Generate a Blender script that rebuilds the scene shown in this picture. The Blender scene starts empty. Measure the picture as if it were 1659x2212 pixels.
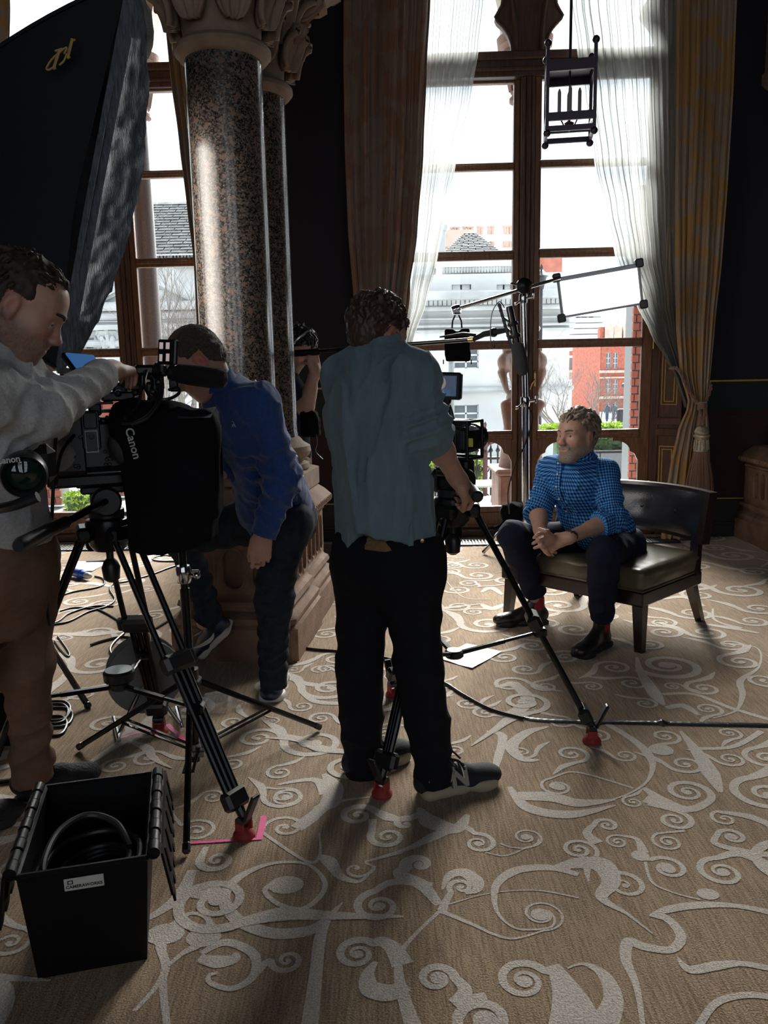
import bpy, bmesh, math, random
import numpy as np
from mathutils import Vector, Matrix
random.seed(7)
rng = np.random.default_rng(7)
scn = bpy.context.scene
COL = scn.collection
rad = math.radians
# camera
FPX, CW, CH = 1750.0, 1659.0, 2212.0
PITCH, ROLL, CAM_H = rad(9.75), rad(-1.134), 1.40
_f = Vector((0, math.cos(PITCH), -math.sin(PITCH)))
_u0 = Vector((0, math.sin(PITCH), math.cos(PITCH)))
_r0 = Vector((1, 0, 0))
_r = math.cos(ROLL) * _r0 + math.sin(ROLL) * _u0
_u = -math.sin(ROLL) * _r0 + math.cos(ROLL) * _u0
CAM = Vector((0, 0, CAM_H))
cam_data = bpy.data.cameras.new('camera')
cam = bpy.data.objects.new('camera', cam_data)
COL.objects.link(cam)
cam.matrix_world = Matrix(((_r.x, _u.x, -_f.x, 0), (_r.y, _u.y, -_f.y, 0), (_r.z, _u.z, -_f.z, CAM_H), (0, 0, 0, 1)))
cam_data.sensor_fit = 'VERTICAL'
cam_data.sensor_height = 36.0
cam_data.lens = 36.0 * FPX / CH
cam_data.clip_start = 0.02
cam_data.clip_end = 500
scn.camera = cam
# light
world = bpy.data.worlds.new('overcast_sky')
scn.world = world
world.use_nodes = True
wn = world.node_tree
wn.nodes.clear()
wo = wn.nodes.new('ShaderNodeOutputWorld')
wb = wn.nodes.new('ShaderNodeBackground')
wb.inputs['Color'].default_value = (0.84, 0.92, 1.0, 1)
wb.inputs['Strength'].default_value = 1.9
wn.links.new(wb.outputs[0], wo.inputs[0])
sun_d = bpy.data.lights.new('hazy_sun', 'SUN')
sun_d.energy = 33.0
sun_d.angle = rad(44)
sun_d.color = (1.0, 0.965, 0.91)
sun = bpy.data.objects.new('hazy_sun', sun_d)
COL.objects.link(sun)
SUN_AZ, SUN_EL = rad(12), rad(37)          # sun stands beyond the windows, a little to the right
_sd = Vector((math.sin(SUN_AZ) * math.cos(SUN_EL), math.cos(SUN_AZ) * math.cos(SUN_EL), math.sin(SUN_EL)))
sun.rotation_euler = _sd.to_track_quat('Z', 'Y').to_euler()
sun.location = _sd * 60
scn.view_settings.view_transform = 'Standard'
scn.view_settings.look = 'None'
scn.view_settings.exposure = 0.15
scn.view_settings.gamma = 1.0
scn.view_settings.use_curve_mapping = False
scn.cycles.max_bounces = 8
scn.cycles.transparent_max_bounces = 24
scn.cycles.sample_clamp_indirect = 6.0
scn.cycles.caustics_reflective = False
scn.cycles.caustics_refractive = False
def portal(name, M, w, h):
 d = bpy.data.lights.new(name, 'AREA'); d.shape = 'RECTANGLE'; d.size = w; d.size_y = h; d.cycles.is_portal = True
 o = bpy.data.objects.new(name, d); COL.objects.link(o); o.matrix_world = M
# places
def ray(px, py):
 return _f * FPX + _r * (px - CW / 2) - _u * (py - CH / 2)
def at(px, py, Y):
 d = ray(px, py)
 return CAM + d * (Y / d.y)
def fl(px, py, z=0.0):
 d = ray(px, py)
 return CAM + d * ((z - CAM_H) / d.z)
WYAW = rad(-1.8)
WU = Vector((math.cos(WYAW), math.sin(WYAW), 0))      # along the window wall
WN = Vector((math.sin(WYAW), -math.cos(WYAW), 0))     # out of the wall into the room
WO = Vector((-0.002, 6.870, 0))
def wl(u, z, off=0.0):
 return WO + WU * u + WN * off + Vector((0, 0, z))
# materials
MATS = {}
def _nt(name):
 m = bpy.data.materials.new(name)
 m.use_nodes = True
 nt = m.node_tree
 b = nt.nodes['Principled BSDF']
 return m, nt, b
def mat(name, col, rough=0.6, metal=0.0, spec=0.5, noise=0.0, nscale=20.0, bump=0.0, bscale=60.0, stretch=(1, 1, 1), sheen=0.0, coat=0.0, attr=None, emit=None, estr=0.0, ns2=None):
 if name in MATS:
  return MATS[name]
 m, nt, b = _nt(name)
 L = nt.links.new
 b.inputs['Base Color'].default_value = (*col, 1)
 b.inputs['Roughness'].default_value = rough
 b.inputs['Metallic'].default_value = metal
 b.inputs['Specular IOR Level'].default_value = spec
 b.inputs['Sheen Weight'].default_value = sheen
 b.inputs['Coat Weight'].default_value = coat
 src = None
 if attr:
  a = nt.nodes.new('ShaderNodeAttribute'); a.attribute_name = attr
  src = a.outputs['Color']
 if noise or bump:
  tc = nt.nodes.new('ShaderNodeTexCoord')
  mp = nt.nodes.new('ShaderNodeMapping'); mp.inputs['Scale'].default_value = stretch
  L(tc.outputs['Object'], mp.inputs['Vector'])
 if noise:
  n = nt.nodes.new('ShaderNodeTexNoise'); n.inputs['Scale'].default_value = nscale; n.inputs['Detail'].default_value = 5
  L(mp.outputs[0], n.inputs['Vector'])
  mr = nt.nodes.new('ShaderNodeMapRange')
  mr.inputs['From Min'].default_value = 0.3; mr.inputs['From Max'].default_value = 0.7
  mr.inputs['To Min'].default_value = 1 - noise; mr.inputs['To Max'].default_value = 1 + noise
  L(n.outputs['Fac'], mr.inputs['Value'])
  mx = nt.nodes.new('ShaderNodeVectorMath'); mx.operation = 'SCALE'
  if src is not None:
   L(src, mx.inputs[0])
  else:
   mx.inputs[0].default_value = col
  L(mr.outputs[0], mx.inputs['Scale'])
  src = mx.outputs[0]
 if src is not None:
  L(src, b.inputs['Base Color'])
 if bump:
  n2 = nt.nodes.new('ShaderNodeTexNoise'); n2.inputs['Scale'].default_value = bscale; n2.inputs['Detail'].default_value = 4
  L(mp.outputs[0], n2.inputs['Vector'])
  bp = nt.nodes.new('ShaderNodeBump'); bp.inputs['Strength'].default_value = bump; bp.inputs['Distance'].default_value = 0.01
  L(n2.outputs['Fac'], bp.inputs['Height']); L(bp.outputs[0], b.inputs['Normal'])
 if emit:
  b.inputs['Emission Color'].default_value = (*emit, 1); b.inputs['Emission Strength'].default_value = estr
 MATS[name] = m
 return m
# object bookkeeping
ORG = {}
def link(o):
 COL.objects.link(o); return o
def thing(name, label, cat, loc=(0, 0, 0), group=None):
 o = bpy.data.objects.new(name, None); link(o)
 o.empty_display_size = 0.05
 o.location = loc
 o['label'] = label; o['category'] = cat
 if group: o['group'] = group
 ORG[o.name] = Vector(loc)
 return o
def tag(o, label, cat, group=None, kind=None):
 o['label'] = label; o['category'] = cat
 if group: o['group'] = group
 if kind: o['kind'] = kind
 return o
def from_mesh(name, me, parent=None, kind=None, label=None, origin=None):
 """mesh vertices are in world space; the object is placed at its parent's origin (or its own base)"""
 o = bpy.data.objects.new(name, me); link(o)
 if parent is not None:
  org = ORG[parent.name]
  o.parent = parent
  if org.length > 0: me.transform(Matrix.Translation(-org))
  ORG[o.name] = org
 else:
  if origin is None:
   n = len(me.vertices)
   co = np.empty(n * 3, np.float32); me.vertices.foreach_get('co', co); co = co.reshape(-1, 3)
   lo, hi = co.min(0), co.max(0)
   origin = Vector(((lo[0] + hi[0]) / 2, (lo[1] + hi[1]) / 2, lo[2]))
  origin = Vector(origin)
  me.transform(Matrix.Translation(-origin))
  o.location = origin
  ORG[o.name] = origin
 if kind: o['kind'] = kind
 if label: o['label'] = label
 return o
def raw_mesh(name, verts, faces, m=None, smooth=True, angle=None):
 me = bpy.data.meshes.new(name)
 me.from_pydata([tuple(v) for v in verts], [], faces)
 if m: me.materials.append(m)
 if smooth:
  me.polygons.foreach_set('use_smooth', [True] * len(me.polygons))
  if angle: me.set_sharp_from_angle(angle=rad(angle))
 me.update()
 return me
def frame(d, up=(0, 0, 1)):
 """matrix whose Z looks along d"""
 z = Vector(d).normalized(); u = Vector(up)
 if abs(z.dot(u.normalized())) > 0.98: u = Vector((0, 1, 0)) if abs(z.y) < 0.9 else Vector((1, 0, 0))
 x = u.cross(z).normalized(); y = z.cross(x)
 return Matrix((x, y, z)).transposed()
def catmull(P, n=8, closed=False):
 P = [Vector(p) if not isinstance(p, Vector) else p for p in P]
 out = []
 N = len(P)
 rngN = N if closed else N - 1
 for i in range(rngN):
  if closed:
   p0, p1, p2, p3 = P[(i - 1) % N], P[i], P[(i + 1) % N], P[(i + 2) % N]
  else:
   p0, p1, p2, p3 = P[max(i - 1, 0)], P[i], P[i + 1], P[min(i + 2, N - 1)]
  for k in range(n):
   t = k / n
   out.append(0.5 * ((2 * p1) + (p2 - p0) * t + (2 * p0 - 5 * p1 + 4 * p2 - p3) * t * t + (3 * p1 - p0 - 3 * p2 + p3) * t ** 3))
 if not closed: out.append(P[-1].copy())
 return out
class MB:
 """collects shapes in world space, then links them as one mesh object"""
 def __init__(s):
  s.v = []; s.f = []
 def add(s, vs, fs):
  n = len(s.v)
  s.v.extend([Vector(v) for v in vs]); s.f.extend([tuple(i + n for i in f) for f in fs])
  return s
 def bm(s, bm, M=None):
  bm.verts.index_update()
  s.add([(M @ v.co if M is not None else v.co) for v in bm.verts], [[v.index for v in f.verts] for f in bm.faces])
  bm.free(); return s
 def box(s, c, size, rot=None, bev=0.0, seg=1, yaw=None):
  bm = bmesh.new(); bmesh.ops.create_cube(bm, size=1)
  for v in bm.verts: v.co = Vector((v.co.x * size[0], v.co.y * size[1], v.co.z * size[2]))
  if bev > 0:
   bmesh.ops.bevel(bm, geom=list(bm.edges), offset=min(bev, min(size) * 0.49), segments=seg, affect='EDGES', profile=0.5)
  R = Matrix.Identity(4)
  if yaw is not None: R = Matrix.Rotation(yaw, 4, 'Z')
  elif rot is not None: R = (rot if isinstance(rot, Matrix) else Matrix(rot)).to_4x4()
  return s.bm(bm, Matrix.Translation(Vector(c)) @ R)
 def bar(s, a, b, w, h=None, bev=0.0, up=(0, 0, 1)):
  a = Vector(a); b = Vector(b); h = h or w
  return s.box((a + b) / 2, (w, h, (b - a).length), rot=frame(b - a, up), bev=bev)
 def tube(s, P, r, n=8, caps=True, closed=False):
  P = [Vector(p) for p in P]; N = len(P)
  R = r if hasattr(r, '__len__') else [r] * N
  vs = []; fs = []
  prev = None
  for i in range(N):
   if closed: t = P[(i + 1) % N] - P[i - 1]
   else: t = P[min(i + 1, N - 1)] - P[max(i - 1, 0)]
   if t.length < 1e-9: t = Vector((0, 0, 1))
   t.normalize()
   if prev is None:
    x = frame(t).col[0].copy()
   else:
    x = prev - t * prev.dot(t)
    if x.length < 1e-6: x = frame(t).col[0].copy()
    x.normalize()
   prev = x; y = t.cross(x)
   for k in range(n):
    a = 2 * math.pi * k / n
    vs.append(P[i] + (x * math.cos(a) + y * math.sin(a)) * R[i])
  M = N if closed else N - 1
  for i in range(M):
   for k in range(n):
    fs.append((i * n + k, i * n + (k + 1) % n, ((i + 1) % N) * n + (k + 1) % n, ((i + 1) % N) * n + k))
  if caps and not closed:
   fs.append(tuple(range(n - 1, -1, -1))); fs.append(tuple((N - 1) * n + k for k in range(n)))
  return s.add(vs, fs)
 def cyl(s, a, b, r, r2=None, n=16):
  return s.tube([a, b], [r, r if r2 is None else r2], n)
 def lathe(s, prof, base=(0, 0, 0), axis=(0, 0, 1), n=24, caps=True):
  """prof: list of (radius, height along axis)"""
  M = frame(axis); base = Vector(base); vs = []; fs = []
  N = len(prof)
  for (r, h) in prof:
   for k in range(n):
    a = 2 * math.pi * k / n
    vs.append(base + M @ Vector((r * math.cos(a), r * math.sin(a), h)))
  for i in range(N - 1):
   for k in range(n):
    fs.append((i * n + k, i * n + (k + 1) % n, (i + 1) * n + (k + 1) % n, (i + 1) * n + k))
  if caps:
   fs.append(tuple(range(n - 1, -1, -1))); fs.append(tuple((N - 1) * n + k for k in range(n)))
  return s.add(vs, fs)
 def ball(s, c, r, n=12, rot=None):
  bm = bmesh.new(); bmesh.ops.create_uvsphere(bm, u_segments=n, v_segments=max(6, n * 2 // 3), radius=1)
  r = r if hasattr(r, '__len__') else (r, r, r)
  R = (rot.to_4x4() if rot is not None else Matrix.Identity(4))
  return s.bm(bm, Matrix.Translation(Vector(c)) @ R @ Matrix.Diagonal((*r, 1)))
 def loft(s, rings, caps=True, closed=True):
  n = len(rings[0]); vs = [p for r in rings for p in r]; fs = []
  for i in range(len(rings) - 1):
   for k in range(n if closed else n - 1):
    fs.append((i * n + k, i * n + (k + 1) % n, (i + 1) * n + (k + 1) % n, (i + 1) * n + k))
  if caps and closed:
   fs.append(tuple(range(n - 1, -1, -1))); fs.append(tuple((len(rings) - 1) * n + k for k in range(n)))
  return s.add(vs, fs)
 def prism(s, poly, M, depth):
  """poly: 2-D outline placed by matrix M (x,y in plane, z out), extruded by depth along z"""
  n = len(poly)
  vs = [M @ Vector((p[0], p[1], 0)) for p in poly] + [M @ Vector((p[0], p[1], depth)) for p in poly]
  fs = [tuple(range(n - 1, -1, -1)), tuple(range(n, 2 * n))]
  fs += [(k, (k + 1) % n, n + (k + 1) % n, n + k) for k in range(n)]
  return s.add(vs, fs)
 def plate(s, outer, holes, M, depth, back=None, sides=True):
  """flat plate with holes; front at z=0, walls go back by depth; back = (depth of the recess floor) or None for open holes"""
  bm = bmesh.new()
  loops = [outer] + list(holes); es = []
  for lp in loops:
   vv = [bm.verts.new((p[0], p[1], 0)) for p in lp]
   es += [bm.edges.new((vv[i], vv[(i + 1) % len(vv)])) for i in range(len(vv))]
  bmesh.ops.triangle_fill(bm, use_beauty=True, use_dissolve=False, edges=es, normal=(0, 0, 1))
  s.bm(bm, M)
  for li, lp in enumerate(loops):
   if li == 0 and not sides: continue
   n = len(lp)
   d = depth if (li == 0 or back is None) else back
   vs = [M @ Vector((p[0], p[1], 0)) for p in lp] + [M @ Vector((p[0], p[1], -d)) for p in lp]
   s.add(vs, [(k, (k + 1) % n, n + (k + 1) % n, n + k) for k in range(n)])
   if li > 0 and back is not None: s.add(vs[n:], [tuple(range(n))])
  if back is None and depth > 0:
   bm = bmesh.new(); es = []
   for lp in loops:
    vv = [bm.verts.new((p[0], p[1], -depth)) for p in lp]
    es += [bm.edges.new((vv[i], vv[(i + 1) % len(vv)])) for i in range(len(vv))]
   bmesh.ops.triangle_fill(bm, use_beauty=True, use_dissolve=False, edges=es, normal=(0, 0, -1))
   s.bm(bm, M)
  return s
 def mesh(s, name, m, smooth=True, angle=35):
  me = raw_mesh(name, s.v, s.f, m, smooth, angle)
  return me
 def build(s, name, m, parent=None, smooth=True, angle=35, kind=None, label=None, origin=None, fix=True):
  me = s.mesh(name, m, smooth, angle)
  if fix:
   bm = bmesh.new(); bm.from_mesh(me); bmesh.ops.recalc_face_normals(bm, faces=bm.faces); bm.to_mesh(me); bm.free()
   if smooth and angle: me.set_sharp_from_angle(angle=rad(angle))
  return from_mesh(name, me, parent, kind, label, origin)
def dup(src, parent=None, loc=None, name=None):
 o = src.copy(); link(o)
 if parent is not None:
  o.parent = parent
 if loc is not None: o.location = loc
 ORG[o.name] = ORG.get(src.name, Vector())
 return o
def dup_tree(root, loc, rotz=None, label=None):
 r = dup(root, None, loc)
 if rotz is not None: r.rotation_euler.z = rotz
 if label: r['label'] = label
 for c in list(root.children):
  k = dup(c, r)
  for g in list(c.children): dup(g, k)
 return r
def wmat(off=0.0, u=0.0, z=0.0):
 """plane of the window wall: x along wall, y up, z into the room"""
 o = wl(u, z, off)
 return Matrix(((WU.x, 0, WN.x, o.x), (WU.y, 0, WN.y, o.y), (0, 1, 0, o.z), (0, 0, 0, 1)))
def text_mesh(name, body, size, M, m, parent, extrude=0.0005, label=None, bold=0.0, align='CENTER', shear=0.0):
 cu = bpy.data.curves.new(name, 'FONT'); cu.body = body; cu.size = size; cu.extrude = extrude; cu.offset = bold
 cu.align_x = align; cu.align_y = 'CENTER'; cu.resolution_u = 3; cu.shear = shear
 o = bpy.data.objects.new(name, cu); link(o)
 dg = bpy.context.evaluated_depsgraph_get(); dg.update()
 me = bpy.data.meshes.new_from_object(o.evaluated_get(dg))
 bpy.data.objects.remove(o); bpy.data.curves.remove(cu)
 me.transform(M); me.materials.clear(); me.materials.append(m); me.name = name
 return from_mesh(name, me, parent, label=label)
# soft-body modelling: a distance field and a surface net
_H3 = rng.random((32, 32, 32)).astype(np.float32)
def vnoise(x, y, z):
 xi = np.floor(x).astype(np.int32); yi = np.floor(y).astype(np.int32); zi = np.floor(z).astype(np.int32)
 fx = x - xi; fy = y - yi; fz = z - zi
 fx = fx * fx * (3 - 2 * fx); fy = fy * fy * (3 - 2 * fy); fz = fz * fz * (3 - 2 * fz)
 a = xi & 31; b = yi & 31; c = zi & 31; a1 = (a + 1) & 31; b1 = (b + 1) & 31; c1 = (c + 1) & 31
 def l(p, q, t): return p + (q - p) * t
 return l(l(l(_H3[a, b, c], _H3[a1, b, c], fx), l(_H3[a, b1, c], _H3[a1, b1, c], fx), fy),
             l(l(_H3[a, b, c1], _H3[a1, b, c1], fx), l(_H3[a, b1, c1], _H3[a1, b1, c1], fx), fy), fz) * 2 - 1
class SDF:
 def __init__(s, lo, hi, h):
  s.h = h; s.lo = np.array(lo, np.float32)
  s.n = np.ceil((np.array(hi) - s.lo) / h).astype(int) + 1
  s.g = np.full(s.n, 0.5, np.float32)
  s.ax = [s.lo[i] + h * np.arange(s.n[i], dtype=np.float32) for i in range(3)]
 def _win(s, lo, hi):
  a = np.clip(np.floor((np.array(lo) - s.lo) / s.h).astype(int), 0, s.n)
  b = np.clip(np.ceil((np.array(hi) - s.lo) / s.h).astype(int) + 1, 0, s.n)
  if (b <= a).any(): return None, None
  sl = tuple(slice(a[i], b[i]) for i in range(3))
  X, Y, Z = s.ax[0][sl[0]][:, None, None], s.ax[1][sl[1]][None, :, None], s.ax[2][sl[2]][None, None, :]
  return sl, (X, Y, Z)
 def _put(s, sl, d, k, sub):
  g = s.g[sl]
  if sub:
   if k > 0:
    h = np.maximum(k - np.abs(g + d), 0) / k
    s.g[sl] = np.maximum(g, -d) + h * h * k * 0.25
   else: s.g[sl] = np.maximum(g, -d)
  elif k > 0:
   h = np.maximum(k - np.abs(g - d), 0) / k
   s.g[sl] = np.minimum(g, d) - h * h * k * 0.25
  else: s.g[sl] = np.minimum(g, d)
 def cap(s, a, b, ra, rb=None, k=0.02, sub=False):
  """tapered capsule"""
  a = np.array(a, np.float32); b = np.array(b, np.float32); rb = ra if rb is None else rb
  m = max(ra, rb) + k + 3 * s.h
  sl, P = s._win(np.minimum(a, b) - m, np.maximum(a, b) + m)
  if sl is None: return s
  ab = b - a; L = float(ab @ ab) + 1e-12
  px, py, pz = P[0] - a[0], P[1] - a[1], P[2] - a[2]
  t = np.clip((px * ab[0] + py * ab[1] + pz * ab[2]) / L, 0, 1)
  d = np.sqrt((px - t * ab[0]) ** 2 + (py - t * ab[1]) ** 2 + (pz - t * ab[2]) ** 2) - (ra + (rb - ra) * t)
  s._put(sl, d, k, sub); return s
 def chain(s, pts, rs, k=0.015, k0=None):
  for i in range(len(pts) - 1): s.cap(pts[i], pts[i + 1], rs[i], rs[i + 1], k if i or k0 is None else k0)
  return s
 def ell(s, c, r, R=None, k=0.02, sub=False):
  c = np.array(c, np.float32); r = np.array(r, np.float32)
  R = np.eye(3) if R is None else np.array(R, np.float32)      # columns = local axes
  m = float(r.max()) + k + 3 * s.h
  ext = np.abs(R) @ r + k + 3 * s.h
  sl, P = s._win(c - ext, c + ext)
  if sl is None: return s
  p = [P[i] - c[i] for i in range(3)]
  q = [(p[0] * R[0, j] + p[1] * R[1, j] + p[2] * R[2, j]) for j in range(3)]
  k0 = np.sqrt((q[0] / r[0]) ** 2 + (q[1] / r[1]) ** 2 + (q[2] / r[2]) ** 2)
  k1 = np.sqrt((q[0] / r[0] ** 2) ** 2 + (q[1] / r[1] ** 2) ** 2 + (q[2] / r[2] ** 2) ** 2) + 1e-9
  d = k0 * (k0 - 1) / k1
  s._put(sl, d, k, sub); return s
 def box(s, c, r, R=None, rnd=0.01, k=0.01, sub=False):
  c = np.array(c, np.float32); r = np.array(r, np.float32) - rnd
  R = np.eye(3) if R is None else np.array(R, np.float32)
  ext = np.abs(R) @ (r + rnd) + k + 3 * s.h
  sl, P = s._win(c - ext, c + ext)
  if sl is None: return s
  p = [P[i] - c[i] for i in range(3)]
  q = [np.abs(p[0] * R[0, j] + p[1] * R[1, j] + p[2] * R[2, j]) - r[j] for j in range(3)]
  d = np.sqrt(np.maximum(q[0], 0) ** 2 + np.maximum(q[1], 0) ** 2 + np.maximum(q[2], 0) ** 2) + np.minimum(np.maximum(np.maximum(q[0], q[1]), q[2]), 0) - rnd
  s._put(sl, d, k, sub); return s
 def cut(s, p, n, lo=None, hi=None, k=0.0, r=None):
  """remove everything on the side n points to (optionally only inside a box)"""
  n = np.array(n, np.float32); n /= np.linalg.norm(n); p = np.array(p, np.float32)
  sl, P = s._win(s.lo if lo is None else lo, s.lo + s.n * s.h if hi is None else hi)
  if sl is None: return s
  d = (P[0] - p[0]) * n[0] + (P[1] - p[1]) * n[1] + (P[2] - p[2]) * n[2]
  if r is not None:                          # only within r of the axis through p
   q2 = (P[0] - p[0]) ** 2 + (P[1] - p[1]) ** 2 + (P[2] - p[2]) ** 2 - d * d
   d = np.minimum(d, r - np.sqrt(np.maximum(q2, 0)))
  s.g[sl] = np.maximum(s.g[sl], d); return s
 def relief(s, fn, band=0.03):
  """push the surface out by fn(x,y,z) (metres) near the surface only"""
  idx = np.nonzero(np.abs(s.g) < band)
  x, y, z = s.ax[0][idx[0]], s.ax[1][idx[1]], s.ax[2][idx[2]]
  s.g[idx] -= fn(x, y, z).astype(np.float32); return s
 def net(s, smooth=1):
  g = s.g; ins = g < 0
  c = np.zeros(np.array(g.shape) - 1, np.int8)
  for dx in (0, 1):
   for dy in (0, 1):
    for dz in (0, 1):
     c += ins[dx:g.shape[0] - 1 + dx, dy:g.shape[1] - 1 + dy, dz:g.shape[2] - 1 + dz]
  act = (c > 0) & (c < 8)
  ii = np.nonzero(act); n = len(ii[0])
  vid = np.full(c.shape, -1, np.int32); vid[ii] = np.arange(n)
  acc = np.zeros((n, 3), np.float32); cnt = np.zeros(n, np.float32)
  I = np.stack(ii, 1)
  cor = [(a, b, d) for a in (0, 1) for b in (0, 1) for d in (0, 1)]
  val = {q: g[I[:, 0] + q[0], I[:, 1] + q[1], I[:, 2] + q[2]] for q in cor}
  for q in cor:
   for axn in range(3):
    if q[axn]: continue
    q2 = list(q); q2[axn] = 1; q2 = tuple(q2)
    v0, v1 = val[q], val[q2]
    m = (v0 < 0) != (v1 < 0)
    t = np.where(m, v0 / np.where(np.abs(v0 - v1) < 1e-9, 1, v0 - v1), 0)
    p = np.tile(np.array(q, np.float32), (n, 1)); p[:, axn] += t
    acc[m] += p[m]; cnt[m] += 1
  V = s.lo + s.h * (I + acc / np.maximum(cnt, 1)[:, None])
  F = []
  for axn in range(3):
   o = [a for a in range(3) if a != axn]
   sl0 = [slice(None)] * 3; sl1 = [slice(None)] * 3
   sl0[axn] = slice(0, -1); sl1[axn] = slice(1, None)
   for a in o: sl0[a] = slice(1, -1); sl1[a] = slice(1, -1)
   a0, a1 = ins[tuple(sl0)], ins[tuple(sl1)]
   e = np.stack(np.nonzero(a0 != a1), 1)
   if not len(e): continue
   flip = a0[tuple(e.T)]
   e[:, o[0]] += 1; e[:, o[1]] += 1
   def cell(d0, d1):
    q = e.copy(); q[:, o[0]] -= d0; q[:, o[1]] -= d1
    return vid[q[:, 0], q[:, 1], q[:, 2]]
   quad = np.stack([cell(1, 1), cell(0, 1), cell(0, 0), cell(1, 0)], 1)
   if axn == 1: flip = ~flip
   quad[~flip] = quad[~flip][:, ::-1]
   F.append(quad)
  F = np.concatenate(F)
  F = F[(F >= 0).all(1)]
  for _ in range(smooth):
   nv = len(V); a2 = np.zeros((nv, 3)); c2 = np.zeros(nv)
   for k in range(4):
    i0 = F[:, k]; nb = V[F[:, (k + 1) % 4]] + V[F[:, (k + 3) % 4]]
    c2 += 2 * np.bincount(i0, minlength=nv)
    for j in range(3): a2[:, j] += np.bincount(i0, weights=nb[:, j], minlength=nv)
   V = V * 0.4 + (a2 / np.maximum(c2, 1)[:, None]) * 0.6
  return V, F
 def obj(s, name, m, parent=None, smooth=1, label=None, kind=None, color=None, uv=None, drop=None):
  V, F = s.net(smooth)
  if drop is not None:                       # keep only the faces whose vertices pass the test
   kp = drop(V); F = F[kp[F].all(1)]
   used = np.unique(F); mp = np.full(len(V), -1, np.int64); mp[used] = np.arange(len(used)); V = V[used]; F = mp[F]
  me = bpy.data.meshes.new(name)
  me.vertices.add(len(V)); me.vertices.foreach_set('co', V.astype(np.float32).ravel())
  me.loops.add(len(F) * 4); me.loops.foreach_set('vertex_index', F.astype(np.int32).ravel())
  me.polygons.add(len(F)); me.polygons.foreach_set('loop_start', np.arange(0, len(F) * 4, 4, dtype=np.int32))
  me.polygons.foreach_set('use_smooth', np.ones(len(F), bool))
  if color is not None:
   at_ = me.attributes.new('tint', 'FLOAT_COLOR', 'POINT')
   cc = np.ones((len(V), 4), np.float32); cc[:, :3] = color(V); at_.data.foreach_set('color', cc.ravel())
  if uv is not None:
   at_ = me.attributes.new('cloth', 'FLOAT_VECTOR', 'POINT'); at_.data.foreach_set('vector', uv(V).astype(np.float32).ravel())
  me.update(calc_edges=True); me.validate()
  if m: me.materials.append(m)
  return from_mesh(name, me, parent, kind, label)
# the room
m_navy = mat('navy_wall_paint', (0.018, 0.017, 0.024), 0.7, spec=0.2, bump=0.1, bscale=90)
m_green = mat('dark_green_dado', (0.012, 0.02, 0.02), 0.6, spec=0.25)
m_maroon = mat('maroon_panel', (0.035, 0.016, 0.018), 0.7, spec=0.2, noise=0.1, nscale=40)
m_gold = mat('gold_leaf_line', (0.62, 0.38, 0.10), 0.35, 0.6)
m_black = mat('black_skirting', (0.006, 0.006, 0.007), 0.5)
m_plaster = mat('dim_plaster', (0.07, 0.055, 0.045), 0.9)
m_wood = mat('window_oak', (0.17, 0.075, 0.032), 0.4, spec=0.4, noise=0.35, nscale=9, stretch=(6, 6, 0.7), bump=0.15, bscale=30)
m_woodd = mat('dark_window_oak', (0.085, 0.042, 0.025), 0.42, spec=0.4, noise=0.35, nscale=9, stretch=(6, 6, 0.7), bump=0.15, bscale=30)
m_stone = mat('sandstone', (0.225, 0.14, 0.098), 0.85, spec=0.2, noise=0.28, nscale=7, bump=0.35, bscale=70)
m_brass = mat('old_brass', (0.45, 0.30, 0.12), 0.35, 0.9)
m_grille = mat('steel_floor_grille', (0.25, 0.25, 0.25), 0.4, 0.7)
def glass_mat():
 m, nt, b = _nt('window_glass')
 nt.nodes.remove(b)
 out = nt.nodes['Material Output']
 tr = nt.nodes.new('ShaderNodeBsdfTransparent'); tr.inputs[0].default_value = (0.96, 0.98, 0.98, 1)
 gl = nt.nodes.new('ShaderNodeBsdfGlossy'); gl.inputs['Roughness'].default_value = 0.02
 fr = nt.nodes.new('ShaderNodeFresnel'); fr.inputs[0].default_value = 1.35
 mx = nt.nodes.new('ShaderNodeMixShader')
 nt.links.new(fr.outputs[0], mx.inputs[0]); nt.links.new(tr.outputs[0], mx.inputs[1]); nt.links.new(gl.outputs[0], mx.inputs[2])
 nt.links.new(mx.outputs[0], out.inputs[0])
 return m
m_glass = glass_mat()
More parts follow.
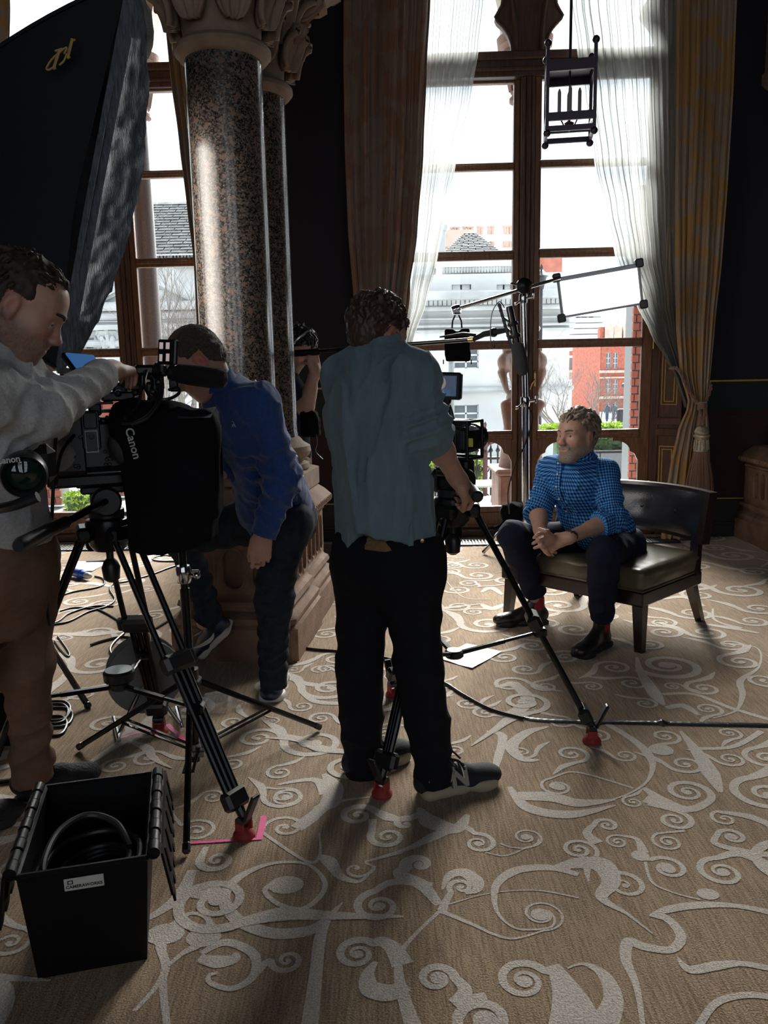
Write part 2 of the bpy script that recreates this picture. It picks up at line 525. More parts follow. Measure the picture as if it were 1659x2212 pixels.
def carpet_mat(name, c1, c2, streak):
 m, nt, b = _nt(name); L = nt.links.new
 b.inputs['Roughness'].default_value = 0.95; b.inputs['Specular IOR Level'].default_value = 0.1
 b.inputs['Sheen Weight'].default_value = 0.25; b.inputs['Sheen Roughness'].default_value = 0.5
 tc = nt.nodes.new('ShaderNodeTexCoord')
 mp = nt.nodes.new('ShaderNodeMapping'); mp.inputs['Scale'].default_value = (1, 0.06, 1); mp.inputs['Rotation'].default_value = (0, 0, rad(14))
 L(tc.outputs['Object'], mp.inputs[0])
 n1 = nt.nodes.new('ShaderNodeTexNoise'); n1.inputs['Scale'].default_value = 150; n1.inputs['Detail'].default_value = 3
 L(mp.outputs[0], n1.inputs['Vector'])
 n2 = nt.nodes.new('ShaderNodeTexNoise'); n2.inputs['Scale'].default_value = 210; n2.inputs['Detail'].default_value = 2
 L(tc.outputs['Object'], n2.inputs['Vector'])
 n3 = nt.nodes.new('ShaderNodeTexNoise'); n3.inputs['Scale'].default_value = 2.2; n3.inputs['Detail'].default_value = 4
 L(tc.outputs['Object'], n3.inputs['Vector'])
 ad = nt.nodes.new('ShaderNodeMath'); ad.operation = 'MULTIPLY_ADD'; ad.inputs[1].default_value = streak
 L(n1.outputs['Fac'], ad.inputs[0]); L(n2.outputs['Fac'], ad.inputs[2])
 ad2 = nt.nodes.new('ShaderNodeMath'); ad2.operation = 'MULTIPLY_ADD'; ad2.inputs[1].default_value = 0.5
 L(n3.outputs['Fac'], ad2.inputs[0]); L(ad.outputs[0], ad2.inputs[2])
 mr = nt.nodes.new('ShaderNodeMapRange'); mid = 0.5 + 0.5 * streak + 0.25
 mr.inputs['From Min'].default_value = mid - 0.2; mr.inputs['From Max'].default_value = mid + 0.2
 L(ad2.outputs[0], mr.inputs[0])
 cm = nt.nodes.new('ShaderNodeMix'); cm.data_type = 'RGBA'
 cm.inputs[6].default_value = (*c1, 1); cm.inputs[7].default_value = (*c2, 1)
 L(mr.outputs[0], cm.inputs[0]); L(cm.outputs[2], b.inputs['Base Color'])
 bp = nt.nodes.new('ShaderNodeBump'); bp.inputs['Strength'].default_value = 0.9; bp.inputs['Distance'].default_value = 0.004
 L(n2.outputs['Fac'], bp.inputs['Height']); L(bp.outputs[0], b.inputs['Normal'])
 return m
m_carpet = carpet_mat('brown_carpet_ground', (0.185, 0.115, 0.065), (0.41, 0.285, 0.178), 0.9)
m_scroll = carpet_mat('cream_carpet_scroll', (0.40, 0.34, 0.29), (0.68, 0.60, 0.53), 0.15)
XL, XR, YB, ZC = -3.55, 4.2, -4.5, 6.2
mb = MB(); mb.add([(XL, YB, 0), (XR, YB, 0), (XR, 7.1, 0), (XL, 7.1, 0)], [(0, 1, 2, 3)])
mb.add([(XL, YB, -.2), (XR, YB, -.2), (XR, 7.1, -.2), (XL, 7.1, -.2)], [(3, 2, 1, 0)])
floor = mb.build('floor', m_carpet, kind='structure', fix=False)
MB().box(((XL + XR) / 2, 1.3, ZC + .1), (XR - XL + .6, 12.4, .2)).build('ceiling', m_plaster, kind='structure')
MB().box((XL - .1, 1.2, ZC / 2), (.2, 11.8, ZC)).build('wall_left', m_navy, kind='structure')
MB().box((XR + .1, 1.2, ZC / 2), (.2, 11.8, ZC)).build('wall_right', m_navy, kind='structure')
FILLW = (-2.2, 0.3, 2.8)                   # made-up tall windows behind the camera, opened to let in fill light
mb = MB(); edges = [XL - .3] + [v for c in FILLW for v in (c - .85, c + .85)] + [XR + .3]
for i in range(0, len(edges), 2): mb.box(((edges[i] + edges[i + 1]) / 2, YB - .1, ZC / 2), (edges[i + 1] - edges[i], .2, ZC))
for c in FILLW:
 mb.box((c, YB - .1, .35), (1.7, .2, .7)); mb.box((c, YB - .1, 5.6), (1.7, .2, 1.2))
mb.build('wall_rear', m_navy, kind='structure')
for c in FILLW:
 mb = MB()
 for x in (-.8, 0, .8): mb.box((c + x, YB - .1, 2.85), (.09, .1, 4.3))
 for z in (.75, 1.8, 2.85, 3.9, 4.95): mb.box((c, YB - .1, z), (1.7, .1, .07))
 mb.build('window_%d' % (3 + FILLW.index(c)), m_woodd, kind='structure')  # frames of the added, unseen windows that brighten the room from behind
 portal('portal_fill', Matrix.Translation((c, YB - .25, 2.85)) @ Matrix.Rotation(rad(90), 4, 'X') @ Matrix.Rotation(rad(180), 4, 'Y'), 1.7, 4.3)
WCR, WCL = 1.201, -2.100        # centres of the two French windows along the wall
HJ = 1.09                       # half width of an opening at the window plane
HS = 1.26                       # half width at the room face (splayed reveal)
WT = 0.15                       # the room face stands this far in front of the window plane
def wbox(mb, u0, u1, z0, z1, o0, o1, bev=0.0):
 c = wl((u0 + u1) / 2, (z0 + z1) / 2, (o0 + o1) / 2)
 return mb.box(c, (abs(u1 - u0), abs(o1 - o0), abs(z1 - z0)), yaw=WYAW, bev=bev)
def pylon(mb, a0, a1, b0, b1, z0, z1):
 """wall block whose sides splay: a = extent at window plane, b = extent at room face"""
 vs = [wl(a0, z0, -.25), wl(a1, z0, -.25), wl(a1, z0, 0), wl(b1, z0, WT), wl(b0, z0, WT), wl(a0, z0, 0)]
 vs += [v + Vector((0, 0, z1 - z0)) for v in vs]
 n = 6
 mb.add(vs, [tuple(range(5, -1, -1)), tuple(range(6, 12))] + [(k, (k + 1) % n, n + (k + 1) % n, n + k) for k in range(n)])
mb = MB()
pylon(mb, WCL + HJ, WCR - HJ, WCL + HS, WCR - HS, 0, ZC)
pylon(mb, WCR + HJ, 4.5, WCR + HS, 4.5, 0, ZC)
pylon(mb, -4.0, WCL - HJ, -4.0, WCL - HS, 0, ZC)
for c in (WCR, WCL): wbox(mb, c - HS, c + HS, 5.35, ZC, -.25, WT)
mb.build('wall_back', m_navy, kind='structure')
k = 1
def trim(mb, m):
 global k
 o = mb.build('trim_%d' % k, m, kind='structure'); k += 1; return o
for (u0, u1) in ((WCL + HS, WCR - HS), (WCR + HS, 4.15), (-3.5, WCL - HS)):
 t = MB(); wbox(t, u0, u1, 1.275, 1.29, WT, WT + .012, .002); wbox(t, u0, u1, 0.314, 0.326, WT, WT + .012, .002); trim(t, m_gold)
 t = MB(); wbox(t, u0, u1, 1.06, 1.275, WT, WT + .01); wbox(t, u0, u1, 1.045, 1.06, WT, WT + .016, .003); trim(t, m_green)
 t = MB(); wbox(t, u0 + .02, u1 - .02, .345, 1.045, WT, WT + .007); wbox(t, u0 + .05, u1 - .05, .38, 1.01, WT, WT + .011, .003); trim(t, m_maroon)
 t = MB(); wbox(t, u0, u1, 0, .314, WT, WT + .02, .004); wbox(t, u0, u1, .1, .13, WT, WT + .028, .004)
 o = t.build('baseboard_' + ('middle', 'right', 'left')[(0, 1, 2)[[WCL + HS, WCR + HS, -3.5].index(u0)]], m_black, kind='structure')
def reveal(c, sgn):
 a = wl(c + sgn * HJ, 0, 0.0); b = wl(c + sgn * HS, 0, WT)
 x = (b - a).normalized(); nrm = x.cross(Vector((0, 0, 1))); nrm = nrm if nrm.dot(WN) > 0 else -nrm
 Wd = (b - a).length
 def rb(mb, s0, s1, z0, z1, d0, d1, bev=.003):
  ctr = a + x * (s0 + s1) / 2 + nrm * (d0 + d1) / 2 + Vector((0, 0, (z0 + z1) / 2))
  R = Matrix((x, -nrm if False else nrm, Vector((0, 0, 1)))).transposed()
  mb.box(ctr, (abs(s1 - s0), abs(d1 - d0), abs(z1 - z0)), rot=R, bev=bev)
 t = MB(); rb(t, .0, Wd, 0, 5.35, -.002, .012, 0)
 for z0, z1 in ((.02, .16), (.84, .90), (.93, .99), (2.6, 2.7), (4.0, 4.1)): rb(t, .0, Wd, z0, z1, .012, .03)
 rb(t, .0, .03, 0, 5.3, .012, .026); rb(t, Wd - .03, Wd, 0, 5.3, .012, .026)
 trim(t, m_woodd)
 g = MB()
 for z0, z1 in ((.22, .80), (1.05, 2.54)):
  for i, ins in enumerate((.045, .07)):
   w = .006
   rb(g, ins, ins + w, z0 + ins, z1 - ins, .012, .018, 0); rb(g, Wd - ins - w, Wd - ins, z0 + ins, z1 - ins, .012, .018, 0)
   rb(g, ins, Wd - ins, z0 + ins, z0 + ins + w, .012, .018, 0); rb(g, ins, Wd - ins, z1 - ins - w, z1 - ins, .012, .018, 0)
 trim(g, m_gold)
for c in (WCR, WCL):
 for sg in (-1, 1): reveal(c, sg)
GI, GO = 0.098, 0.955                      # glass from GI to GO either side of the centre
ZB = [(.246, .825), (.895, 1.575), (1.645, 2.295), (2.365, 2.99), (3.045, 3.64)]
def trefoil(c):
 """outline (u,z) of the lobed head light"""
 pts = []
 z0 = 3.83
 right = [(.435, z0), (.43, 3.90), (.405, 3.97), (.36, 4.03), (.315, 4.07), (.30, 4.10), (.32, 4.13), (.35, 4.18), (.36, 4.25), (.34, 4.34), (.29, 4.45), (.22, 4.55), (.12, 4.66), (0, 4.75)]
 pts = [(c + a, z) for a, z in right] + [(c - a, z) for a, z in right[-2::-1]]
 return pts
def french_window(n, c):
 root = bpy.data.objects.new('window_%d' % n, None); link(root); root['kind'] = 'structure'; root.location = wl(c, 0, 0); ORG[root.name] = wl(c, 0, 0)
 f = MB()                                # casing
 for sg in (-1, 1): wbox(f, c + sg * 1.035, c + sg * HJ, 0, 5.2, -.1, .03, .008)
 wbox(f, c - HJ, c + HJ, 0, .06, -.14, .05, .01)
 f.build('casing', m_woodd, root)
 t = MB()                                # transom
 wbox(t, c - HJ, c + HJ, 3.655, 3.80, -.09, .05, .006)
 wbox(t, c - HJ, c + HJ, 3.69, 3.72, .05, .075, .008); wbox(t, c - HJ, c + HJ, 3.77, 3.83, .03, .085, .01)
 t.build('transom', m_woodd, root)
 p = MB(); wbox(p, c - .055, c + .055, .05, 3.66, -.07, .035, .006)
 for du, r in ((-.03, .012), (0, .02), (.03, .012)):
  p.cyl(wl(c + du, .06, .04), wl(c + du, 3.65, .04), r, n=10)
 p.build('meeting_post', m_woodd, root)
 for sg, off in ((-1, -.055), (1, 0.0)):
  s = MB()
  ui, uo = c + sg * GI, c + sg * GO
  ua, ub = min(ui, uo), max(ui, uo)
  wbox(s, c + sg * .055, ui, .06, 3.66, off - .05, off + .02, .006)
  wbox(s, uo, c + sg * 1.035, .06, 3.66, off - .05, off + .02, .006)
  zs = [.06] + [z for a in ZB for z in a] + [3.66]
  for i in range(0, len(zs), 2):
   z0, z1 = zs[i], zs[i + 1]
   wbox(s, ua, ub, z0, z1, off - .05, off + .012, .006)
   if i and i < 10: wbox(s, ua, ub, (z0 + z1) / 2 - .014, (z0 + z1) / 2 + .014, off + .01, off + .024, .008)
  wbox(s, ua + .01, ub - .01, .09, .2, off + .01, off + .022, .006)
  for (z0, z1) in ZB:
   for uu in (ua, ub): wbox(s, uu - .008, uu + .008, z0, z1, off - .02, off + .022, .004)
  for sd in (-1, 1):
   ux = ua if sd < 0 else ub
   arc = [(ux, .825), (ux - sd * .22, .825), (ux - sd * .22, .80)]
   for q in range(7):
    a = q / 6 * math.pi / 2
    arc.append((ux - sd * (.20 - .125 * math.sin(a)), .80 - .09 * (1 - math.cos(a))))
   arc += [(ux - sd * .035, .69), (ux - sd * .01, .64), (ux, .62)]
   arc = arc if sd < 0 else arc[::-1]
   s.prism([(u, z) for u, z in arc], wmat(off - .03), .035)
  s.build('sash', m_wood, root)
  for (z0, z1) in ZB:
   g = MB(); wbox(g, ua - .004, ub + .004, z0 - .004, z1 + .004, off - .022, off - .018)
   g.build('pane', m_glass, root)
  for hz in (.35, 1.55, 2.9):
   h = MB(); h.cyl(wl(c + sg * 1.037, hz, .035), wl(c + sg * 1.037, hz + .1, .035), .009, n=8); h.ball(wl(c + sg * 1.037, hz + .11, .035), .011, 8)
   h.build('hinge', m_brass, root)
 cl, cr = c - .56, c + .56
 tr = MB(); out = [(c - HJ, 3.82), (c + HJ, 3.82), (c + HJ, 5.4), (c - HJ, 5.4)]
 tr.plate(out, [trefoil(cl), trefoil(cr)], wmat(.0), .09)
 for cc in (cl, cr):
  ring = [wl(u, z, .012) for u, z in [(cc + .46 * math.cos(a), 3.85 + (1.0 * math.sin(a))) for a in [math.pi * q / 24 for q in range(25)]]]
  tr.tube(ring, .022, 8)
  ring = [wl(u, z, .008) for u, z in trefoil(cc)]
  tr.tube(ring, .012, 6)
 tr.build('tracery', m_woodd, root)
 for cc in (cl, cr):
  g = MB(); wbox(g, cc - .44, cc + .44, 3.83, 4.78, -.05, -.046); g.build('pane', m_glass, root)
 hd = MB()                                # espagnolette handle
 hd.box(wl(c + .075, 1.32, .025), (.022, .012, .12), yaw=WYAW, bev=.004)
 hd.tube([wl(c + .075, 1.32, .03), wl(c + .075, 1.32, .065), wl(c + .045, 1.285, .07), wl(c + .03, 1.24, .07)], [.008, .008, .009, .007], 8)
 hd.ball(wl(c + .075, 1.385, .03), .012, 8)
 hd.build('handle', m_brass, root, label='brass lever handle')
 return root
french_window(1, WCL)
french_window(2, WCR)
for c in (WCL, WCR):
 root = thing('floor_grille', 'perforated steel air grille in the floor under the ' + ('left' if c < 0 else 'right') + ' French window', 'grille', wl(c, 0, .3))
 a, b = c - 1.2, c + 1.2
 fr = MB()
 wbox(fr, a, b, 0.001, .012, .20, .215); wbox(fr, a, b, 0.001, .012, .40, .415); wbox(fr, a, a + .015, .001, .012, .2, .415); wbox(fr, b - .015, b, .001, .012, .2, .415)
 wbox(fr, a, b, 0.001, .003, .215, .4)
 fr.build('frame', m_black, root)
 br = MB()
 for i in range(90):
  u = a + .02 + (b - a - .04) * i / 89
  br.add([wl(u, .003, .215), wl(u + .012, .003, .215), wl(u + .012, .003, .4), wl(u, .003, .4), wl(u, .011, .215), wl(u + .012, .011, .215), wl(u + .012, .011, .4), wl(u, .011, .4)],
               [(4, 5, 6, 7), (0, 1, 5, 4), (1, 2, 6, 5), (2, 3, 7, 6), (3, 0, 4, 7)])
 br.build('bars', m_grille, root, kind='stuff')
for c in (WCL, WCR):
 Mx = Matrix.Translation(wl(c, 2.5, -.28)) @ Matrix.Rotation(WYAW, 4, 'Z') @ Matrix.Rotation(rad(-90), 4, 'X')
 portal('portal_front', Mx, 2.2, 5.0)
# cream scrolls of the carpet: a cut pile lying a little proud of the ground
SC = MB(); _sn = [0]
def _ribbon(P, Wd, cap=True):
 """P: floor points, Wd: half widths"""
 _sn[0] += 1; z = .0010 + 1.3e-6 * _sn[0]
 n = len(P); L = []; R = []
 for i in range(n):
  t = P[min(i + 1, n - 1)] - P[max(i - 1, 0)]
  if t.length < 1e-9: t = Vector((1, 0, 0))
  t.normalize(); nn = Vector((-t.y, t.x, 0))
  zi = z + i * 3e-6; L.append(Vector((P[i].x, P[i].y, zi)) + nn * Wd[i]); R.append(Vector((P[i].x, P[i].y, zi)) - nn * Wd[i])
 fs = []
 for i in range(n - 1):
  a, b, c, d = R[i], R[i + 1], L[i + 1], L[i]
  q = (n + i, n + i + 1, i + 1, i)
  ar = (b - a).cross(c - a).z; ar2 = (c - a).cross(d - a).z
  if ar > 0 and ar2 > 0: fs.append(q)
  else:
   fs.append((q[0], q[1], q[2]) if ar > 0 else (q[0], q[2], q[1])); fs.append((q[0], q[2], q[3]) if ar2 > 0 else (q[0], q[3], q[2]))
 SC.add(L + R, fs)
def _disc(c, r, sq=1.0, n=14):
 _sn[0] += 1; z = .0010 + 1.3e-6 * _sn[0]
 SC.add([Vector((c.x + r * math.cos(a), c.y + sq * r * math.sin(a), z)) for a in [2 * math.pi * k / n for k in range(n)]], [tuple(range(n))])
def mpp(px, py):                              # metres per pixel on the floor, across
 return (fl(px + 1, py) - fl(px, py)).length
WK = .52
SPOTS = []
def stroke(pts, ws):
 P = catmull([fl(x, y) for x, y in pts], 8)
 n = len(P); m = len(ws) - 1; ws = [w * WK for w in ws]
 W = []
 for i in range(n):
  f = i / (n - 1) * m; k = min(int(f), m - 1)
  W.append((ws[k] + (ws[k + 1] - ws[k]) * (f - k)) / 2)
 _ribbon(P, W)
def scroll(cx, cy, rpx, a0=90, d=1, turns=1.6, w0=None, w1=None, tail=(), blob=None, tw=None):
 c = fl(cx, cy); R = rpx * mpp(cx, cy)
 w0 = w0 or R * .28; w1 = w1 or R * .15
 S = []; N = int(26 * turns); SPOTS.append((c.x, c.y, R))
 if tw: w0 *= .62; w1 *= .66; tw = [q * .55 for q in tw]
 for i in range(N + 1):
  t = i / N; a = rad(a0) + d * t * turns * 2 * math.pi
  r = R * (1 - .88 * t ** .95)
  S.append(Vector((c.x + r * math.cos(a), c.y + r * math.sin(a), 0)))
 T = [fl(x, y) for x, y in tail]
 if not T:                                  # a short leaf-like root
  t0 = (S[0] - S[1]).normalized(); rad_ = (S[0] - c).normalized()
  T = [S[0] + t0 * R * 1.5 + rad_ * R * .9, S[0] + t0 * R * .8 + rad_ * R * .25]
  tws = [.004, w0 * 1.5, w0]
 else: tws = list(tw) if tw else [w0 * .7, w0]
 TP = catmull(T + [S[0]], 8)[:-1]
 W = []
 for i in range(len(TP)):
  f = i / max(1, len(TP)) * (len(tws) - 1); k = min(int(f), len(tws) - 2)
  W.append((tws[k] + (tws[k + 1] - tws[k]) * (f - k)) / 2)
 W += [(w0 + (w1 - w0) * min(1, i / N * 1.3)) / 2 for i in range(N + 1)]
 _ribbon(TP + S, W)
 _disc(c + (S[-1] - c) * .4, blob * .8 if blob else R * .16)
scroll(1034, 1822, 38, 95, -1, 1.6, .030, .010, [(800, 1859), (880, 1834), (940, 1806), (996, 1786)], tw=[.014, .03, .07, .05, .03], blob=.016)
stroke([(905, 1745), (930, 1775), (985, 1790), (1010, 1760)], [.02, .14, .10, .03])
scroll(1137, 1809, 37, -95, 1, 1.65, .012, .012, [(1050, 1842), (1092, 1849)], tw=[.012, .012], blob=.019)
stroke([(1080, 1822), (1105, 1831), (1140, 1832), (1160, 1822), (1164, 1812)], [.012, .013, .012, .01])
scroll(905, 1868, 31, 200, -1, 1.25, .062, .012, [(948, 1955), (911, 1912), (865, 1890)], tw=[.04, .08, .075, .06], blob=.016)
scroll(997, 1917, 29, 215, -1, 1.3, .028, .016, [(955, 1968), (962, 1950)], tw=[.05, .03], blob=.010)
stroke([(955, 1922), (970, 1893), (1000, 1885), (1028, 1903), (1030, 1922), (1005, 1930)], [.01, .05, .075, .085, .05, .02])
stroke([(951, 1968), (901, 2015), (866, 2061), (864, 2124), (895, 2225)], [.022, .018, .028, .05, .075])
scroll(1169, 1976, 52, -95, 1, 1.75, .010, .012, [(951, 1968), (1020, 1997), (1065, 2018), (1110, 2028)], tw=[.03, .018, .015, .010], blob=.030)
stroke([(1250, 1890), (1190, 1875), (1118, 1880), (1075, 1908), (1068, 1947), (1080, 1980), (1112, 2005), (1150, 2009), (1190, 2003), (1198, 1985), (1185, 1968)], [.04, .055, .06, .04, .022, .014, .013, .012, .012, .012])
stroke([(970, 1954), (1039, 1934), (1105, 1925), (1171, 1925), (1250, 1940)], [.010, .008, .008, .010, .014])
scroll(818, 1958, 52, 100, 1, 1.65, .040, .016, [(933, 1915), (880, 1905), (840, 1908)], tw=[.06, .05, .04], blob=.020)
scroll(943, 2114, 40, 0, 1, 1.75, .040, .014, [(985, 2170), (1005, 2140)], tw=[.075, .06, .04], blob=.018)
scroll(1049, 2206, 60, 170, -1, 1.2, .045, .03, [(988, 2230)], tw=[.04, .045], blob=.034)
stroke([(985, 2175), (1010, 2160), (1050, 2152)], [.06, .05, .04])
scroll(1131, 2119, 58, 30, 1, 1.75, .040, .014, [(1210, 2230), (1216, 2160), (1200, 2105)], tw=[.10, .085, .06, .04], blob=.024)
scroll(876, 1780, 25, 60, 1, 1.0, .05, .02, [(920, 1752)], tw=[.05, .05], blob=.01)
scroll(459, 1722, 31, 180, -1, 1.6); scroll(616, 1722, 40, 120, -1, 1.8, .016, .014, [(560, 1700)], tw=[.03, .016])
scroll(425, 1795, 45, 150, -1, 1.7, .022, .014, [(320, 1760), (355, 1745)], tw=[.02, .022])
scroll(616, 1788, 50, 200, -1, 1.4, .022, .02, [(690, 1800), (690, 1850), (660, 1860)], tw=[.01, .02, .022])
stroke([(640, 1790), (668, 1770), (700, 1745), (740, 1730), (800, 1722)], [.09, .10, .08, .03, .012])
scroll(469, 1859, 38, 170, 1, 1.5, .045, .014, [(445, 1830)], tw=[.03, .045])
stroke([(735, 1955), (690, 2000), (645, 2015), (580, 2015), (510, 1985), (484, 1936), (519, 1894), (587, 1866), (665, 1868), (703, 1914), (660, 1962), (605, 1955), (572, 1925), (600, 1905)], [.01, .06, .075, .075, .07, .065, .05, .028, .02, .028, .032, .03, .028, .05])
_disc(fl(618, 1912), .05, .8)
stroke([(740, 1950), (705, 1990), (690, 2035), (683, 2100), (668, 2225)], [.006, .045, .06, .06, .075])
scroll(772, 2061, 47, 40, 1, 1.7, .040, .014, [(870, 2085), (850, 2050), (825, 2034)], tw=[.10, .07, .045], blob=.018)
stroke([(812, 2078), (795, 2105), (800, 2135), (840, 2145), (880, 2130)], [.02, .06, .10, .10, .06])
scroll(621, 2075, 36, 180, 1, 1.5, .03, .012, [(555, 2100), (575, 2080)], tw=[.04, .03])
stroke([(435, 2060), (489, 2036), (548, 2062), (548, 2108), (502, 2136), (455, 2124), (452, 2108), (470, 2102)], [.03, .05, .05, .042, .032, .026, .02, .02])
stroke([(430, 2070), (470, 2078), (505, 2072), (510, 2058)], [.05, .085, .06, .02])
stroke([(362, 2225), (352, 2130), (358, 2085), (348, 2050), (352, 2020), (375, 1997), (411, 1974), (446, 1982), (455, 2012), (430, 2040), (395, 2060), (360, 2090)], [.03, .035, .04, .045, .06, .05, .03, .026, .035, .06, .05, .028, .02])
stroke([(290, 2185), (335, 2135), (360, 2090)], [.02, .024, .03]); _disc(fl(357, 2018), .05, .8); _disc(fl(440, 2025), .045, .8)
stroke([(415, 1880), (395, 1925), (360, 1960), (310, 1990)], [.05, .075, .06, .03]); _disc(fl(440, 1925), .05, .7)
scroll(773, 1762, 42, 20, 1, 1.5, .03, .012); scroll(838, 1808, 40, 150, 1, 1.6, .04, .014, [(805, 1770)], tw=[.05, .04])
scroll(770, 1877, 38, 10, -1, .9, .02, .012, [(870, 1843), (820, 1855), (790, 1862)], tw=[.008, .012, .014])
stroke([(800, 1885), (775, 1905), (735, 1893), (712, 1862), (690, 1850)], [.014, .024, .05, .085, .04])
scroll(1485, 1711, 52, -60, 1, 1.8, .045, .014, [(1394, 1725), (1450, 1742), (1495, 1748)], tw=[.10, .07, .05], blob=.02)
scroll(1457, 1772, 40, 60, -1, 1.7, .034, .012, [(1400, 1735), (1450, 1748)], tw=[.06, .05, .034])
scroll(1443, 1819, 35, 110, 1, 1.75, .016, .012, [(1480, 1795)], tw=[.02, .016])
scroll(1311, 1783, 26, 170, -1, 1.5, .03, .012, [(1290, 1822), (1268, 1800)], tw=[.08, .05, .03])
scroll(1334, 1819, 26, 70, 1, 1.6, .014, .012, [(1390, 1842), (1375, 1813)], tw=[.06, .03, .014]); _disc(fl(1383, 1849), .026)
scroll(1443, 1876, 42, 130, -1, 1.6, .028, .014, [(1385, 1852)], tw=[.04, .028], blob=.026)
stroke([(1394, 1862), (1408, 1905), (1452, 1928), (1512, 1944)], [.016, .016, .012, .012]); _disc(fl(1529, 1932), .03, .8)
scroll(1560, 1884, 52, 80, 1, 1.7, .034, .014, [(1680, 1878), (1600, 1845)], tw=[.06, .06, .036], blob=.022)
scroll(1582, 1808, 30, 160, -1, 1.6, .03, .012, [(1680, 1850), (1600, 1838), (1545, 1822)], tw=[.05, .05, .04, .03], blob=.018)
scroll(1565, 1769, 30, 100, 1, 1.3, .022, .012, [(1680, 1790), (1620, 1765)], tw=[.06, .06, .03])
stroke([(1190, 1878), (1250, 1865), (1300, 1870), (1320, 1905), (1300, 1940), (1355, 1975), (1410, 2018)], [.03, .10, .14, .10, .06, .02, .008])
scroll(1349, 1913, 47, 100, -1, 1.4, .03, .012, [(1290, 1868)], tw=[.08, .03]); scroll(1250, 1836, 42, -60, 1, 1.8, .014, .012)
stroke([(1402, 1980), (1440, 1966), (1504, 1956), (1587, 1957), (1680, 1975)], [.01, .05, .055, .035, .045])
stroke([(1410, 1975), (1445, 1988), (1471, 2024), (1449, 2052), (1394, 2046), (1358, 2036), (1352, 2073), (1375, 2131), (1390, 2225)], [.05, .05, .05, .045, .055, .06, .05, .03, .018])
stroke([(1463, 2068), (1490, 2095), (1546, 2087), (1601, 2082), (1680, 2096)], [.006, .05, .055, .035, .04])
stroke([(1505, 2225), (1546, 2168), (1610, 2150), (1680, 2156)], [.03, .034, .036, .036])
stroke([(1226, 2092), (1262, 2083), (1305, 2108), (1325, 2160), (1300, 2225)], [.008, .02, .06, .085, .12])
stroke([(1196, 2085), (1225, 2130), (1250, 2170), (1275, 2225)], [.05, .10, .12, .14])
scroll(1443, 1438, 76, 200, 1, 1.8, .07, .035, [(1376, 1420)], tw=[.02, .07], blob=.05)
stroke([(1375, 1438), (1395, 1470), (1415, 1500), (1434, 1524)], [.03, .10, .12, .02])
for a in [(1327, 1442, 33, 180, -1), (1365, 1476, 30, 120, -1), (1279, 1483, 20, 120, -1), (1394, 1520, 23, 100, -1), (1529, 1532, 26, -90, 1), (1436, 1591, 28, -100, 1), (1574, 1584, 23, -90, 1), (1454, 1483, 18, 0, 1), (1521, 1487, 34, 90, 1), (1350, 1632, 23, 180, 1), (1480, 1651, 34, 180, 1), (1368, 1733, 20, 90, 1), (1656, 1716, 60, 90, 1), (1656, 1638, 40, 90, 1), (1577, 1640, 28, 180, 1), (1103, 1479, 34, 10, 1), (1178, 1483, 26, 90, 1), (1133, 1446, 27, 0, -1), (1234, 1629, 32, -90, 1), (1126, 1625, 26, 0, -1), (1050, 1540, 24, 90, 1), (1210, 1560, 26, 90, -1), (1290, 1590, 24, 90, -1)]:
 scroll(a[0], a[1], a[2] * 1.25, *a[3:])
scroll(1204, 1700, 38, 100, 1, 1.7, .018, .014, [(1368, 1703), (1282, 1677), (1232, 1668)], tw=[.02, .018, .018], blob=.03)
stroke([(1301, 1558), (1368, 1599), (1400, 1630), (1410, 1655), (1398, 1688), (1361, 1714), (1315, 1730)], [.05, .06, .07, .04, .02, .016, .012]); _disc(fl(1428, 1620), .045)
stroke([(1390, 1702), (1440, 1735), (1490, 1752)], [.03, .10, .06])
stroke([(1470, 1580), (1506, 1625), (1536, 1672), (1556, 1712)], [.02, .09, .12, .03]); stroke([(1488, 1617), (1581, 1614), (1645, 1580)], [.04, .045, .05])
stroke([(1432, 1500), (1500, 1500), (1580, 1530), (1680, 1560)], [.05, .045, .05, .05]); stroke([(1440, 1530), (1475, 1525), (1510, 1545)], [.05, .09, .03])
stroke([(1560, 1390), (1635, 1400), (1640, 1440), (1600, 1470), (1604, 1500), (1590, 1535), (1540, 1552)], [.05, .02, .02, .06, .05, .02, .015])
stroke([(1070, 1485), (1110, 1480), (1140, 1510), (1110, 1540), (1060, 1545)], [.03, .10, .12, .12, .04]); stroke([(1185, 1570), (1140, 1582), (1105, 1612), (1128, 1640), (1165, 1642)], [.02, .08, .10, .07, .02]); stroke([(1050, 1580), (1085, 1590), (1075, 1640), (1062, 1680)], [.02, .07, .06, .02])
stroke([(1120, 1720), (1190, 1722), (1250, 1735), (1330, 1728)], [.10, .12, .10, .01]); stroke([(1100, 1700), (1140, 1745), (1230, 1760), (1330, 1740)], [.03, .09, .09, .01])
for a in [(692, 1447, 21, 10, 1), (633, 1447, 18, 10, -1), (727, 1423, 36, 170, -1), (712, 1487, 52, 170, 1), (679, 1604, 56, 170, 1), (605, 1669, 27, 90, 1), (616, 1721, 40, 170, 1), (594, 1482, 42, 30, 1), (588, 1558, 14, 90, -1), (653, 1526, 23, 170, 1), (692, 1552, 26, 0, 1), (557, 1595, 38, 30, 1), (500, 1650, 30, 90, 1), (321, 1640, 32, 30, 1), (505, 1560, 30, 60, -1), (440, 1600, 26, 90, 1), (250, 1655, 28, 90, 1), (870, 1640, 22, 90, 1), (850, 1460, 26, 90, -1), (830, 1580, 26, 90, 1), (22, 2037, 40, 90, -1), (30, 1880, 30, 90, 1), (930, 1580, 26, 120, -1), (900, 1520, 30, 60, 1), (980, 1620, 26, 90, 1), (1010, 1520, 24, 0, -1), (960, 1480, 20, 90, 1)]:
 scroll(a[0], a[1], a[2] * 1.2, *a[3:])
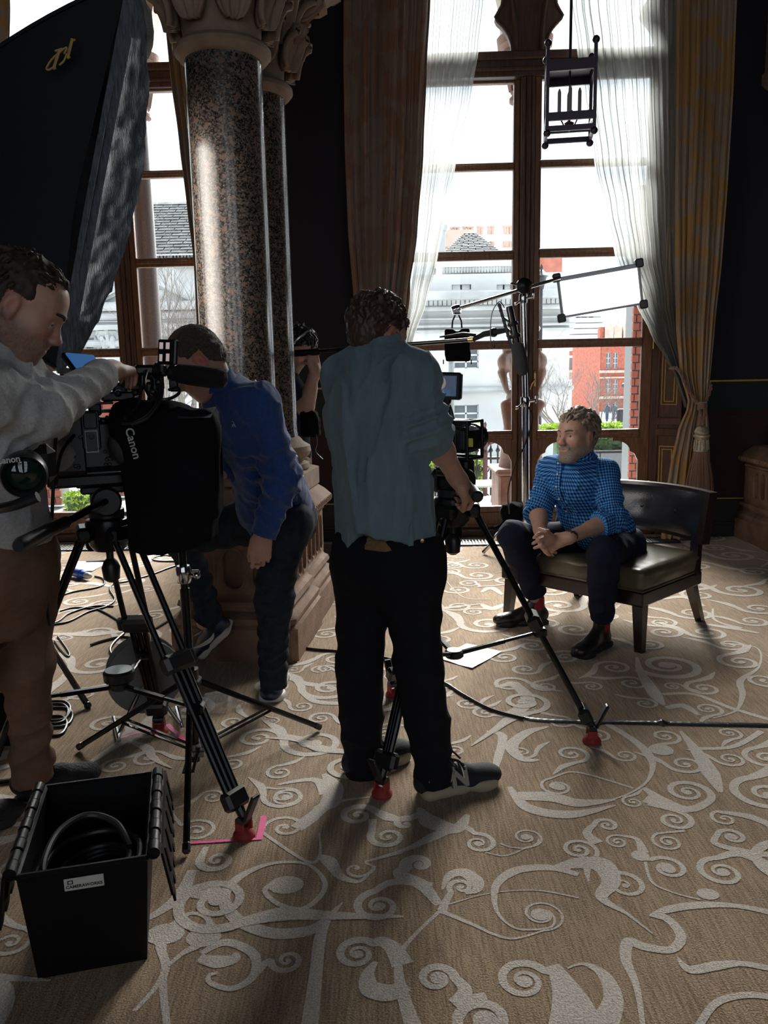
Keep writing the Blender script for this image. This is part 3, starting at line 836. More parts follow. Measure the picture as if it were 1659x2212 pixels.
stroke([(700, 1672), (720, 1700), (712, 1735), (680, 1750)], [.03, .13, .13, .05]); stroke([(600, 1695), (680, 1685), (705, 1715)], [.02, .06, .10]); stroke([(645, 1490), (680, 1515), (735, 1520)], [.03, .07, .07])
for a in [(169, 1300, 22, 90, 1), (208, 1367, 24, 0, 1), (140, 1378, 18, 90, 1), (214, 1435, 40, 180, 1), (315, 1273, 20, 180, -1), (985, 1222, 18, 90, 1), (1029, 1221, 22, 180, 1), (970, 1235, 18, 90, -1), (1034, 1243, 26, 180, 1), (988, 1274, 22, 180, 1), (988, 1310, 24, 170, 1), (1016, 1261, 18, 60, 1), (1053, 1349, 42, 160, 1), (1024, 1322, 18, 60, 1), (705, 1445, 16, 0, 1), (711, 1240, 18, 0, 1), (1508, 1222, 30, 0, 1), (1545, 1184, 24, 0, 1), (1585, 1200, 34, 170, 1), (1599, 1275, 38, 170, 1), (1508, 1285, 28, 80, 1), (1498, 1325, 32, 180, 1), (1528, 1367, 32, 170, 1), (1626, 1342, 26, 180, 1), (1639, 1315, 30, 170, 1), (1191, 1275, 30, 170, 1), (1208, 1308, 38, 10, -1), (1430, 1345, 24, 90, -1), (1434, 1366, 30, 90, -1), (1578, 1393, 26, 180, 1), (1240, 1360, 30, 0, -1), (1310, 1330, 26, 90, 1), (1180, 1345, 28, 90, 1), (1150, 1395, 26, 90, -1), (1220, 1420, 28, 60, 1), (1040, 1180, 16, 0, 1), (1120, 1195, 18, 0, -1), (1250, 1200, 22, 90, 1), (1630, 1235, 26, 0, 1), (1600, 1430, 34, 90, 1), (1650, 1470, 30, 0, -1), (230, 1190, 16, 0, 1), (300, 1220, 18, 90, 1), (180, 1230, 16, 90, -1), (330, 1330, 24, 90, 1), (270, 1500, 26, 90, -1), (180, 1500, 24, 90, 1), (230, 1565, 30, 0, 1), (720, 1300, 24, 0, 1), (705, 1370, 22, 90, 1), (760, 1350, 20, 90, -1), (950, 1380, 24, 90, 1), (790, 1240, 18, 0, 1), (1100, 1255, 22, 90, 1), (1480, 1255, 20, 90, -1), (1090, 1420, 26, 90, 1)]:
 scroll(a[0], a[1], a[2] * 1.45, *a[3:])
stroke([(1040, 1280), (1060, 1270), (1085, 1285)], [.03, .12, .04]); stroke([(1040, 1305), (1062, 1315), (1090, 1305)], [.04, .14, .04]); stroke([(1500, 1345), (1572, 1356), (1640, 1368)], [.03, .10, .03])
stroke([(1540, 1315), (1545, 1340), (1600, 1358)], [.02, .03, .08]); stroke([(1430, 1295), (1480, 1290), (1520, 1310)], [.03, .12, .05]); stroke([(960, 1250), (1000, 1290), (1060, 1295)], [.015, .02, .015])
rr = random.Random(21)
for trial in range(900):                       # the rest of the carpet carries the same motif
 x, y = rr.uniform(-3.4, 4.1), rr.uniform(-1.0, 6.75); R = rr.uniform(.085, .17)
 if any((x - a) ** 2 + (y - b) ** 2 < (1.0 * (R + c)) ** 2 for a, b, c in SPOTS): continue
 if 0.2 < y < 1.9 and x > -.75: continue
 SPOTS.append((x, y, R)); d = rr.choice((-1, 1)); a0 = rr.uniform(0, 6.28); N = 40; S = []
 for i in range(N + 1):
  t = i / N; a = a0 + d * t * 1.7 * 2 * math.pi; r_ = R * (1 - .84 * t ** .85)
  S.append(Vector((x + r_ * math.cos(a), y + r_ * math.sin(a), 0)))
 t0 = (S[0] - S[1]).normalized(); ra = (S[0] - Vector((x, y, 0))).normalized(); k_ = rr.uniform(.2, .9)
 T = [S[0] + t0 * R * 2.6 + ra * R * 2.2 * k_, S[0] + t0 * R * 1.5 + ra * R * .8, S[0] + t0 * R * .8 + ra * R * .2]
 tws = [.006, R * .28, R * .46, R * .27]
 TP = catmull(T + [S[0]], 8)[:-1]; W = []
 for i in range(len(TP)):
  f = i / len(TP) * 3; q = min(int(f), 2); W.append((tws[q] + (tws[q + 1] - tws[q]) * (f - q)) / 2)
 W += [R * (.27 - .13 * i / N) / 2 for i in range(N + 1)]
 _ribbon(TP + S, W); _disc(Vector((x, y, 0)) + (S[-1] - Vector((x, y, 0))) * .4, R * .2)
sc_o = SC.build('carpet_scroll', m_scroll, floor, kind='stuff', smooth=False, fix=False, label='cream scrollwork pile of the carpet')
# granite columns on carved pedestals
def granite_mat():
 m, nt, b = _nt('polished_granite'); L = nt.links.new
 b.inputs['Roughness'].default_value = 0.18; b.inputs['Specular IOR Level'].default_value = 0.75
 tc = nt.nodes.new('ShaderNodeTexCoord')
 v1 = nt.nodes.new('ShaderNodeTexVoronoi'); v1.inputs['Scale'].default_value = 150; L(tc.outputs['Object'], v1.inputs['Vector'])
 v2 = nt.nodes.new('ShaderNodeTexVoronoi'); v2.inputs['Scale'].default_value = 60; L(tc.outputs['Object'], v2.inputs['Vector'])
 r1 = nt.nodes.new('ShaderNodeValToRGB'); r1.color_ramp.interpolation = 'CONSTANT'
 for i, (p, c) in enumerate([(0, (.022, .019, .017)), (.32, (.07, .059, .051)), (.62, (.125, .10, .084)), (.87, (.19, .16, .138))]):
  e = r1.color_ramp.elements[i] if i < 2 else r1.color_ramp.elements.new(p)
  e.position = p; e.color = (*c, 1)
 sp = nt.nodes.new('ShaderNodeSeparateColor'); L(v1.outputs['Color'], sp.inputs[0]); L(sp.outputs[0], r1.inputs[0])
 s2 = nt.nodes.new('ShaderNodeSeparateColor'); L(v2.outputs['Color'], s2.inputs[0])
 gt = nt.nodes.new('ShaderNodeMath'); gt.operation = 'GREATER_THAN'; gt.inputs[1].default_value = 0.88; L(s2.outputs[1], gt.inputs[0])
 mx = nt.nodes.new('ShaderNodeMix'); mx.data_type = 'RGBA'; L(gt.outputs[0], mx.inputs[0]); L(r1.outputs[0], mx.inputs[6]); mx.inputs[7].default_value = (.19, .12, .088, 1)
 L(mx.outputs[2], b.inputs['Base Color'])
 return m
m_granite = granite_mat()
m_cap = mat('carved_limestone', (0.28, 0.20, 0.145), 0.8, spec=0.25, noise=0.2, nscale=9, bump=0.3, bscale=60)
def sq(h, ch=0.0):
 if ch <= 0: return [(-h, -h), (h, -h), (h, h), (-h, h)]
 c = h - ch
 return [(-c, -h), (c, -h), (h, -c), (h, c), (c, h), (-c, h), (-h, c), (-h, -c)]
def lancet(cx, hw, z0, z1, n=8):
 pts = []
 for q in range(n + 1):
  a = math.pi + math.pi * q / n
  pts.append((cx + hw * math.cos(a), z0 + hw + hw * math.sin(a)))
 for q in range(n + 1):
  a = math.pi * q / n
  pts.append((cx + hw * math.cos(a), z1 - hw + hw * math.sin(a)))
 return pts
def pedestal(root, c, yaw, h=0.76, hp=0.325, hd=0.262, shaft_r=0.184, faces=(0, 1, 2, 3)):
 R = Matrix.Translation(Vector(c)) @ Matrix.Rotation(yaw, 4, 'Z')
 def ring(hw, z, ch=.0): return [R @ Vector((x, y, z)) for x, y in sq(hw, ch)]
 pl = MB()
 pl.loft([ring(hp, 0, .03), ring(hp, .165, .03), ring(hp - .012, .18, .03)])
 pl.build('plinth', m_stone, root)
 ms = MB()
 prof = [(hp - .014, .18), (hp - .006, .20), (hp - .006, .215), (hp - .03, .235), (hp - .05, .245), (hp - .045, .262), (hp - .028, .27), (hp - .035, .295), (hp - .055, .31), (hd + .002, .325)]
 ms.loft([ring(a, z, .03) for a, z in prof])
 ms.build('base_moulding', m_stone, root)
 dd = MB()                                    # dado with recessed lancet panels
 z0, z1 = .32, h - .17
 for fi in range(4):
  F = R @ Matrix.Rotation(fi * math.pi / 2, 4, 'Z') @ Matrix.Translation((0, -hd, 0)) @ Matrix.Rotation(math.pi / 2, 4, 'X')
  w = hd
  wide = fi % 2 == 0
  cs = (-.165, -.055, .055, .165) if not wide else (-.15, 0, .15)
  hwid = .038 if not wide else .05
  dd.plate([(-w, z0), (w, z0), (w, z1), (-w, z1)], [lancet(x, hwid, z0 + .035, z1 - .035) for x in cs], F, .02, back=.035, sides=False)
  for x in cs:
   dd.tube([F @ Vector((p[0], p[1], .001)) for p in lancet(x, hwid + .009, z0 + .026, z1 - .026)], .006, 5, closed=True)
 dd.build('dado', m_stone, root)
 cp = MB()
 zc = h - .17
 prof = [(hd + .002, zc - .005), (hd + .014, zc + .004), (hd + .014, zc + .02), (hd + .006, zc + .026), (hd + .04, zc + .035), (hd + .055, zc + .05), (hd + .055, zc + .085), (hd + .045, zc + .095), (hd + .02, zc + .125), (hd - .01, zc + .15), (hd - .03, zc + .17)]
 cp.loft([ring(a, z, .03) for a, z in prof])
 cp.build('cornice', m_stone, root)
 dn = MB()                                    # row of carved teeth under the cornice
 for fi in range(4):
  F = R @ Matrix.Rotation(fi * math.pi / 2, 4, 'Z')
  for i in range(15):
   x = -(hd + .04) + (2 * hd + .08) * (i + .5) / 15
   dn.box(F @ Vector((x, -(hd + .052), zc + .068)), (.018, .014, .028), yaw=yaw + fi * math.pi / 2, bev=.004)
 dn.build('dentils', m_stone, root, kind='stuff')
 ab = MB()                                    # attic base of the shaft
 r = shaft_r
 ab.loft([ring(r + .075, h - .01, .02), ring(r + .075, h + .09, .02), ring(r + .05, h + .10, .02)])
 prof = [(r + .05, h + .095), (r + .065, h + .11), (r + .06, h + .135), (r + .03, h + .145), (r + .03, h + .16), (r + .06, h + .175), (r + .075, h + .205), (r + .07, h + .235), (r + .03, h + .26), (r + .02, h + .275), (r + .004, h + .29)]
 ab.lathe(prof, base=c, n=40)
 ab.build('shaft_base', m_cap, root)
def capital(root, c, r, z):
 """bell of big curling leaves, modelled as one soft carved mass with each leaf a part"""
 b = MB(); b.lathe([(r - .005, z), (r + .005, z + .1), (r + .04, z + .25), (r + .12, z + .38), (r + .2, z + .44)], base=c, n=32)
 b.build('bell', m_cap, root)
 def leaf(az, z0, hgt, out, wid):
  rings = []
  d = Vector((math.cos(az), math.sin(az), 0)); t = Vector((-math.sin(az), math.cos(az), 0))
  N = 16
  mb = MB(); pts = []
  for i in range(N + 1):
   s = i / N
   if s < .62:
    q = s / .62
    p = Vector(c) + d * (r + .02 + .045 * q * q + out * .35 * q ** 3) + Vector((0, 0, z0 + hgt * q))
   else:                                  # curl over and down
    a = (s - .62) / .38 * math.pi * 1.25
    rr = out * .45
    p = Vector(c) + d * (r + .065 + out * .35 + rr * math.sin(a) * 1.0 + .02) + Vector((0, 0, z0 + hgt + rr * .55 * (math.sin(a * .9)) - rr * (1 - math.cos(a)) * .62))
   pts.append(p)
  prof = []
  for i, p in enumerate(pts):
   s = i / N
   w = wid * (.55 + .45 * math.sin(math.pi * min(1, s * 1.15) ** .8)) * (1 - .35 * max(0, s - .7) / .3)
   tt = (pts[min(i + 1, N)] - pts[max(i - 1, 0)]).normalized(); nn = t.cross(tt)
   row = []
   for k in range(15):
    x = (k / 14 - .5) * 2
    rid = .013 * math.cos(x * math.pi * 3.5) - .03 * x * x
    row.append(p + t * (w * x) + nn * (-rid))
   row2 = [q - nn * (-.028) for q in row][::-1]
   prof.append(row + row2)
  mb.loft(prof)
  mb.build('leaf', m_cap, root, angle=None)
 for i in range(8):
  leaf(rad(22.5 + 45 * i), z + .05, .19, .10, .085)
 for i in range(8):
  leaf(rad(45 * i), z + .16, .26, .17, .10)
 a = MB()
 yaw = rad(-5)
 R = Matrix.Translation(Vector(c)) @ Matrix.Rotation(yaw, 4, 'Z')
 for (h0, h1, hw0, hw1) in ((.44, .47, r + .15, r + .17), (.47, .50, r + .20, r + .20), (.50, .56, r + .20, r + .26), (.56, .64, r + .27, r + .27)):
  a.loft([[R @ Vector((x, y, z + h0)) for x, y in sq(hw0, .05)], [R @ Vector((x, y, z + h1)) for x, y in sq(hw1, .05)]])
 a.build('abacus', m_cap, root)
def column(c, r, label, yaw, zr=2.885, hp=.325):
 root = thing('stone_column', label, 'column', c)
 pedestal(root, c, yaw, shaft_r=r, hp=hp, hd=hp - .063)
 s = MB(); z0 = .76 + .285
 s.lathe([(r + .006, z0), (r, z0 + .05), (r * .985, zr - .1), (r * .985, zr)], base=c, n=72)
 s.build('shaft', m_granite, root, label='polished speckled granite shaft')
 g = MB(); g.lathe([(r, zr - .02), (r + .025, zr - .01), (r + .043, zr + .012), (r + .043, zr + .03), (r + .025, zr + .05), (r + .004, zr + .056), (r, zr + .075)], base=c, n=56)
 g.build('neck_ring', m_cap, root)
 capital(root, c, r, zr + .05)
 t = MB(); t.box((c[0], c[1], zr + .69 + (ZC - zr - .69) / 2), (2 * r + .5, 2 * r + .5, ZC - zr - .69), yaw=rad(-5)); t.build('impost', m_cap, root)
PYAW = rad(-7)
column((-.722, 4.165, 0), .184, 'nearer polished granite column on a carved stone pedestal, beside the bending man', PYAW)
column((-.672, 4.70, 0), .180, 'farther granite column half hidden behind the nearer granite column', PYAW)
column((3.36, 6.22, 0), .184, 'stone column with carved pedestal cut by the right edge of the photo', rad(0), hp=.45)
# curtains
def wpx(px, py, off=0.0):
 d = ray(px, py); o = WO + WN * off
 t = (o - CAM).dot(WN) / d.dot(WN); p = CAM + d * t
 return (p - WO).dot(WU), p.z
def damask_mat(name, c1, c2):
 m, nt, b = _nt(name); L = nt.links.new
 b.inputs['Roughness'].default_value = 0.55; b.inputs['Sheen Weight'].default_value = 0.4; b.inputs['Specular IOR Level'].default_value = 0.3
 tc = nt.nodes.new('ShaderNodeTexCoord')
 n0 = nt.nodes.new('ShaderNodeTexNoise'); n0.inputs['Scale'].default_value = 5; L(tc.outputs['Object'], n0.inputs['Vector'])
 sc = nt.nodes.new('ShaderNodeVectorMath'); sc.operation = 'MULTIPLY_ADD'; sc.inputs[1].default_value = (.35, .35, .35)
 L(n0.outputs['Color'], sc.inputs[0]); L(tc.outputs['Object'], sc.inputs[2])
 v = nt.nodes.new('ShaderNodeTexVoronoi'); v.inputs['Scale'].default_value = 6.5; v.feature = 'SMOOTH_F1'; L(sc.outputs[0], v.inputs['Vector'])
 r = nt.nodes.new('ShaderNodeValToRGB'); r.color_ramp.elements[0].position = .40; r.color_ramp.elements[1].position = .45
 r.color_ramp.elements[0].color = (*c1, 1); r.color_ramp.elements[1].color = (*c2, 1)
 L(v.outputs['Distance'], r.inputs[0]); L(r.outputs[0], b.inputs['Base Color'])
 w = nt.nodes.new('ShaderNodeTexNoise'); w.inputs['Scale'].default_value = 260; L(tc.outputs['Object'], w.inputs['Vector'])
 bp = nt.nodes.new('ShaderNodeBump'); bp.inputs['Strength'].default_value = .25; bp.inputs['Distance'].default_value = .004; L(w.outputs['Fac'], bp.inputs['Height']); L(bp.outputs[0], b.inputs['Normal'])
 return m
m_drape = damask_mat('gold_damask', (0.31, 0.22, 0.15), (0.36, 0.20, 0.065))
m_draped = damask_mat('brown_damask', (0.27, 0.175, 0.125), (0.25, 0.125, 0.065))
def sheer_mat():
 m, nt, b = _nt('sheer_voile'); nt.nodes.remove(b); L = nt.links.new
 out = nt.nodes['Material Output']
 tr = nt.nodes.new('ShaderNodeBsdfTransparent'); tr.inputs[0].default_value = (.86, .88, .90, 1)
 tl = nt.nodes.new('ShaderNodeBsdfTranslucent'); tl.inputs[0].default_value = (.46, .47, .46, 1)
 df = nt.nodes.new('ShaderNodeBsdfDiffuse'); df.inputs[0].default_value = (.68, .67, .62, 1)
 m1 = nt.nodes.new('ShaderNodeMixShader'); m1.inputs[0].default_value = .3; L(tl.outputs[0], m1.inputs[1]); L(df.outputs[0], m1.inputs[2])
 lw = nt.nodes.new('ShaderNodeLayerWeight'); lw.inputs[0].default_value = .35
 mr = nt.nodes.new('ShaderNodeMapRange'); mr.inputs['To Min'].default_value = .6; mr.inputs['To Max'].default_value = .95; L(lw.outputs['Facing'], mr.inputs[0])
 m2 = nt.nodes.new('ShaderNodeMixShader'); L(mr.outputs[0], m2.inputs[0]); L(tr.outputs[0], m2.inputs[1]); L(m1.outputs[0], m2.inputs[2])
 L(m2.outputs[0], out.inputs[0])
 return m
m_sheer = sheer_mat()
def interp(tab, z):
 """tab: list of (z, a, b) sorted by falling z"""
 if z >= tab[0][0]: return tab[0][1:]
 for p, q in zip(tab, tab[1:]):
  if z >= q[0]:
   t = (p[0] - z) / max(1e-9, p[0] - q[0]); t = t * t * (3 - 2 * t) * .5 + t * .5
   return tuple(p[i] + (q[i] - p[i]) * t for i in range(1, len(p)))
 return tab[-1][1:]
def drape(name, tab, nf, amp, off, m, parent=None, seed=1, rows=70, per=10, taperfold=True, label=None, sharp=1.0):
 """tab rows: (z, u_left, u_right, offset) ; nf folds across"""
 r = random.Random(seed)
 ph = [r.uniform(-.25, .25) for _ in range(nf + 2)]; am = [r.uniform(.55, 1.2) for _ in range(nf + 2)]
 W0 = max(b - a for _, a, b, *_ in tab)
 zt, zb = tab[0][0], tab[-1][0]
 n = nf * per
 vs = []
 for i in range(rows + 1):
  z = zt + (zb - zt) * i / rows
  a, b, o = interp(tab, z)
  w = b - a; comp = min(1.6, W0 / max(w, .02)) ** .5
  for j in range(n + 1):
   s = j / n
   f = s * nf; k = int(min(f, nf - 1)); t = f - k
   wob = .10 * math.sin(z * 2.3 + k * 1.7) + ph[k]
   y = math.sin(2 * math.pi * (t + wob * math.sin(math.pi * t)))
   y = math.copysign(abs(y) ** sharp, y)
   env = min(1, s * nf * 1.2, (1 - s) * nf * 1.2 + .25)
   d = amp * comp * am[k] * y * (.4 + .6 * env) * (.85 + .15 * math.sin(z * 1.3 + k))
   du = .22 * w / nf * math.sin(4 * math.pi * t) * .6
   vs.append(wl(a + w * s + du, z, off + o + d))
 fs = [(i * (n + 1) + j, i * (n + 1) + j + 1, (i + 1) * (n + 1) + j + 1, (i + 1) * (n + 1) + j) for i in range(rows) for j in range(n)]
 me = raw_mesh(name, vs, fs, m, True)
 return from_mesh(name, me, parent, label=label)
def tabpx(rows, off):
 out = []
 for (y, xl, xr, *o) in rows:
  ul, zl = wpx(xl, y, off); ur, zr = wpx(xr, y, off)
  out.append([(zl + zr) / 2, ul, ur, o[0] if o else 0.0])
 return out
def ext(tab, z):                              # carry the top row straight up to the rail
 t = tab[0]; q = tab[1]; g = (z - t[0]) / (t[0] - q[0])
 return [[z, t[1] + (t[1] - q[1]) * g * .5, t[2] + (t[2] - q[2]) * g * .3, t[3]]] + tab
m_rope = mat('bronze_silk_cord', (0.16, 0.075, 0.045), 0.6, sheen=0.5, noise=0.2, nscale=80)
m_tsilver = mat('tarnished_silver_thread', (0.42, 0.36, 0.28), 0.4, 0.5, noise=0.35, nscale=60)
def rope(mb, P, r, n=2):
 P = catmull(P, 14)
 L = 0
 for s in range(n):
  Q = []; L = 0
  for i, p in enumerate(P):
   if i: L += (P[i] - P[i - 1]).length
   t = (P[min(i + 1, len(P) - 1)] - P[max(i - 1, 0)]).normalized(); F = frame(t)
   a = L / (r * 7) * 2 * math.pi + s * 2 * math.pi / n
   Q.append(p + F.col[0] * (math.cos(a) * r * .55) + F.col[1] * (math.sin(a) * r * .55))
  mb.tube(Q, r * .62, 6)
def tassel(root, u, z, off, L=.56):
 c = MB()
 c.lathe([(.012, .02), (.03, .012), (.048, -.005), (.058, -.03), (.05, -.045), (.062, -.055), (.062, -.068), (.05, -.076), (.044, -.09), (.046, -.13), (.056, -.165), (.06, -.178), (.05, -.182)], base=wl(u, z, off), n=24)
 for i in range(12):
  a = 2 * math.pi * i / 12
  b = wl(u, z, off) + Vector((math.cos(a) * .047, math.sin(a) * .047, 0))
  c.cyl(b + Vector((0, 0, -.09)), b + Vector((math.cos(a) * .008, math.sin(a) * .008, -.165)), .007, n=6)
 cap = c.build('tassel_cap', m_tsilver, root, label='tarnished silver tassel cap')
 f = MB(); base = wl(u, z - .178, off)
 f.lathe([(.046, 0), (.062, -.1), (.082, -.25), (.095, -.40), (.09, -.405)], base=base, n=30)
 rr = random.Random(4)
 for i in range(150):
  a = 2 * math.pi * i / 150 + rr.uniform(-.02, .02); l = L - .178 - rr.uniform(0, .03)
  p0 = base + Vector((math.cos(a) * .05, math.sin(a) * .05, 0)); q = .10 + rr.uniform(-.012, .012)
  p1 = base + Vector((math.cos(a) * q * .85, math.sin(a) * q * .85, -l * .55)); p2 = base + Vector((math.cos(a) * q, math.sin(a) * q, -l))
  f.tube([p0, p1, p2], [.003, .003, .002], 4, caps=False)
 f.build('fringe', m_rope, root, kind='stuff')
ZR = 5.2
def curtain_pole(c, name):
 root = thing('curtain_pole', 'curtain pole above the ' + name + ' French window', 'pole', wl(c, 5.25, .45))
 m = MB(); m.cyl(wl(c - 1.5, 5.25, .4), wl(c + 1.5, 5.25, .4), .03, n=12); m.build('rod', m_woodd, root)
 for u in (c - 1.4, c + 1.4):
  m = MB(); m.bar(wl(u, 5.25, .14), wl(u, 5.25, .4), .04); m.build('bracket', m_woodd, root)
curtain_pole(WCR, 'right'); 
O1 = .34
t1 = tabpx([(0, 742, 930), (150, 742, 922), (330, 745, 915), (500, 752, 902), (660, 765, 880), (760, 772, 850, .02), (860, 775, 820, .03), (950, 765, 830, .02), (1150, 750, 850)], O1)
c1 = thing('damask_curtain', 'long brown damask curtain left of the right French window, behind the teal shirted man', 'curtain', wl(-.05, 0, O1))
drape('drape', ext(t1, ZR), 9, .05, O1, m_draped, c1, seed=3)
mb = MB(); zt = t1[6][0]; ua, ub = t1[6][1], t1[6][2]
rope(mb, [wl(ua - .03, zt + .13, O1 - .14), wl(ua - .02, zt + .05, O1 + .1), wl((ua + ub) / 2, zt - .02, O1 + .13), wl(ub + .02, zt + .04, O1 + .08), wl(ub + .03, zt + .1, O1 - .1)], .014); mb.build('tieback_cord', m_rope, c1)
O2 = .36
t2 = tabpx([(0, 1462, 1592), (200, 1461, 1584), (400, 1458, 1572), (560, 1458, 1560), (700, 1460, 1545), (800, 1466, 1534, .02), (872, 1484, 1524, .03), (930, 1462, 1530, .02), (1000, 1448, 1534), (1080, 1436, 1538), (1163, 1428, 1530)], O2)
c2 = thing('damask_curtain', 'gold damask curtain tied back with a tasselled cord right of the right French window', 'curtain', wl(2.25, 0, O2))
drape('drape', ext(t2, ZR), 7, .042, O2, m_drape, c2, seed=8)
mb = MB(); zt = t2[6][0]; ua, ub = t2[6][1], t2[6][2]; um = (ua + ub) / 2
pa = wpx(1462, 800, O2); pb = wpx(1528, 835, O2); pm = wpx(1503, 875, O2)
rope(mb, [wl(pa[0] - .02, pa[1] + .02, O2 - .1), wl(pa[0], pa[1], O2 + .05), wl(pm[0] - .09, pm[1] + .11, O2 + .10), wl(pm[0], pm[1], O2 + .13), wl(pm[0] + .07, pm[1] + .12, O2 + .10), wl(pb[0], pb[1] + .02, O2 + .05), wl(pb[0] + .02, pb[1] + .06, O2 - .1)], .013)
rope(mb, [wl(pm[0] - .03, pm[1] + .0, O2 + .14), wl(pm[0] - .005, pm[1] - .09, O2 + .15), wl(pm[0], pm[1] - .17, O2 + .15)], .012)
rope(mb, [wl(pm[0] + .03, pm[1] + .0, O2 + .14), wl(pm[0] + .01, pm[1] - .09, O2 + .16), wl(pm[0], pm[1] - .17, O2 + .15)], .012)
for i in range(3): mb.lathe([(.02, -.012), (.034, -.008), (.034, .008), (.02, .012)], base=wl(pm[0], pm[1] - .012 + i * .014, O2 + .145), n=14)
mb.build('tieback_cord', m_rope, c2)
tassel(c2, pm[0], pm[1] - .17, O2 + .16)
O3 = .20
t3 = tabpx([(0, 922, 1046), (100, 918, 1035), (200, 914, 1020), (350, 908, 985), (450, 902, 966), (560, 895, 945), (650, 885, 922), (740, 868, 892), (800, 845, 868)], O3)
o = drape('sheer_curtain', ext(t3, ZR), 9, .022, O3, m_sheer, seed=5, sharp=.8)
tag(o, 'white sheer curtain swept to the left side of the right French window', 'curtain', 'sheer curtains')
t4 = tabpx([(0, 1232, 1466), (100, 1246, 1466), (200, 1262, 1465), (350, 1284, 1464), (450, 1305, 1463), (550, 1328, 1462), (650, 1372, 1462), (720, 1405, 1464), (780, 1440, 1470), (815, 1460, 1478), (880, 1478, 1500)], O3)
o = drape('sheer_curtain', ext(t4, ZR), 13, .03, O3, m_sheer, seed=11, per=9, sharp=.8)
tag(o, 'white sheer curtain swept to the right side of the right French window', 'curtain', 'sheer curtains')
t4b = tabpx([(835, 1524, 1529), (900, 1522, 1531), (1000, 1522, 1537), (1100, 1524, 1542)], O3)
o = drape('sheer_tail', t4b, 3, .015, O3 - .03, m_sheer, seed=4, rows=24); tag(o, 'white sheer tail hanging below the tie-back of the gold curtain', 'curtain')
O4 = .40
t5 = tabpx([(0, 352, 420), (150, 366, 440), (300, 386, 455), (450, 404, 460), (560, 418, 470), (700, 425, 490), (900, 430, 500), (1150, 430, 520)], O4)
c5 = thing('damask_curtain', 'brown damask curtain by the left French window, mostly hidden behind the granite column', 'curtain', wl(-1.4, 0, O4))
drape('drape', ext(t5, ZR), 6, .035, O4, m_drape, c5, seed=9)
curtain_pole(WCL, 'left')
t6 = tabpx([(0, -120, 22), (160, -110, 20), (500, -100, 16), (1160, -90, 10)], O4)
c6 = thing('damask_curtain', 'gold damask curtain at the far left edge, beside the left French window', 'curtain', wl(-3.3, 0, O4))
drape('drape', ext(t6, ZR), 5, .035, O4, m_drape, c6, seed=19)
# what stands outside the windows
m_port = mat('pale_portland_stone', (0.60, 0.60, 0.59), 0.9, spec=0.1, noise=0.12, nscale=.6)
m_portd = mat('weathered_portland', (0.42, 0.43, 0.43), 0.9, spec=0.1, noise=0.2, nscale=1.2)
m_slate = mat('grey_slate', (0.12, 0.125, 0.13), 0.85, spec=0.1, noise=0.3, nscale=3)
m_red = mat('red_brick', (0.36, 0.12, 0.085), 0.9, spec=0.1, noise=0.25, nscale=3)
m_redd = mat('pale_brick', (0.52, 0.40, 0.34), 0.9, spec=0.1, noise=0.15, nscale=2)
m_winglass = mat('far_window_glass', (0.12, 0.14, 0.16), 0.15)
m_white = mat('white_paint', (0.75, 0.76, 0.76), 0.7)
m_iron = mat('black_iron', (0.025, 0.022, 0.026), 0.45, 0.3)
m_bark = mat('grey_bark', (0.17, 0.145, 0.13), 0.9)
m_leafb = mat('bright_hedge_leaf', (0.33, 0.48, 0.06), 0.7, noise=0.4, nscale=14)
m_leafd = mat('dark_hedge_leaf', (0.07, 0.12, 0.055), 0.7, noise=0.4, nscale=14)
m_pave = mat('pale_terrace_paving', (0.42, 0.42, 0.41), 0.9, noise=0.1, nscale=3)
m_road = mat('pale_road', (0.45, 0.46, 0.47), 0.9, noise=0.06, nscale=.5)
m_porch = mat('porch_terracotta', (0.20, 0.125, 0.10), 0.8, noise=0.25, nscale=8, bump=0.4, bscale=40)
m_porchg = mat('porch_granite', (0.085, 0.065, 0.06), 0.35, noise=0.4, nscale=120)
m_grey = mat('grey_panel', (0.20, 0.215, 0.23), 0.6)
def sstruct(mb, name, m): return mb.build(name, m, kind='structure')
mb = MB(); mb.box((0, 9.0, -.12), (24, 3.7, .16)); sstruct(mb, 'terrace_ground', m_pave)
mb = MB(); mb.add([(-60, 10.9, -1.0), (60, 10.9, -1.0), (60, 160, -7.0), (-60, 160, -7.0), (-60, 10.9, -1.5), (60, 10.9, -1.5), (60, 160, -7.5), (-60, 160, -7.5)], [(0, 1, 2, 3), (7, 6, 5, 4), (4, 5, 1, 0), (5, 6, 2, 1), (6, 7, 3, 2), (7, 4, 0, 3)]); sstruct(mb, 'street_ground', m_road)
def gz(Y): return -1.0 - 6.0 * (Y - 10.9) / 149.1
def facade(root, x0, x1, Y, zt, m, windows=(), name='wall', depth=6):
 mb = MB(); mb.plate([(x0, -7), (x1, -7), (x1, zt), (x0, zt)], [[(a, c), (b, c), (b, d), (a, d)] for a, b, c, d in windows], Matrix(((1, 0, 0, 0), (0, 0, -1, Y), (0, 1, 0, 0), (0, 0, 0, 1))), .25, back=.25, sides=False)
 mb.box(((x0 + x1) / 2, Y + .27 + depth / 2, zt / 2 - 3.5), (x1 - x0, depth, zt + 7))
 mb.build(name, m, root)
 for a, b, c, d in windows:
  w = MB(); w.box(((a + b) / 2, Y + .2, (c + d) / 2), (b - a, .04, d - c)); f = w.build('window', m_winglass, root)
  g = MB(); nx = 2 if b - a < 1.6 else 4
  for i in range(nx + 1): g.box((a + (b - a) * i / nx, Y + .17, (c + d) / 2), (.05, .05, d - c))
  for i in range(4): g.box(((a + b) / 2, Y + .17, c + (d - c) * i / 3), (b - a, .05, .05))
  g.build('glazing_bars', m_grey if nx == 4 else m_white, f)
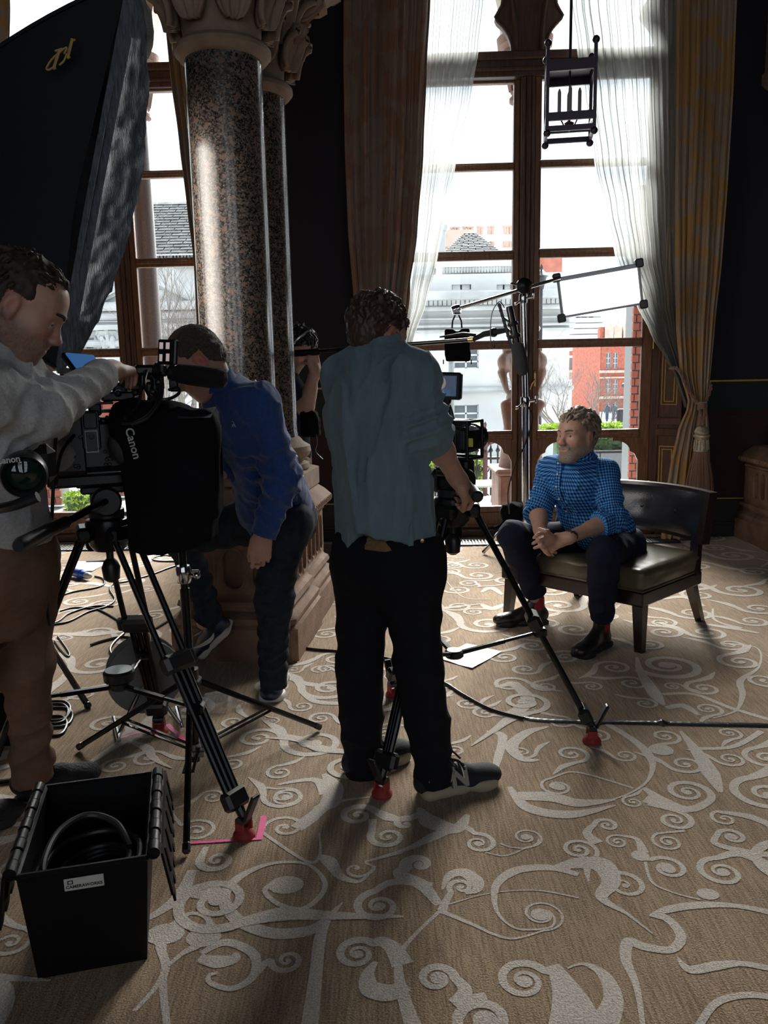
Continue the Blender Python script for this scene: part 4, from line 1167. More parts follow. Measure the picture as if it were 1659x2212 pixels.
def courses(root, x0, x1, Y, rows, m=None, name='cornice'):
 for z0, z1, p in rows:
  mb = MB(); mb.box(((x0 + x1) / 2, Y - p / 2, (z0 + z1) / 2), (x1 - x0 + p, p, z1 - z0), bev=min(.06, (z1 - z0) / 3)); mb.build(name, m or m_port, root)
def X(px, py, Y): return at(px, py, Y).x
def Z(px, py, Y): return at(px, py, Y).z
def rect(px0, py0, px1, py1, Y): return (X(px0, py1, Y), X(px1, py1, Y), Z(px0, py1, Y), Z(px1, py0, Y))
YA = 26.0
b = thing('stone_building', 'long white stone block with stacked cornices behind the right French window', 'building', (4, YA, -.25))
xa0, xa1 = X(850, 800, YA), X(1229, 800, YA)
wins = [rect(981, 752, 1034, 796, YA), rect(981, 874, 1034, 932, YA), rect(890, 752, 930, 796, YA), rect(890, 874, 930, 932, YA), rect(976, 614, 1018, 626, YA), rect(1073, 614, 1106, 626, YA), rect(1085, 752, 1125, 796, YA)]
facade(b, xa0, xa1, YA, Z(1000, 592, YA), m_port, wins)
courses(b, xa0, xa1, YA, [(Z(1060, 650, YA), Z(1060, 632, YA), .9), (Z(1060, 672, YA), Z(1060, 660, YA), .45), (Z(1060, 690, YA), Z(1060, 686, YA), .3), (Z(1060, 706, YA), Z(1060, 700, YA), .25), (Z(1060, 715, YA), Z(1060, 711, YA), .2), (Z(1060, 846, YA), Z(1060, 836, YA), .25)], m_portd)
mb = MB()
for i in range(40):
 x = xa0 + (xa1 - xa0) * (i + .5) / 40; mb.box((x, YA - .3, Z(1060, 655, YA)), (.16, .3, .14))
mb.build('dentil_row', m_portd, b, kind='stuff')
YB2 = 29.0
xb0, xb1 = X(955, 600, YB2), X(1118, 600, YB2)
mb = MB(); mb.box(((xb0 + xb1) / 2, YB2 + 3, Z(1060, 600, YB2) / 2 + Z(1060, 568, YB2) / 2 - 1), (xb1 - xb0, 6, 3.2)); mb.build('attic', m_port, b)
for (y1, y2, p) in ((578, 565, .35), (598, 592, .2), (612, 606, .3)):
 mb = MB(); mb.box(((xb0 + xb1) / 2, YB2 - p / 2, (Z(1060, y1, YB2) + Z(1060, y2, YB2)) / 2), (xb1 - xb0 + .5, p, Z(1060, y2, YB2) - Z(1060, y1, YB2))); mb.build('cornice', m_port, b)
mb = MB()
for i in range(26):
 x = xb0 + (xb1 - xb0) * (i + .5) / 26; mb.lathe([(.03, 0), (.07, .12), (.03, .28), (.05, .36)], base=(x, YB2 - .25, Z(1060, 590, YB2)), n=8)
mb.build('balusters', m_portd, b, kind='stuff')
def slate_roof(root, xl, xr, xt0, xt1, Y, z0, z1, dp, n, name='roof'):
 """roof front slope (and hips when the ridge is shorter) laid as overlapping courses"""
 mb = MB()
 for i in range(n):
  t0, t1 = i / n, (i + 1) / n
  a0 = xl + (xt0 - xl) * t0; a1 = xl + (xt0 - xl) * t1; b0 = xr + (xt1 - xr) * t0; b1 = xr + (xt1 - xr) * t1
  y0 = Y + dp * t0 - .03; y1 = Y + dp * t1 + .02; za = z0 + (z1 - z0) * t0; zb = z0 + (z1 - z0) * t1
  nn = max(4, int((b0 - a0) / .55)); o = (i % 2) * .5
  for j in range(nn):                      # each slate a little proud or uneven
   f0 = max(0, min(1, (j + o - .5) / (nn - .5))); f1 = max(0, min(1, (j + 1 + o - .5) / (nn - .5)))
   if f1 <= f0: continue
   e = rng.uniform(0, .025)
   mb.add([(a0 + (b0 - a0) * f0 + .015, y0 - e, za), (a0 + (b0 - a0) * f1 - .015, y0 - e, za), (a1 + (b1 - a1) * f1 - .015, y1, zb), (a1 + (b1 - a1) * f0 + .015, y1, zb), (a0 + (b0 - a0) * f0 + .015, y0 + .05, za - .05), (a0 + (b0 - a0) * f1 - .015, y0 + .05, za - .05)], [(0, 1, 2, 3), (4, 5, 1, 0)])
 mb.build('slates', m_slate, root, smooth=False, kind='stuff', fix=False)
 c = MB(); c.add([(xl, Y + .06, z0 - .05), (xr, Y + .06, z0 - .05), (xt1, Y + dp + .06, z1 - .05), (xt0, Y + dp + .06, z1 - .05), (xr, Y + 2 * dp, z0 - .05), (xl, Y + 2 * dp, z0 - .05)], [(0, 1, 2, 3), (1, 4, 2), (4, 5, 3, 2), (5, 0, 3)])
 c.build(name, m_slate, root, fix=False, smooth=False)
slate_roof(b, X(948, 548, YB2), X(1090, 548, YB2), X(1004, 505, YB2 + 2), X(1026, 505, YB2 + 2), YB2 - .2, Z(1060, 552, YB2), Z(1060, 500, YB2 + 2.0), 2.2, 14)
mb = MB(); mb.box((X(962, 520, YB2), YB2 + 3.5, Z(1060, 520, YB2)), (.5, .6, 2.6)); mb.box((X(962, 520, YB2), YB2 + 3.5, Z(1060, 492, YB2 + 3.5)), (.65, .75, .2)); mb.build('chimney', m_portd, b)
YC = 40.0
t = thing('brick_terrace', 'far red brick roof line with rows of chimney pots above the slate hip roof', 'building', (X(1080, 800, YC), YC, -.25))
mb = MB(); mb.box((X(1085, 540, YC), YC + 3, Z(1060, 560, YC) / 2), (X(1118, 540, YC) - X(1030, 540, YC) + 4, 5, Z(1060, 518, YC) - .5 + .5)); mb.build('wall', m_red, t)
mb = MB(); mb.box((X(1095, 540, YC), YC + .3, Z(1060, 512, YC)), (X(1118, 540, YC) - X(1040, 540, YC) + 2, .6, .22)); mb.build('parapet', m_white, t)
for i, px in enumerate([975, 983, 990, 1003, 1012, 1019, 1034, 1040, 1056, 1064, 1090, 1096, 1103]):
 mb = MB(); mb.lathe([(.10, -.5), (.10, 0), (.13, .02), (.13, .1), (.09, .12), (.085, .42), (.12, .46), (.12, .52)], base=(X(px, 505, YC + 2), YC + 2, Z(1060, 512, YC + 2)), n=8); mb.build('chimney_pot', m_redd, t)
mb = MB(); mb.box((X(1000, 512, YC), YC + 2, Z(1060, 516, YC + 2)), (1.4, .8, .8)); mb.build('chimney_stack', m_redd, t)
YP = 27.0
p = thing('stone_portico', 'grey stone portico with pediment and slate roof behind the left French window', 'building', (X(300, 800, YP), YP, -.25))
xp0, xp1 = X(60, 700, YP), X(520, 700, YP)
facade(p, xp0, xp1, YP + 2.5, Z(300, 560, YP + 2.5), m_port, [rect(165, 742, 205, 790, YP + 2.5), rect(340, 742, 380, 800, YP + 2.5), rect(100, 742, 140, 800, YP + 2.5)])
slate_roof(p, xp0 - 1, xp1 + 1, X(150, 440, YP + 6), xp1 + 1, YP + 2.2, Z(300, 553, YP + 2.2), Z(300, 440, YP + 6), 3.6, 20)
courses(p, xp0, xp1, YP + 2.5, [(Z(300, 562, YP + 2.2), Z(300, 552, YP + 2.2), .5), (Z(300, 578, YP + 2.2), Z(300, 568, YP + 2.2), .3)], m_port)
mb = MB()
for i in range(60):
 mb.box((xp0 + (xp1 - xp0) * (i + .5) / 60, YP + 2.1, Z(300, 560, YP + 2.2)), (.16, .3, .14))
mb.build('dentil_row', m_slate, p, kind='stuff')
xl, xr, xm = X(120, 650, YP), X(480, 650, YP), X(305, 560, YP); zl, zm = Z(300, 662, YP), Z(300, 572, YP)
mb = MB(); mb.prism([(xl + .4, zl), (xr - .4, zl), (xm, zm - .2)], Matrix(((1, 0, 0, 0), (0, 0, -1, YP + 1.0), (0, 1, 0, 0), (0, 0, 0, 1))), .6); mb.build('tympanum', m_port, p)
for a, c in (((xl, zl), (xm, zm)), ((xr, zl), (xm, zm))):
 for dz, d, h in ((.0, .7, .22), (-.22, .45, .18), (-.42, .3, .1)):
  mb = MB(); mb.bar((a[0], YP + .6 - d / 2, a[1] + dz), (c[0], YP + .6 - d / 2, c[1] + dz), h, d); mb.build('raking_cornice', m_portd, p)
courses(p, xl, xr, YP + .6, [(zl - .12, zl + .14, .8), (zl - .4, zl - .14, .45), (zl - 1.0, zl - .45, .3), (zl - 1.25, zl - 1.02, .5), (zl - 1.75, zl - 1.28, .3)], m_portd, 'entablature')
for px in (70, 150, 232, 400, 470):
 x = X(px, 760, YP); zc = Z(300, 755, YP)
 mb = MB(); mb.lathe([(.50, -.25), (.50, .1), (.43, .3), (.42, zc - .1), (.38, zc)], base=(x, YP + .6, 0), n=20); mb.build('column_shaft', m_port, p)
 mb = MB(); mb.lathe([(.38, zc), (.46, zc + .04), (.40, zc + .1), (.44, zc + .4), (.6, zc + .62)], base=(x, YP + .6, 0), n=16); mb.box((x, YP + .6, zc + .72), (1.3, 1.3, .16))
 for q in range(2):
  for i in range(10):
   a = 2 * math.pi * (i + q * .5) / 10; d = Vector((math.cos(a), math.sin(a), 0)); b0 = Vector((x, YP + .6, zc + .08 + q * .22))
   mb.tube([b0 + d * .42, b0 + d * .47 + Vector((0, 0, .2)), b0 + d * .58 + Vector((0, 0, .3)), b0 + d * .62 + Vector((0, 0, .2))], [.10, .11, .08, .03], 6)
 mb.build('column_capital', m_portd, p)
YM = 95.0
q = thing('brick_mansion_block', 'red brick mansion block with white bay windows at the right of the right French window', 'building', (X(1330, 800, YM), YM, -.25))
x0, x1 = X(1298, 800, YM), X(1420, 800, YM)
ws = []
for (ya, yb) in ((762, 796), (820, 850), (868, 895)):
 for xa in (1309, 1324, 1352, 1368, 1392): ws.append(rect(xa, ya, xa + 10, yb, YM))
facade(q, x0, x1, YM, Z(1300, 735, YM), m_red, ws, depth=14)
courses(q, x0, x1, YM, [(Z(1300, 740, YM), Z(1300, 730, YM), .5), (Z(1300, 806, YM), Z(1300, 800, YM), .4), (Z(1300, 818, YM), Z(1300, 814, YM), .3), (Z(1300, 862, YM), Z(1300, 856, YM), .35)], m_redd)
mb = MB(); mb.box(((x0 + x1) / 2, YM - .15, Z(1300, 912, YM)), (x1 - x0, .5, 2.4)); mb.build('shop_front', m_white, q)
mb = MB()
for i in range(14): mb.box((x0 + (x1 - x0) * (i + .5) / 14, YM + .3, Z(1300, 722, YM)), (1, 1, 1.6)); 
mb.build('parapet_piers', m_red, q, kind='stuff')
for i, px in enumerate((1312, 1330, 1350, 1372)):
 mb = MB(); w = .9; x = X(px, 715, YM + .2); mb.prism([(x - w / 2, Z(1300, 735, YM)), (x + w / 2, Z(1300, 735, YM)), (x + w / 2, Z(1300, 708, YM)), (x, Z(1300, 695, YM)), (x - w / 2, Z(1300, 708, YM))], Matrix(((1, 0, 0, 0), (0, 0, -1, YM - .3), (0, 1, 0, 0), (0, 0, 0, 1))), .5); mb.build('gable', m_redd, q)
YF = 125.0
q = thing('balcony_flats', 'far red and white banded block of balconied flats beyond the mansion block', 'building', (X(1260, 800, YF), YF, -.25))
x0, x1 = X(1228, 800, YF), X(1300, 800, YF)
mb = MB(); mb.box(((x0 + x1) / 2, YF + 3, Z(1300, 690, YF) / 2), (x1 - x0, 6, Z(1300, 690, YF))); mb.build('wall', m_red, q)
for i, y in enumerate((692, 704, 716, 728, 740, 752)):
 mb = MB(); mb.box(((x0 + x1) / 2, YF - .5, Z(1300, y, YF)), (x1 - x0, 2, .7)); mb.build('balcony', m_white, q)
for i, px in enumerate((1240, 1254, 1268, 1284)):
 for y in (698, 710, 722):
  mb = MB(); mb.box((X(px, y, YF), YF - .02, Z(1300, y, YF)), (1.8, .2, 2.0)); mb.build('window', m_winglass, q)
q = thing('mansard_house', 'dark mansard roofed terrace with dormer windows left of the red mansion block', 'building', (X(1255, 800, 112), 112, -.25))
Y5 = 112.0; x0, x1 = X(1228, 800, Y5), X(1296, 800, Y5)
mb = MB(); mb.box(((x0 + x1) / 2, Y5 + 3, Z(1300, 800, Y5) / 2), (x1 - x0, 6, Z(1300, 800, Y5))); mb.build('wall', m_redd, q)
mb = MB(); mb.loft([[Vector((x0, Y5, Z(1300, 800, Y5))), Vector((x1, Y5, Z(1300, 800, Y5))), Vector((x1, Y5 + 6, Z(1300, 800, Y5))), Vector((x0, Y5 + 6, Z(1300, 800, Y5)))], [Vector((x0, Y5 + 1, Z(1300, 768, Y5))), Vector((x1, Y5 + 1, Z(1300, 768, Y5))), Vector((x1, Y5 + 5, Z(1300, 768, Y5))), Vector((x0, Y5 + 5, Z(1300, 768, Y5)))]]); mb.build('mansard_roof', m_slate, q)
for px in (1236, 1250, 1264, 1278):
 mb = MB(); mb.box((X(px, 785, Y5), Y5 + .2, Z(1300, 785, Y5)), (1.9, 2.0, 2.2)); d = mb.build('dormer', m_white, q)
 mb = MB(); mb.box((X(px, 785, Y5), Y5 - .82, Z(1300, 785, Y5)), (1.2, .1, 1.6)); mb.build('pane', m_winglass, d)
def bare_tree(px, py, Y, top, label, seed, spread=.5, levels=5, base=None):
 r = random.Random(seed); P0 = at(px, py, Y); P0.z = gz(Y)
 root = thing('bare_tree', label, 'tree', P0)
 H = Z(px, top, Y) - P0.z
 tk = MB(); br = MB()
 def grow(p, d, L, rd, lv):
  pts = [p]; q = p.copy(); dd = d.copy()
  for i in range(4):
   dd = (dd + Vector((r.uniform(-1, 1), r.uniform(-1, 1), r.uniform(-.3, .7))) * .16).normalized(); q = q + dd * L / 4; pts.append(q)
  (tk if lv == 0 else br).tube(pts, [rd * (1 - .12 * i) for i in range(5)], 6 if lv < 2 else 4, caps=False)
  if lv >= levels: return
  for i in range(r.randint(3, 4) if lv else 6):
   k = r.randint(2, 4); a = r.uniform(0, 6.28); s = r.uniform(.35, .95) * spread * 1.8
   nd = (dd + Vector((math.cos(a), math.sin(a), r.uniform(-.1, .5))) * s).normalized()
   grow(pts[k], nd, L * r.uniform(.55, .8), rd * .5, lv + 1)
 grow(P0, Vector((0, 0, 1)), H * .42, H * .016, 0)
 tk.build('trunk', m_bark, root); br.build('branches', m_bark, root, kind='stuff', fix=False)
bare_tree(1245, 930, 17, 745, 'bare twiggy tree beyond the hedge behind the seated man', 3, .7, 5)
bare_tree(1305, 930, 24, 800, 'smaller bare tree beside the street lamp behind the seated man', 8, .6, 4)
bare_tree(395, 900, 15, 520, 'bare tree in front of the pedimented portico, seen through the left window', 5, .5, 5)
bare_tree(330, 930, 19, 620, 'slim bare tree left of the granite column, seen through the left window', 15, .5, 4)
def hedge(name, label, c, size, n, m, seed, ls=.05):
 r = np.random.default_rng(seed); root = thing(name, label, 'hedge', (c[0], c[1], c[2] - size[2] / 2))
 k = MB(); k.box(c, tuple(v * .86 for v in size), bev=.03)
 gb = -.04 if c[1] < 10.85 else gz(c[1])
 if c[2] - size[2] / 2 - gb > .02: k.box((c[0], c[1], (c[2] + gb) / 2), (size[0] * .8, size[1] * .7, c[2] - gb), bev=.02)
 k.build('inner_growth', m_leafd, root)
 V = []; F = []
 for i in range(n):
  u = r.uniform(-.5, .5, 3); ax = r.integers(0, 3); u[ax] = math.copysign(.5, u[ax]) * r.uniform(.86, 1.04)
  if ax == 2: u[2] = abs(u[2])
  p = Vector((c[0] + u[0] * size[0], c[1] + u[1] * size[1], c[2] + u[2] * size[2]))
  a = Vector(r.normal(size=3)).normalized() * ls; b_ = Vector(r.normal(size=3)).normalized() * ls * .6
  q = len(V); V += [p - a, p + b_ * .6, p + a, p - b_ * .6]; F.append((q, q + 1, q + 2, q + 3))
 me = raw_mesh('leaves', V, F, m, False); from_mesh('leaves', me, root, kind='stuff')
zt = lambda py, Y: at(1300, py, Y).z
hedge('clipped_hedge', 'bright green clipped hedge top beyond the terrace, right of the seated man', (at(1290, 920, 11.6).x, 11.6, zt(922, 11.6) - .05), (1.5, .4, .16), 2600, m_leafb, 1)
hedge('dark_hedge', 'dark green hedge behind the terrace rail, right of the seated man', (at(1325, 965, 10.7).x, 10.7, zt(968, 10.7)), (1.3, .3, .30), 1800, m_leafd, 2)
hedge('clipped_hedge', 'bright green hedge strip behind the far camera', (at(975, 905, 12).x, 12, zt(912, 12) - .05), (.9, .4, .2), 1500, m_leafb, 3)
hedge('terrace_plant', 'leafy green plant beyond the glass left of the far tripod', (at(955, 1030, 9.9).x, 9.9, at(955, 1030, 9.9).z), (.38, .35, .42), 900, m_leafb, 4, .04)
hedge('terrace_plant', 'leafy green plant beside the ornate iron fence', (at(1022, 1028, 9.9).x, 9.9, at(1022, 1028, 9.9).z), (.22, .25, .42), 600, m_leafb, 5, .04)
hedge('terrace_plant', 'yellow-green bush low outside the left window', (at(180, 1088, 9.0).x, 9.0, at(180, 1088, 9.0).z), (.34, .3, .25), 700, m_leafb, 6, .035)
mb = MB(); c = at(1338, 1030, 10.4)
r_ = thing('terrace_rail', 'grey panelled terrace rail below the dark hedge', 'railing', (c.x, 10.4, 0))
for i in range(4):
 g = MB(); g.box((c.x - .42 + i * .32, 10.4, .145), (.31, .03, .37), bev=.006); g.build('panel', m_grey, r_)
g = MB(); g.box((c.x + .06, 10.4, .345), (1.32, .06, .03), bev=.008); g.build('top_rail', m_iron, r_)
YF2 = 9.4
fr = thing('iron_fence', 'ornate black and red iron fence with scrolls and finials on the terrace', 'fence', (at(1045, 1080, YF2).x, YF2, -.04))
def fpt(px, py): return at(px, py, YF2)
zb, ztp = fpt(1045, 1096).z, fpt(1045, 990).z
xs0, xs1 = fpt(940, 1050).x, fpt(1090, 1050).x
for z in (zb + .05, ztp):
 g = MB(); g.box(((xs0 + xs1) / 2, YF2, z), (xs1 - xs0, .03, .03)); g.build('rail', m_iron, fr)
n_b = 11
m_irond = mat('maroon_iron', (0.10, 0.04, 0.045), 0.45, 0.2)
for i in range(n_b):
 x = xs0 + (xs1 - xs0) * i / (n_b - 1)
 g = MB(); g.cyl((x, YF2, zb), (x, YF2, ztp + .08), .011, n=6); g.lathe([(.008, 0), (.03, .03), (.012, .06), (.0, .12)], base=(x, YF2, ztp + .06), n=8); g.build('bar', m_iron, fr)
for i in range(n_b - 1):
 x = xs0 + (xs1 - xs0) * (i + .5) / (n_b - 1); w = (xs1 - xs0) / (n_b - 1) * .42
 for sg in (1, -1):
  zc = (zb + ztp) / 2 + sg * .17
  P = [(x + sg * w * (1 - t * .8) * math.cos(sg * 1.57 + t * 9), YF2, zc + w * 1.5 * (1 - t * .8) * math.sin(sg * 1.57 + t * 9)) for t in [k / 22 for k in range(23)]]
  g = MB(); g.tube(P, .008, 5); g.build('scroll', m_iron, fr)
xf = fpt(1048, 1000).x
g = MB(); g.cyl((xf, YF2, zb), (xf, YF2, ztp + .1), .03, n=8)
g.lathe([(.02, 0), (.05, .02), (.025, .05), (.03, .08), (.08, .13), (.085, .17), (.05, .2), (.02, .22), (.035, .25), (.035, .28), (.012, .31), (.02, .35), (.0, .38)], base=(xf, YF2, ztp + .05), n=12)
for k_ in range(6):
 a = k_ * math.pi / 3; g.tube([(xf + .03 * math.cos(a), YF2 + .03 * math.sin(a), ztp + .16), (xf + .10 * math.cos(a), YF2 + .1 * math.sin(a), ztp + .18), (xf + .11 * math.cos(a), YF2 + .11 * math.sin(a), ztp + .24)], [.014, .012, .008], 5)
g.build('finial_post', m_irond, fr)
def porch_column(x, y, label, statue):
 root = thing('porch_column', label, 'column', (x, y, -.04))
 g = MB(); g.box((x, y, .2), (.5, .5, .48), bev=.02); g.box((x, y, .46), (.56, .56, .06), bev=.02); g.build('plinth', m_porch, root)
 if statue:                                  # carved figure under a lobed canopy
  S = SDF((x - .34, y - .3, .44), (x + .34, y + .3, 1.86), .014)
  S.cap((x, y, .46), (x, y, .8), .22, .17); S.cap((x, y, .8), (x, y, 1.12), .17, .15)
  for k_ in range(7):
   a = -math.pi / 2 + (k_ - 3) * .5
   S.cap((x + .17 * math.cos(a), y + .15 * math.sin(a), .5), (x + .1 * math.cos(a + .2), y + .09 * math.sin(a + .2), 1.0), .028, .018, .02)
  S.ell((x, y - .02, 1.2), (.075, .08, .1)); S.cap((x - .16, y - .06, 1.08), (x - .14, y - .15, .82), .05, .04); S.cap((x + .16, y - .06, 1.08), (x + .05, y - .18, .9), .05, .04)
  for k_ in range(8):
   a = k_ * math.pi / 4 + .3; S.ell((x + .15 * math.cos(a), y + .15 * math.sin(a), 1.48), (.09, .09, .1), k=.03); S.cap((x + .2 * math.cos(a), y + .2 * math.sin(a), 1.38), (x + .15 * math.cos(a), y + .15 * math.sin(a), 1.2), .04, .02, .02)
  S.ell((x, y, 1.62), (.2, .2, .07)); S.ell((x, y, 1.72), (.14, .14, .08))
  S.obj('carved_figure', m_porch, root)
 g = MB(); z0 = 1.74 if statue else .48
 g.lathe([(.15, z0), (.17, z0 + .04), (.13, z0 + .1), (.12, z0 + .14), (.105, z0 + .2), (.10, 3.68), (.10, 3.78)], base=(x, y, 0), n=28); g.build('shaft', m_porchg, root)
 g = MB(); g.lathe([(.10, 3.74), (.135, 3.76), (.135, 3.79), (.105, 3.82), (.11, 3.93), (.15, 4.04), (.145, 4.07), (.18, 4.11), (.2, 4.15), (.19, 4.18), (.24, 4.21), (.25, 4.28)], base=(x, y, 0), n=20)
 for k_ in range(8):
  a = k_ * math.pi / 4; d = Vector((math.cos(a), math.sin(a), 0)); b0 = Vector((x, y, 3.85))
  g.tube([b0 + d * .1, b0 + d * .13 + Vector((0, 0, .15)), b0 + d * .2 + Vector((0, 0, .24)), b0 + d * .22 + Vector((0, 0, .18))], [.04, .045, .035, .012], 6)
 g.build('capital', m_porch, root)
porch_column(at(1130, 500, 7.75).x, 7.75, 'carved terracotta figure column outside the centre of the right French window', True)
porch_column(at(311, 500, 8.0).x, 8.0, 'granite porch column outside the centre of the left French window', False)
ar = MB()
for (c, Yp) in ((at(1130, 500, 7.75).x, 7.75), (at(311, 500, 8.0).x, 8.0), (-4.4, 8.0), (3.4, 7.75)):
 for s_ in (-1, 1):
  out = []
  for k_ in range(13):
   a = k_ / 12 * math.pi / 2; out.append((c + s_ * (.2 + .8 * (1 - math.cos(a))), 4.28 + 1.15 * math.sin(a)))
  poly = [(c + s_ * .0, 4.28)] + out + [(c + s_ * 0, 5.6)]
  if s_ < 0: poly = poly[::-1]
  ar.prism(poly, Matrix(((1, 0, 0, 0), (0, 0, -1, Yp + .12), (0, 1, 0, 0), (0, 0, 0, 1))), .24)
ar.build('porch_arches', mat('pale_porch_arch', (0.34, 0.29, 0.22), 0.9, noise=0.2, nscale=5), kind='structure')
def brick_pier(px0, px1, Y, z1, label):
 x0, x1 = at(px0, 850, Y).x, at(px1, 850, Y).x
 root = thing('brick_pier', label, 'pier', ((x0 + x1) / 2, Y, -.04))
 g = MB(); g.box(((x0 + x1) / 2, Y + .15, z1 / 2), (x1 - x0 - .02, .28, z1)); g.build('mortar_core', m_grey, root)
 nrow = int(z1 / .085); w = x1 - x0; src = {}
 for r0 in range(nrow):
  cells = ((0, .5), (.5, 1)) if r0 % 2 else ((0, .25), (.25, .75), (.75, 1))
  for (a, b_) in cells:
   key = round(b_ - a, 2)
   ctr = Vector((x0 + w * (a + b_) / 2, Y + .01 + rng.uniform(0, .006), .02 + r0 * .085 + .036))
   if key not in src:
    g = MB(); g.box(ctr, (w * (b_ - a) - .01, .05, .072), bev=.005); o = g.build('brick', m_red, root); src[key] = (o, ctr)
   else:
    o = dup(src[key][0], root); o.location = ctr - src[key][1]
brick_pier(1362, 1392, 9.0, 3.3, 'red brick porch pier at the right edge of the right window')
brick_pier(62, 112, 9.0, 2.6, 'red brick porch pier outside the left leaf of the left window')
brick_pier(205, 262, 9.6, 1.2, 'low red brick pier outside the left window beside the mullion')
root = thing('street_lamp', 'slim black street lamp with a box head outside the right window', 'lamp', (at(1355, 930, 20).x, 20, gz(20)))
x = at(1355, 850, 20).x; zt_ = at(1355, 832, 20).z
g = MB(); g.cyl((x, 20, gz(20)), (x, 20, zt_), .07, .05, n=8); g.build('post', m_iron, root); g = MB(); g.box((x + .16, 20, zt_), (.55, .2, .1), bev=.02); g.build('lamp_head', m_iron, root)
root = thing('street_lamp', 'old lantern street lamp seen just right of the window post', 'lamp', (at(1169, 800, 22).x, 22, gz(22)))
x = at(1169, 640, 22).x; z0 = at(1169, 625, 22).z
g = MB(); g.cyl((x, 22, gz(22)), (x, 22, z0), .06, .04, n=8); g.build('post', m_iron, root)
g = MB(); g.lathe([(.06, 0), (.14, .3), (.2, .34), (.03, .5), (.05, .56), (0, .66)], base=(x, 22, z0), n=8); g.build('lantern_head', m_iron, root)
root = thing('lamp_post', 'grey lamp post standing behind the far camera monitor', 'lamp', (at(975, 850, 14).x, 14, gz(14)))
x = at(975, 850, 14).x; g = MB(); g.cyl((x, 14, gz(14)), (x, 14, at(975, 735, 14).z), .06, .045, n=10); g.build('post', m_grey, root)
root = thing('traffic_light', 'traffic light showing green beyond the hedge', 'traffic light', (at(1341, 920, 22).x, 22, gz(22)))
x = at(1341, 915, 22).x; z = at(1341, 915, 22).z
g = MB(); g.cyl((x, 22, gz(22)), (x, 22, z + .3), .05, n=8); g.box((x, 21.9, z + .05), (.26, .2, .7), bev=.03); g.build('housing', m_iron, root)
g = MB(); g.ball((x, 21.8, z - .15), .085, 10); g.build('green_lens', mat('green_signal', (.0, .3, .15), .4, emit=(.02, .9, .45), estr=2.5), root)
cx = at(968, 895, 21); root = thing('parked_car', 'pale parked car whose roof shows behind the far camera', 'car', (cx.x, 21, gz(21)))
g0 = gz(21)
S = SDF((cx.x - 1.0, 18.5, g0), (cx.x + 1.0, 23.6, g0 + 1.7), .05)
S.box((cx.x, 21, g0 + .55), (.85, 2.1, .34), rnd=.2, k=.1); S.ell((cx.x, 21.3, g0 + .8), (.74, 1.5, .72), k=.15); S.obj('body', mat('pale_blue_car_paint', (.55, .62, .68), .2, coat=.6), root)
S = SDF((cx.x - .9, 19.4, g0 + .7), (cx.x + .9, 21.4, g0 + 1.5), .04); S.ell((cx.x, 21.26, g0 + .8), (.68, 1.5, .64)); S.cut((0, 0, g0 + .95), (0, 0, -1)); S.obj('windows', m_winglass, root)
for dx in (-.78, .78):
 for dy in (-1.3, 1.3):
  g = MB(); g.cyl((cx.x + dx - .1, 21 + dy, g0 + .3), (cx.x + dx + .1, 21 + dy, g0 + .3), .3, n=18); g.build('wheel', m_black, root)
for i, px in enumerate((1311, 1325)):
 Yp = 80.0; x = at(px, 905, Yp).x; g0 = gz(Yp)
 S = SDF((x - .45, Yp - .4, g0 - .02), (x + .45, Yp + .4, g0 + 1.9), .03)
 for s_ in (-1, 1):
  S.cap((x + s_ * .09, Yp + s_ * .12, g0 + .06), (x + s_ * .08, Yp, g0 + .85), .06, .09); S.cap((x + s_ * .2, Yp, g0 + 1.4), (x + s_ * .24, Yp - s_ * .1, g0 + .85), .06, .045)
 S.cap((x, Yp, g0 + .9), (x, Yp, g0 + 1.4), .17, .2); S.ell((x, Yp, g0 + 1.68), (.09, .11, .13))
 o = S.obj('person', mat('dark_street_clothes', (.05, .06, .09), .9)); tag(o, ('left of the two distant walkers in dark clothes beyond the hedge', 'right of the two distant walkers in dark clothes beyond the hedge')[i], 'person')
for (px, py, Y, lab) in ((1018, 1045, 8.7, 'pale glass topped terrace table behind the far tripod'), (250, 1042, 10.5, 'pale glass topped terrace table outside the left window')):
 c = at(px, py, Y); root = thing('terrace_table', lab, 'table', (c.x, Y, -.04)); zt2 = c.z
 g = MB(); g.box((c.x, Y, zt2), (.62, .5, .02), bev=.006); g.build('table_top', mat('pale_table_glass', (.45, .55, .53), .15), root)
 for sx in (-1, 1):
  for sy in (-1, 1):
   g = MB(); g.cyl((c.x + sx * .25, Y + sy * .2, -.04), (c.x + sx * .27, Y + sy * .21, zt2), .014, n=8); g.build('leg', m_grey, root)
# people
m_skin = mat('skin', (0.45, 0.25, 0.18), 0.5, spec=0.4, attr='tint', noise=0.06, nscale=60, bump=0.08, bscale=220)
m_skin.node_tree.nodes['Principled BSDF'].inputs['Subsurface Weight'].default_value = 0.08
m_skin.node_tree.nodes['Principled BSDF'].inputs['Subsurface Radius'].default_value = (0.01, 0.004, 0.002)
m_eye = mat('eye_white', (0.36, 0.32, 0.29), 0.3); m_iris = mat('iris_blue_grey', (0.05, 0.07, 0.09), 0.1)
def Rm(fwd, up=(0, 0, 1)):
 f = np.array(fwd, float); f /= np.linalg.norm(f); u = np.array(up, float); x = np.cross(f, u); x /= np.linalg.norm(x); u = np.cross(x, f)
 return np.stack([x, f, u], 1)
def V3(v): return np.array(v, float)
class Head:
 def __init__(s, c, fwd, up, sc=1.0): s.c = V3(c); s.R = Rm(fwd, up); s.s = sc
 def w(s, *p): return s.c + s.R @ (np.array(p, float) * s.s)
 def loc(s, V): return ((V - s.c) @ s.R) / s.s
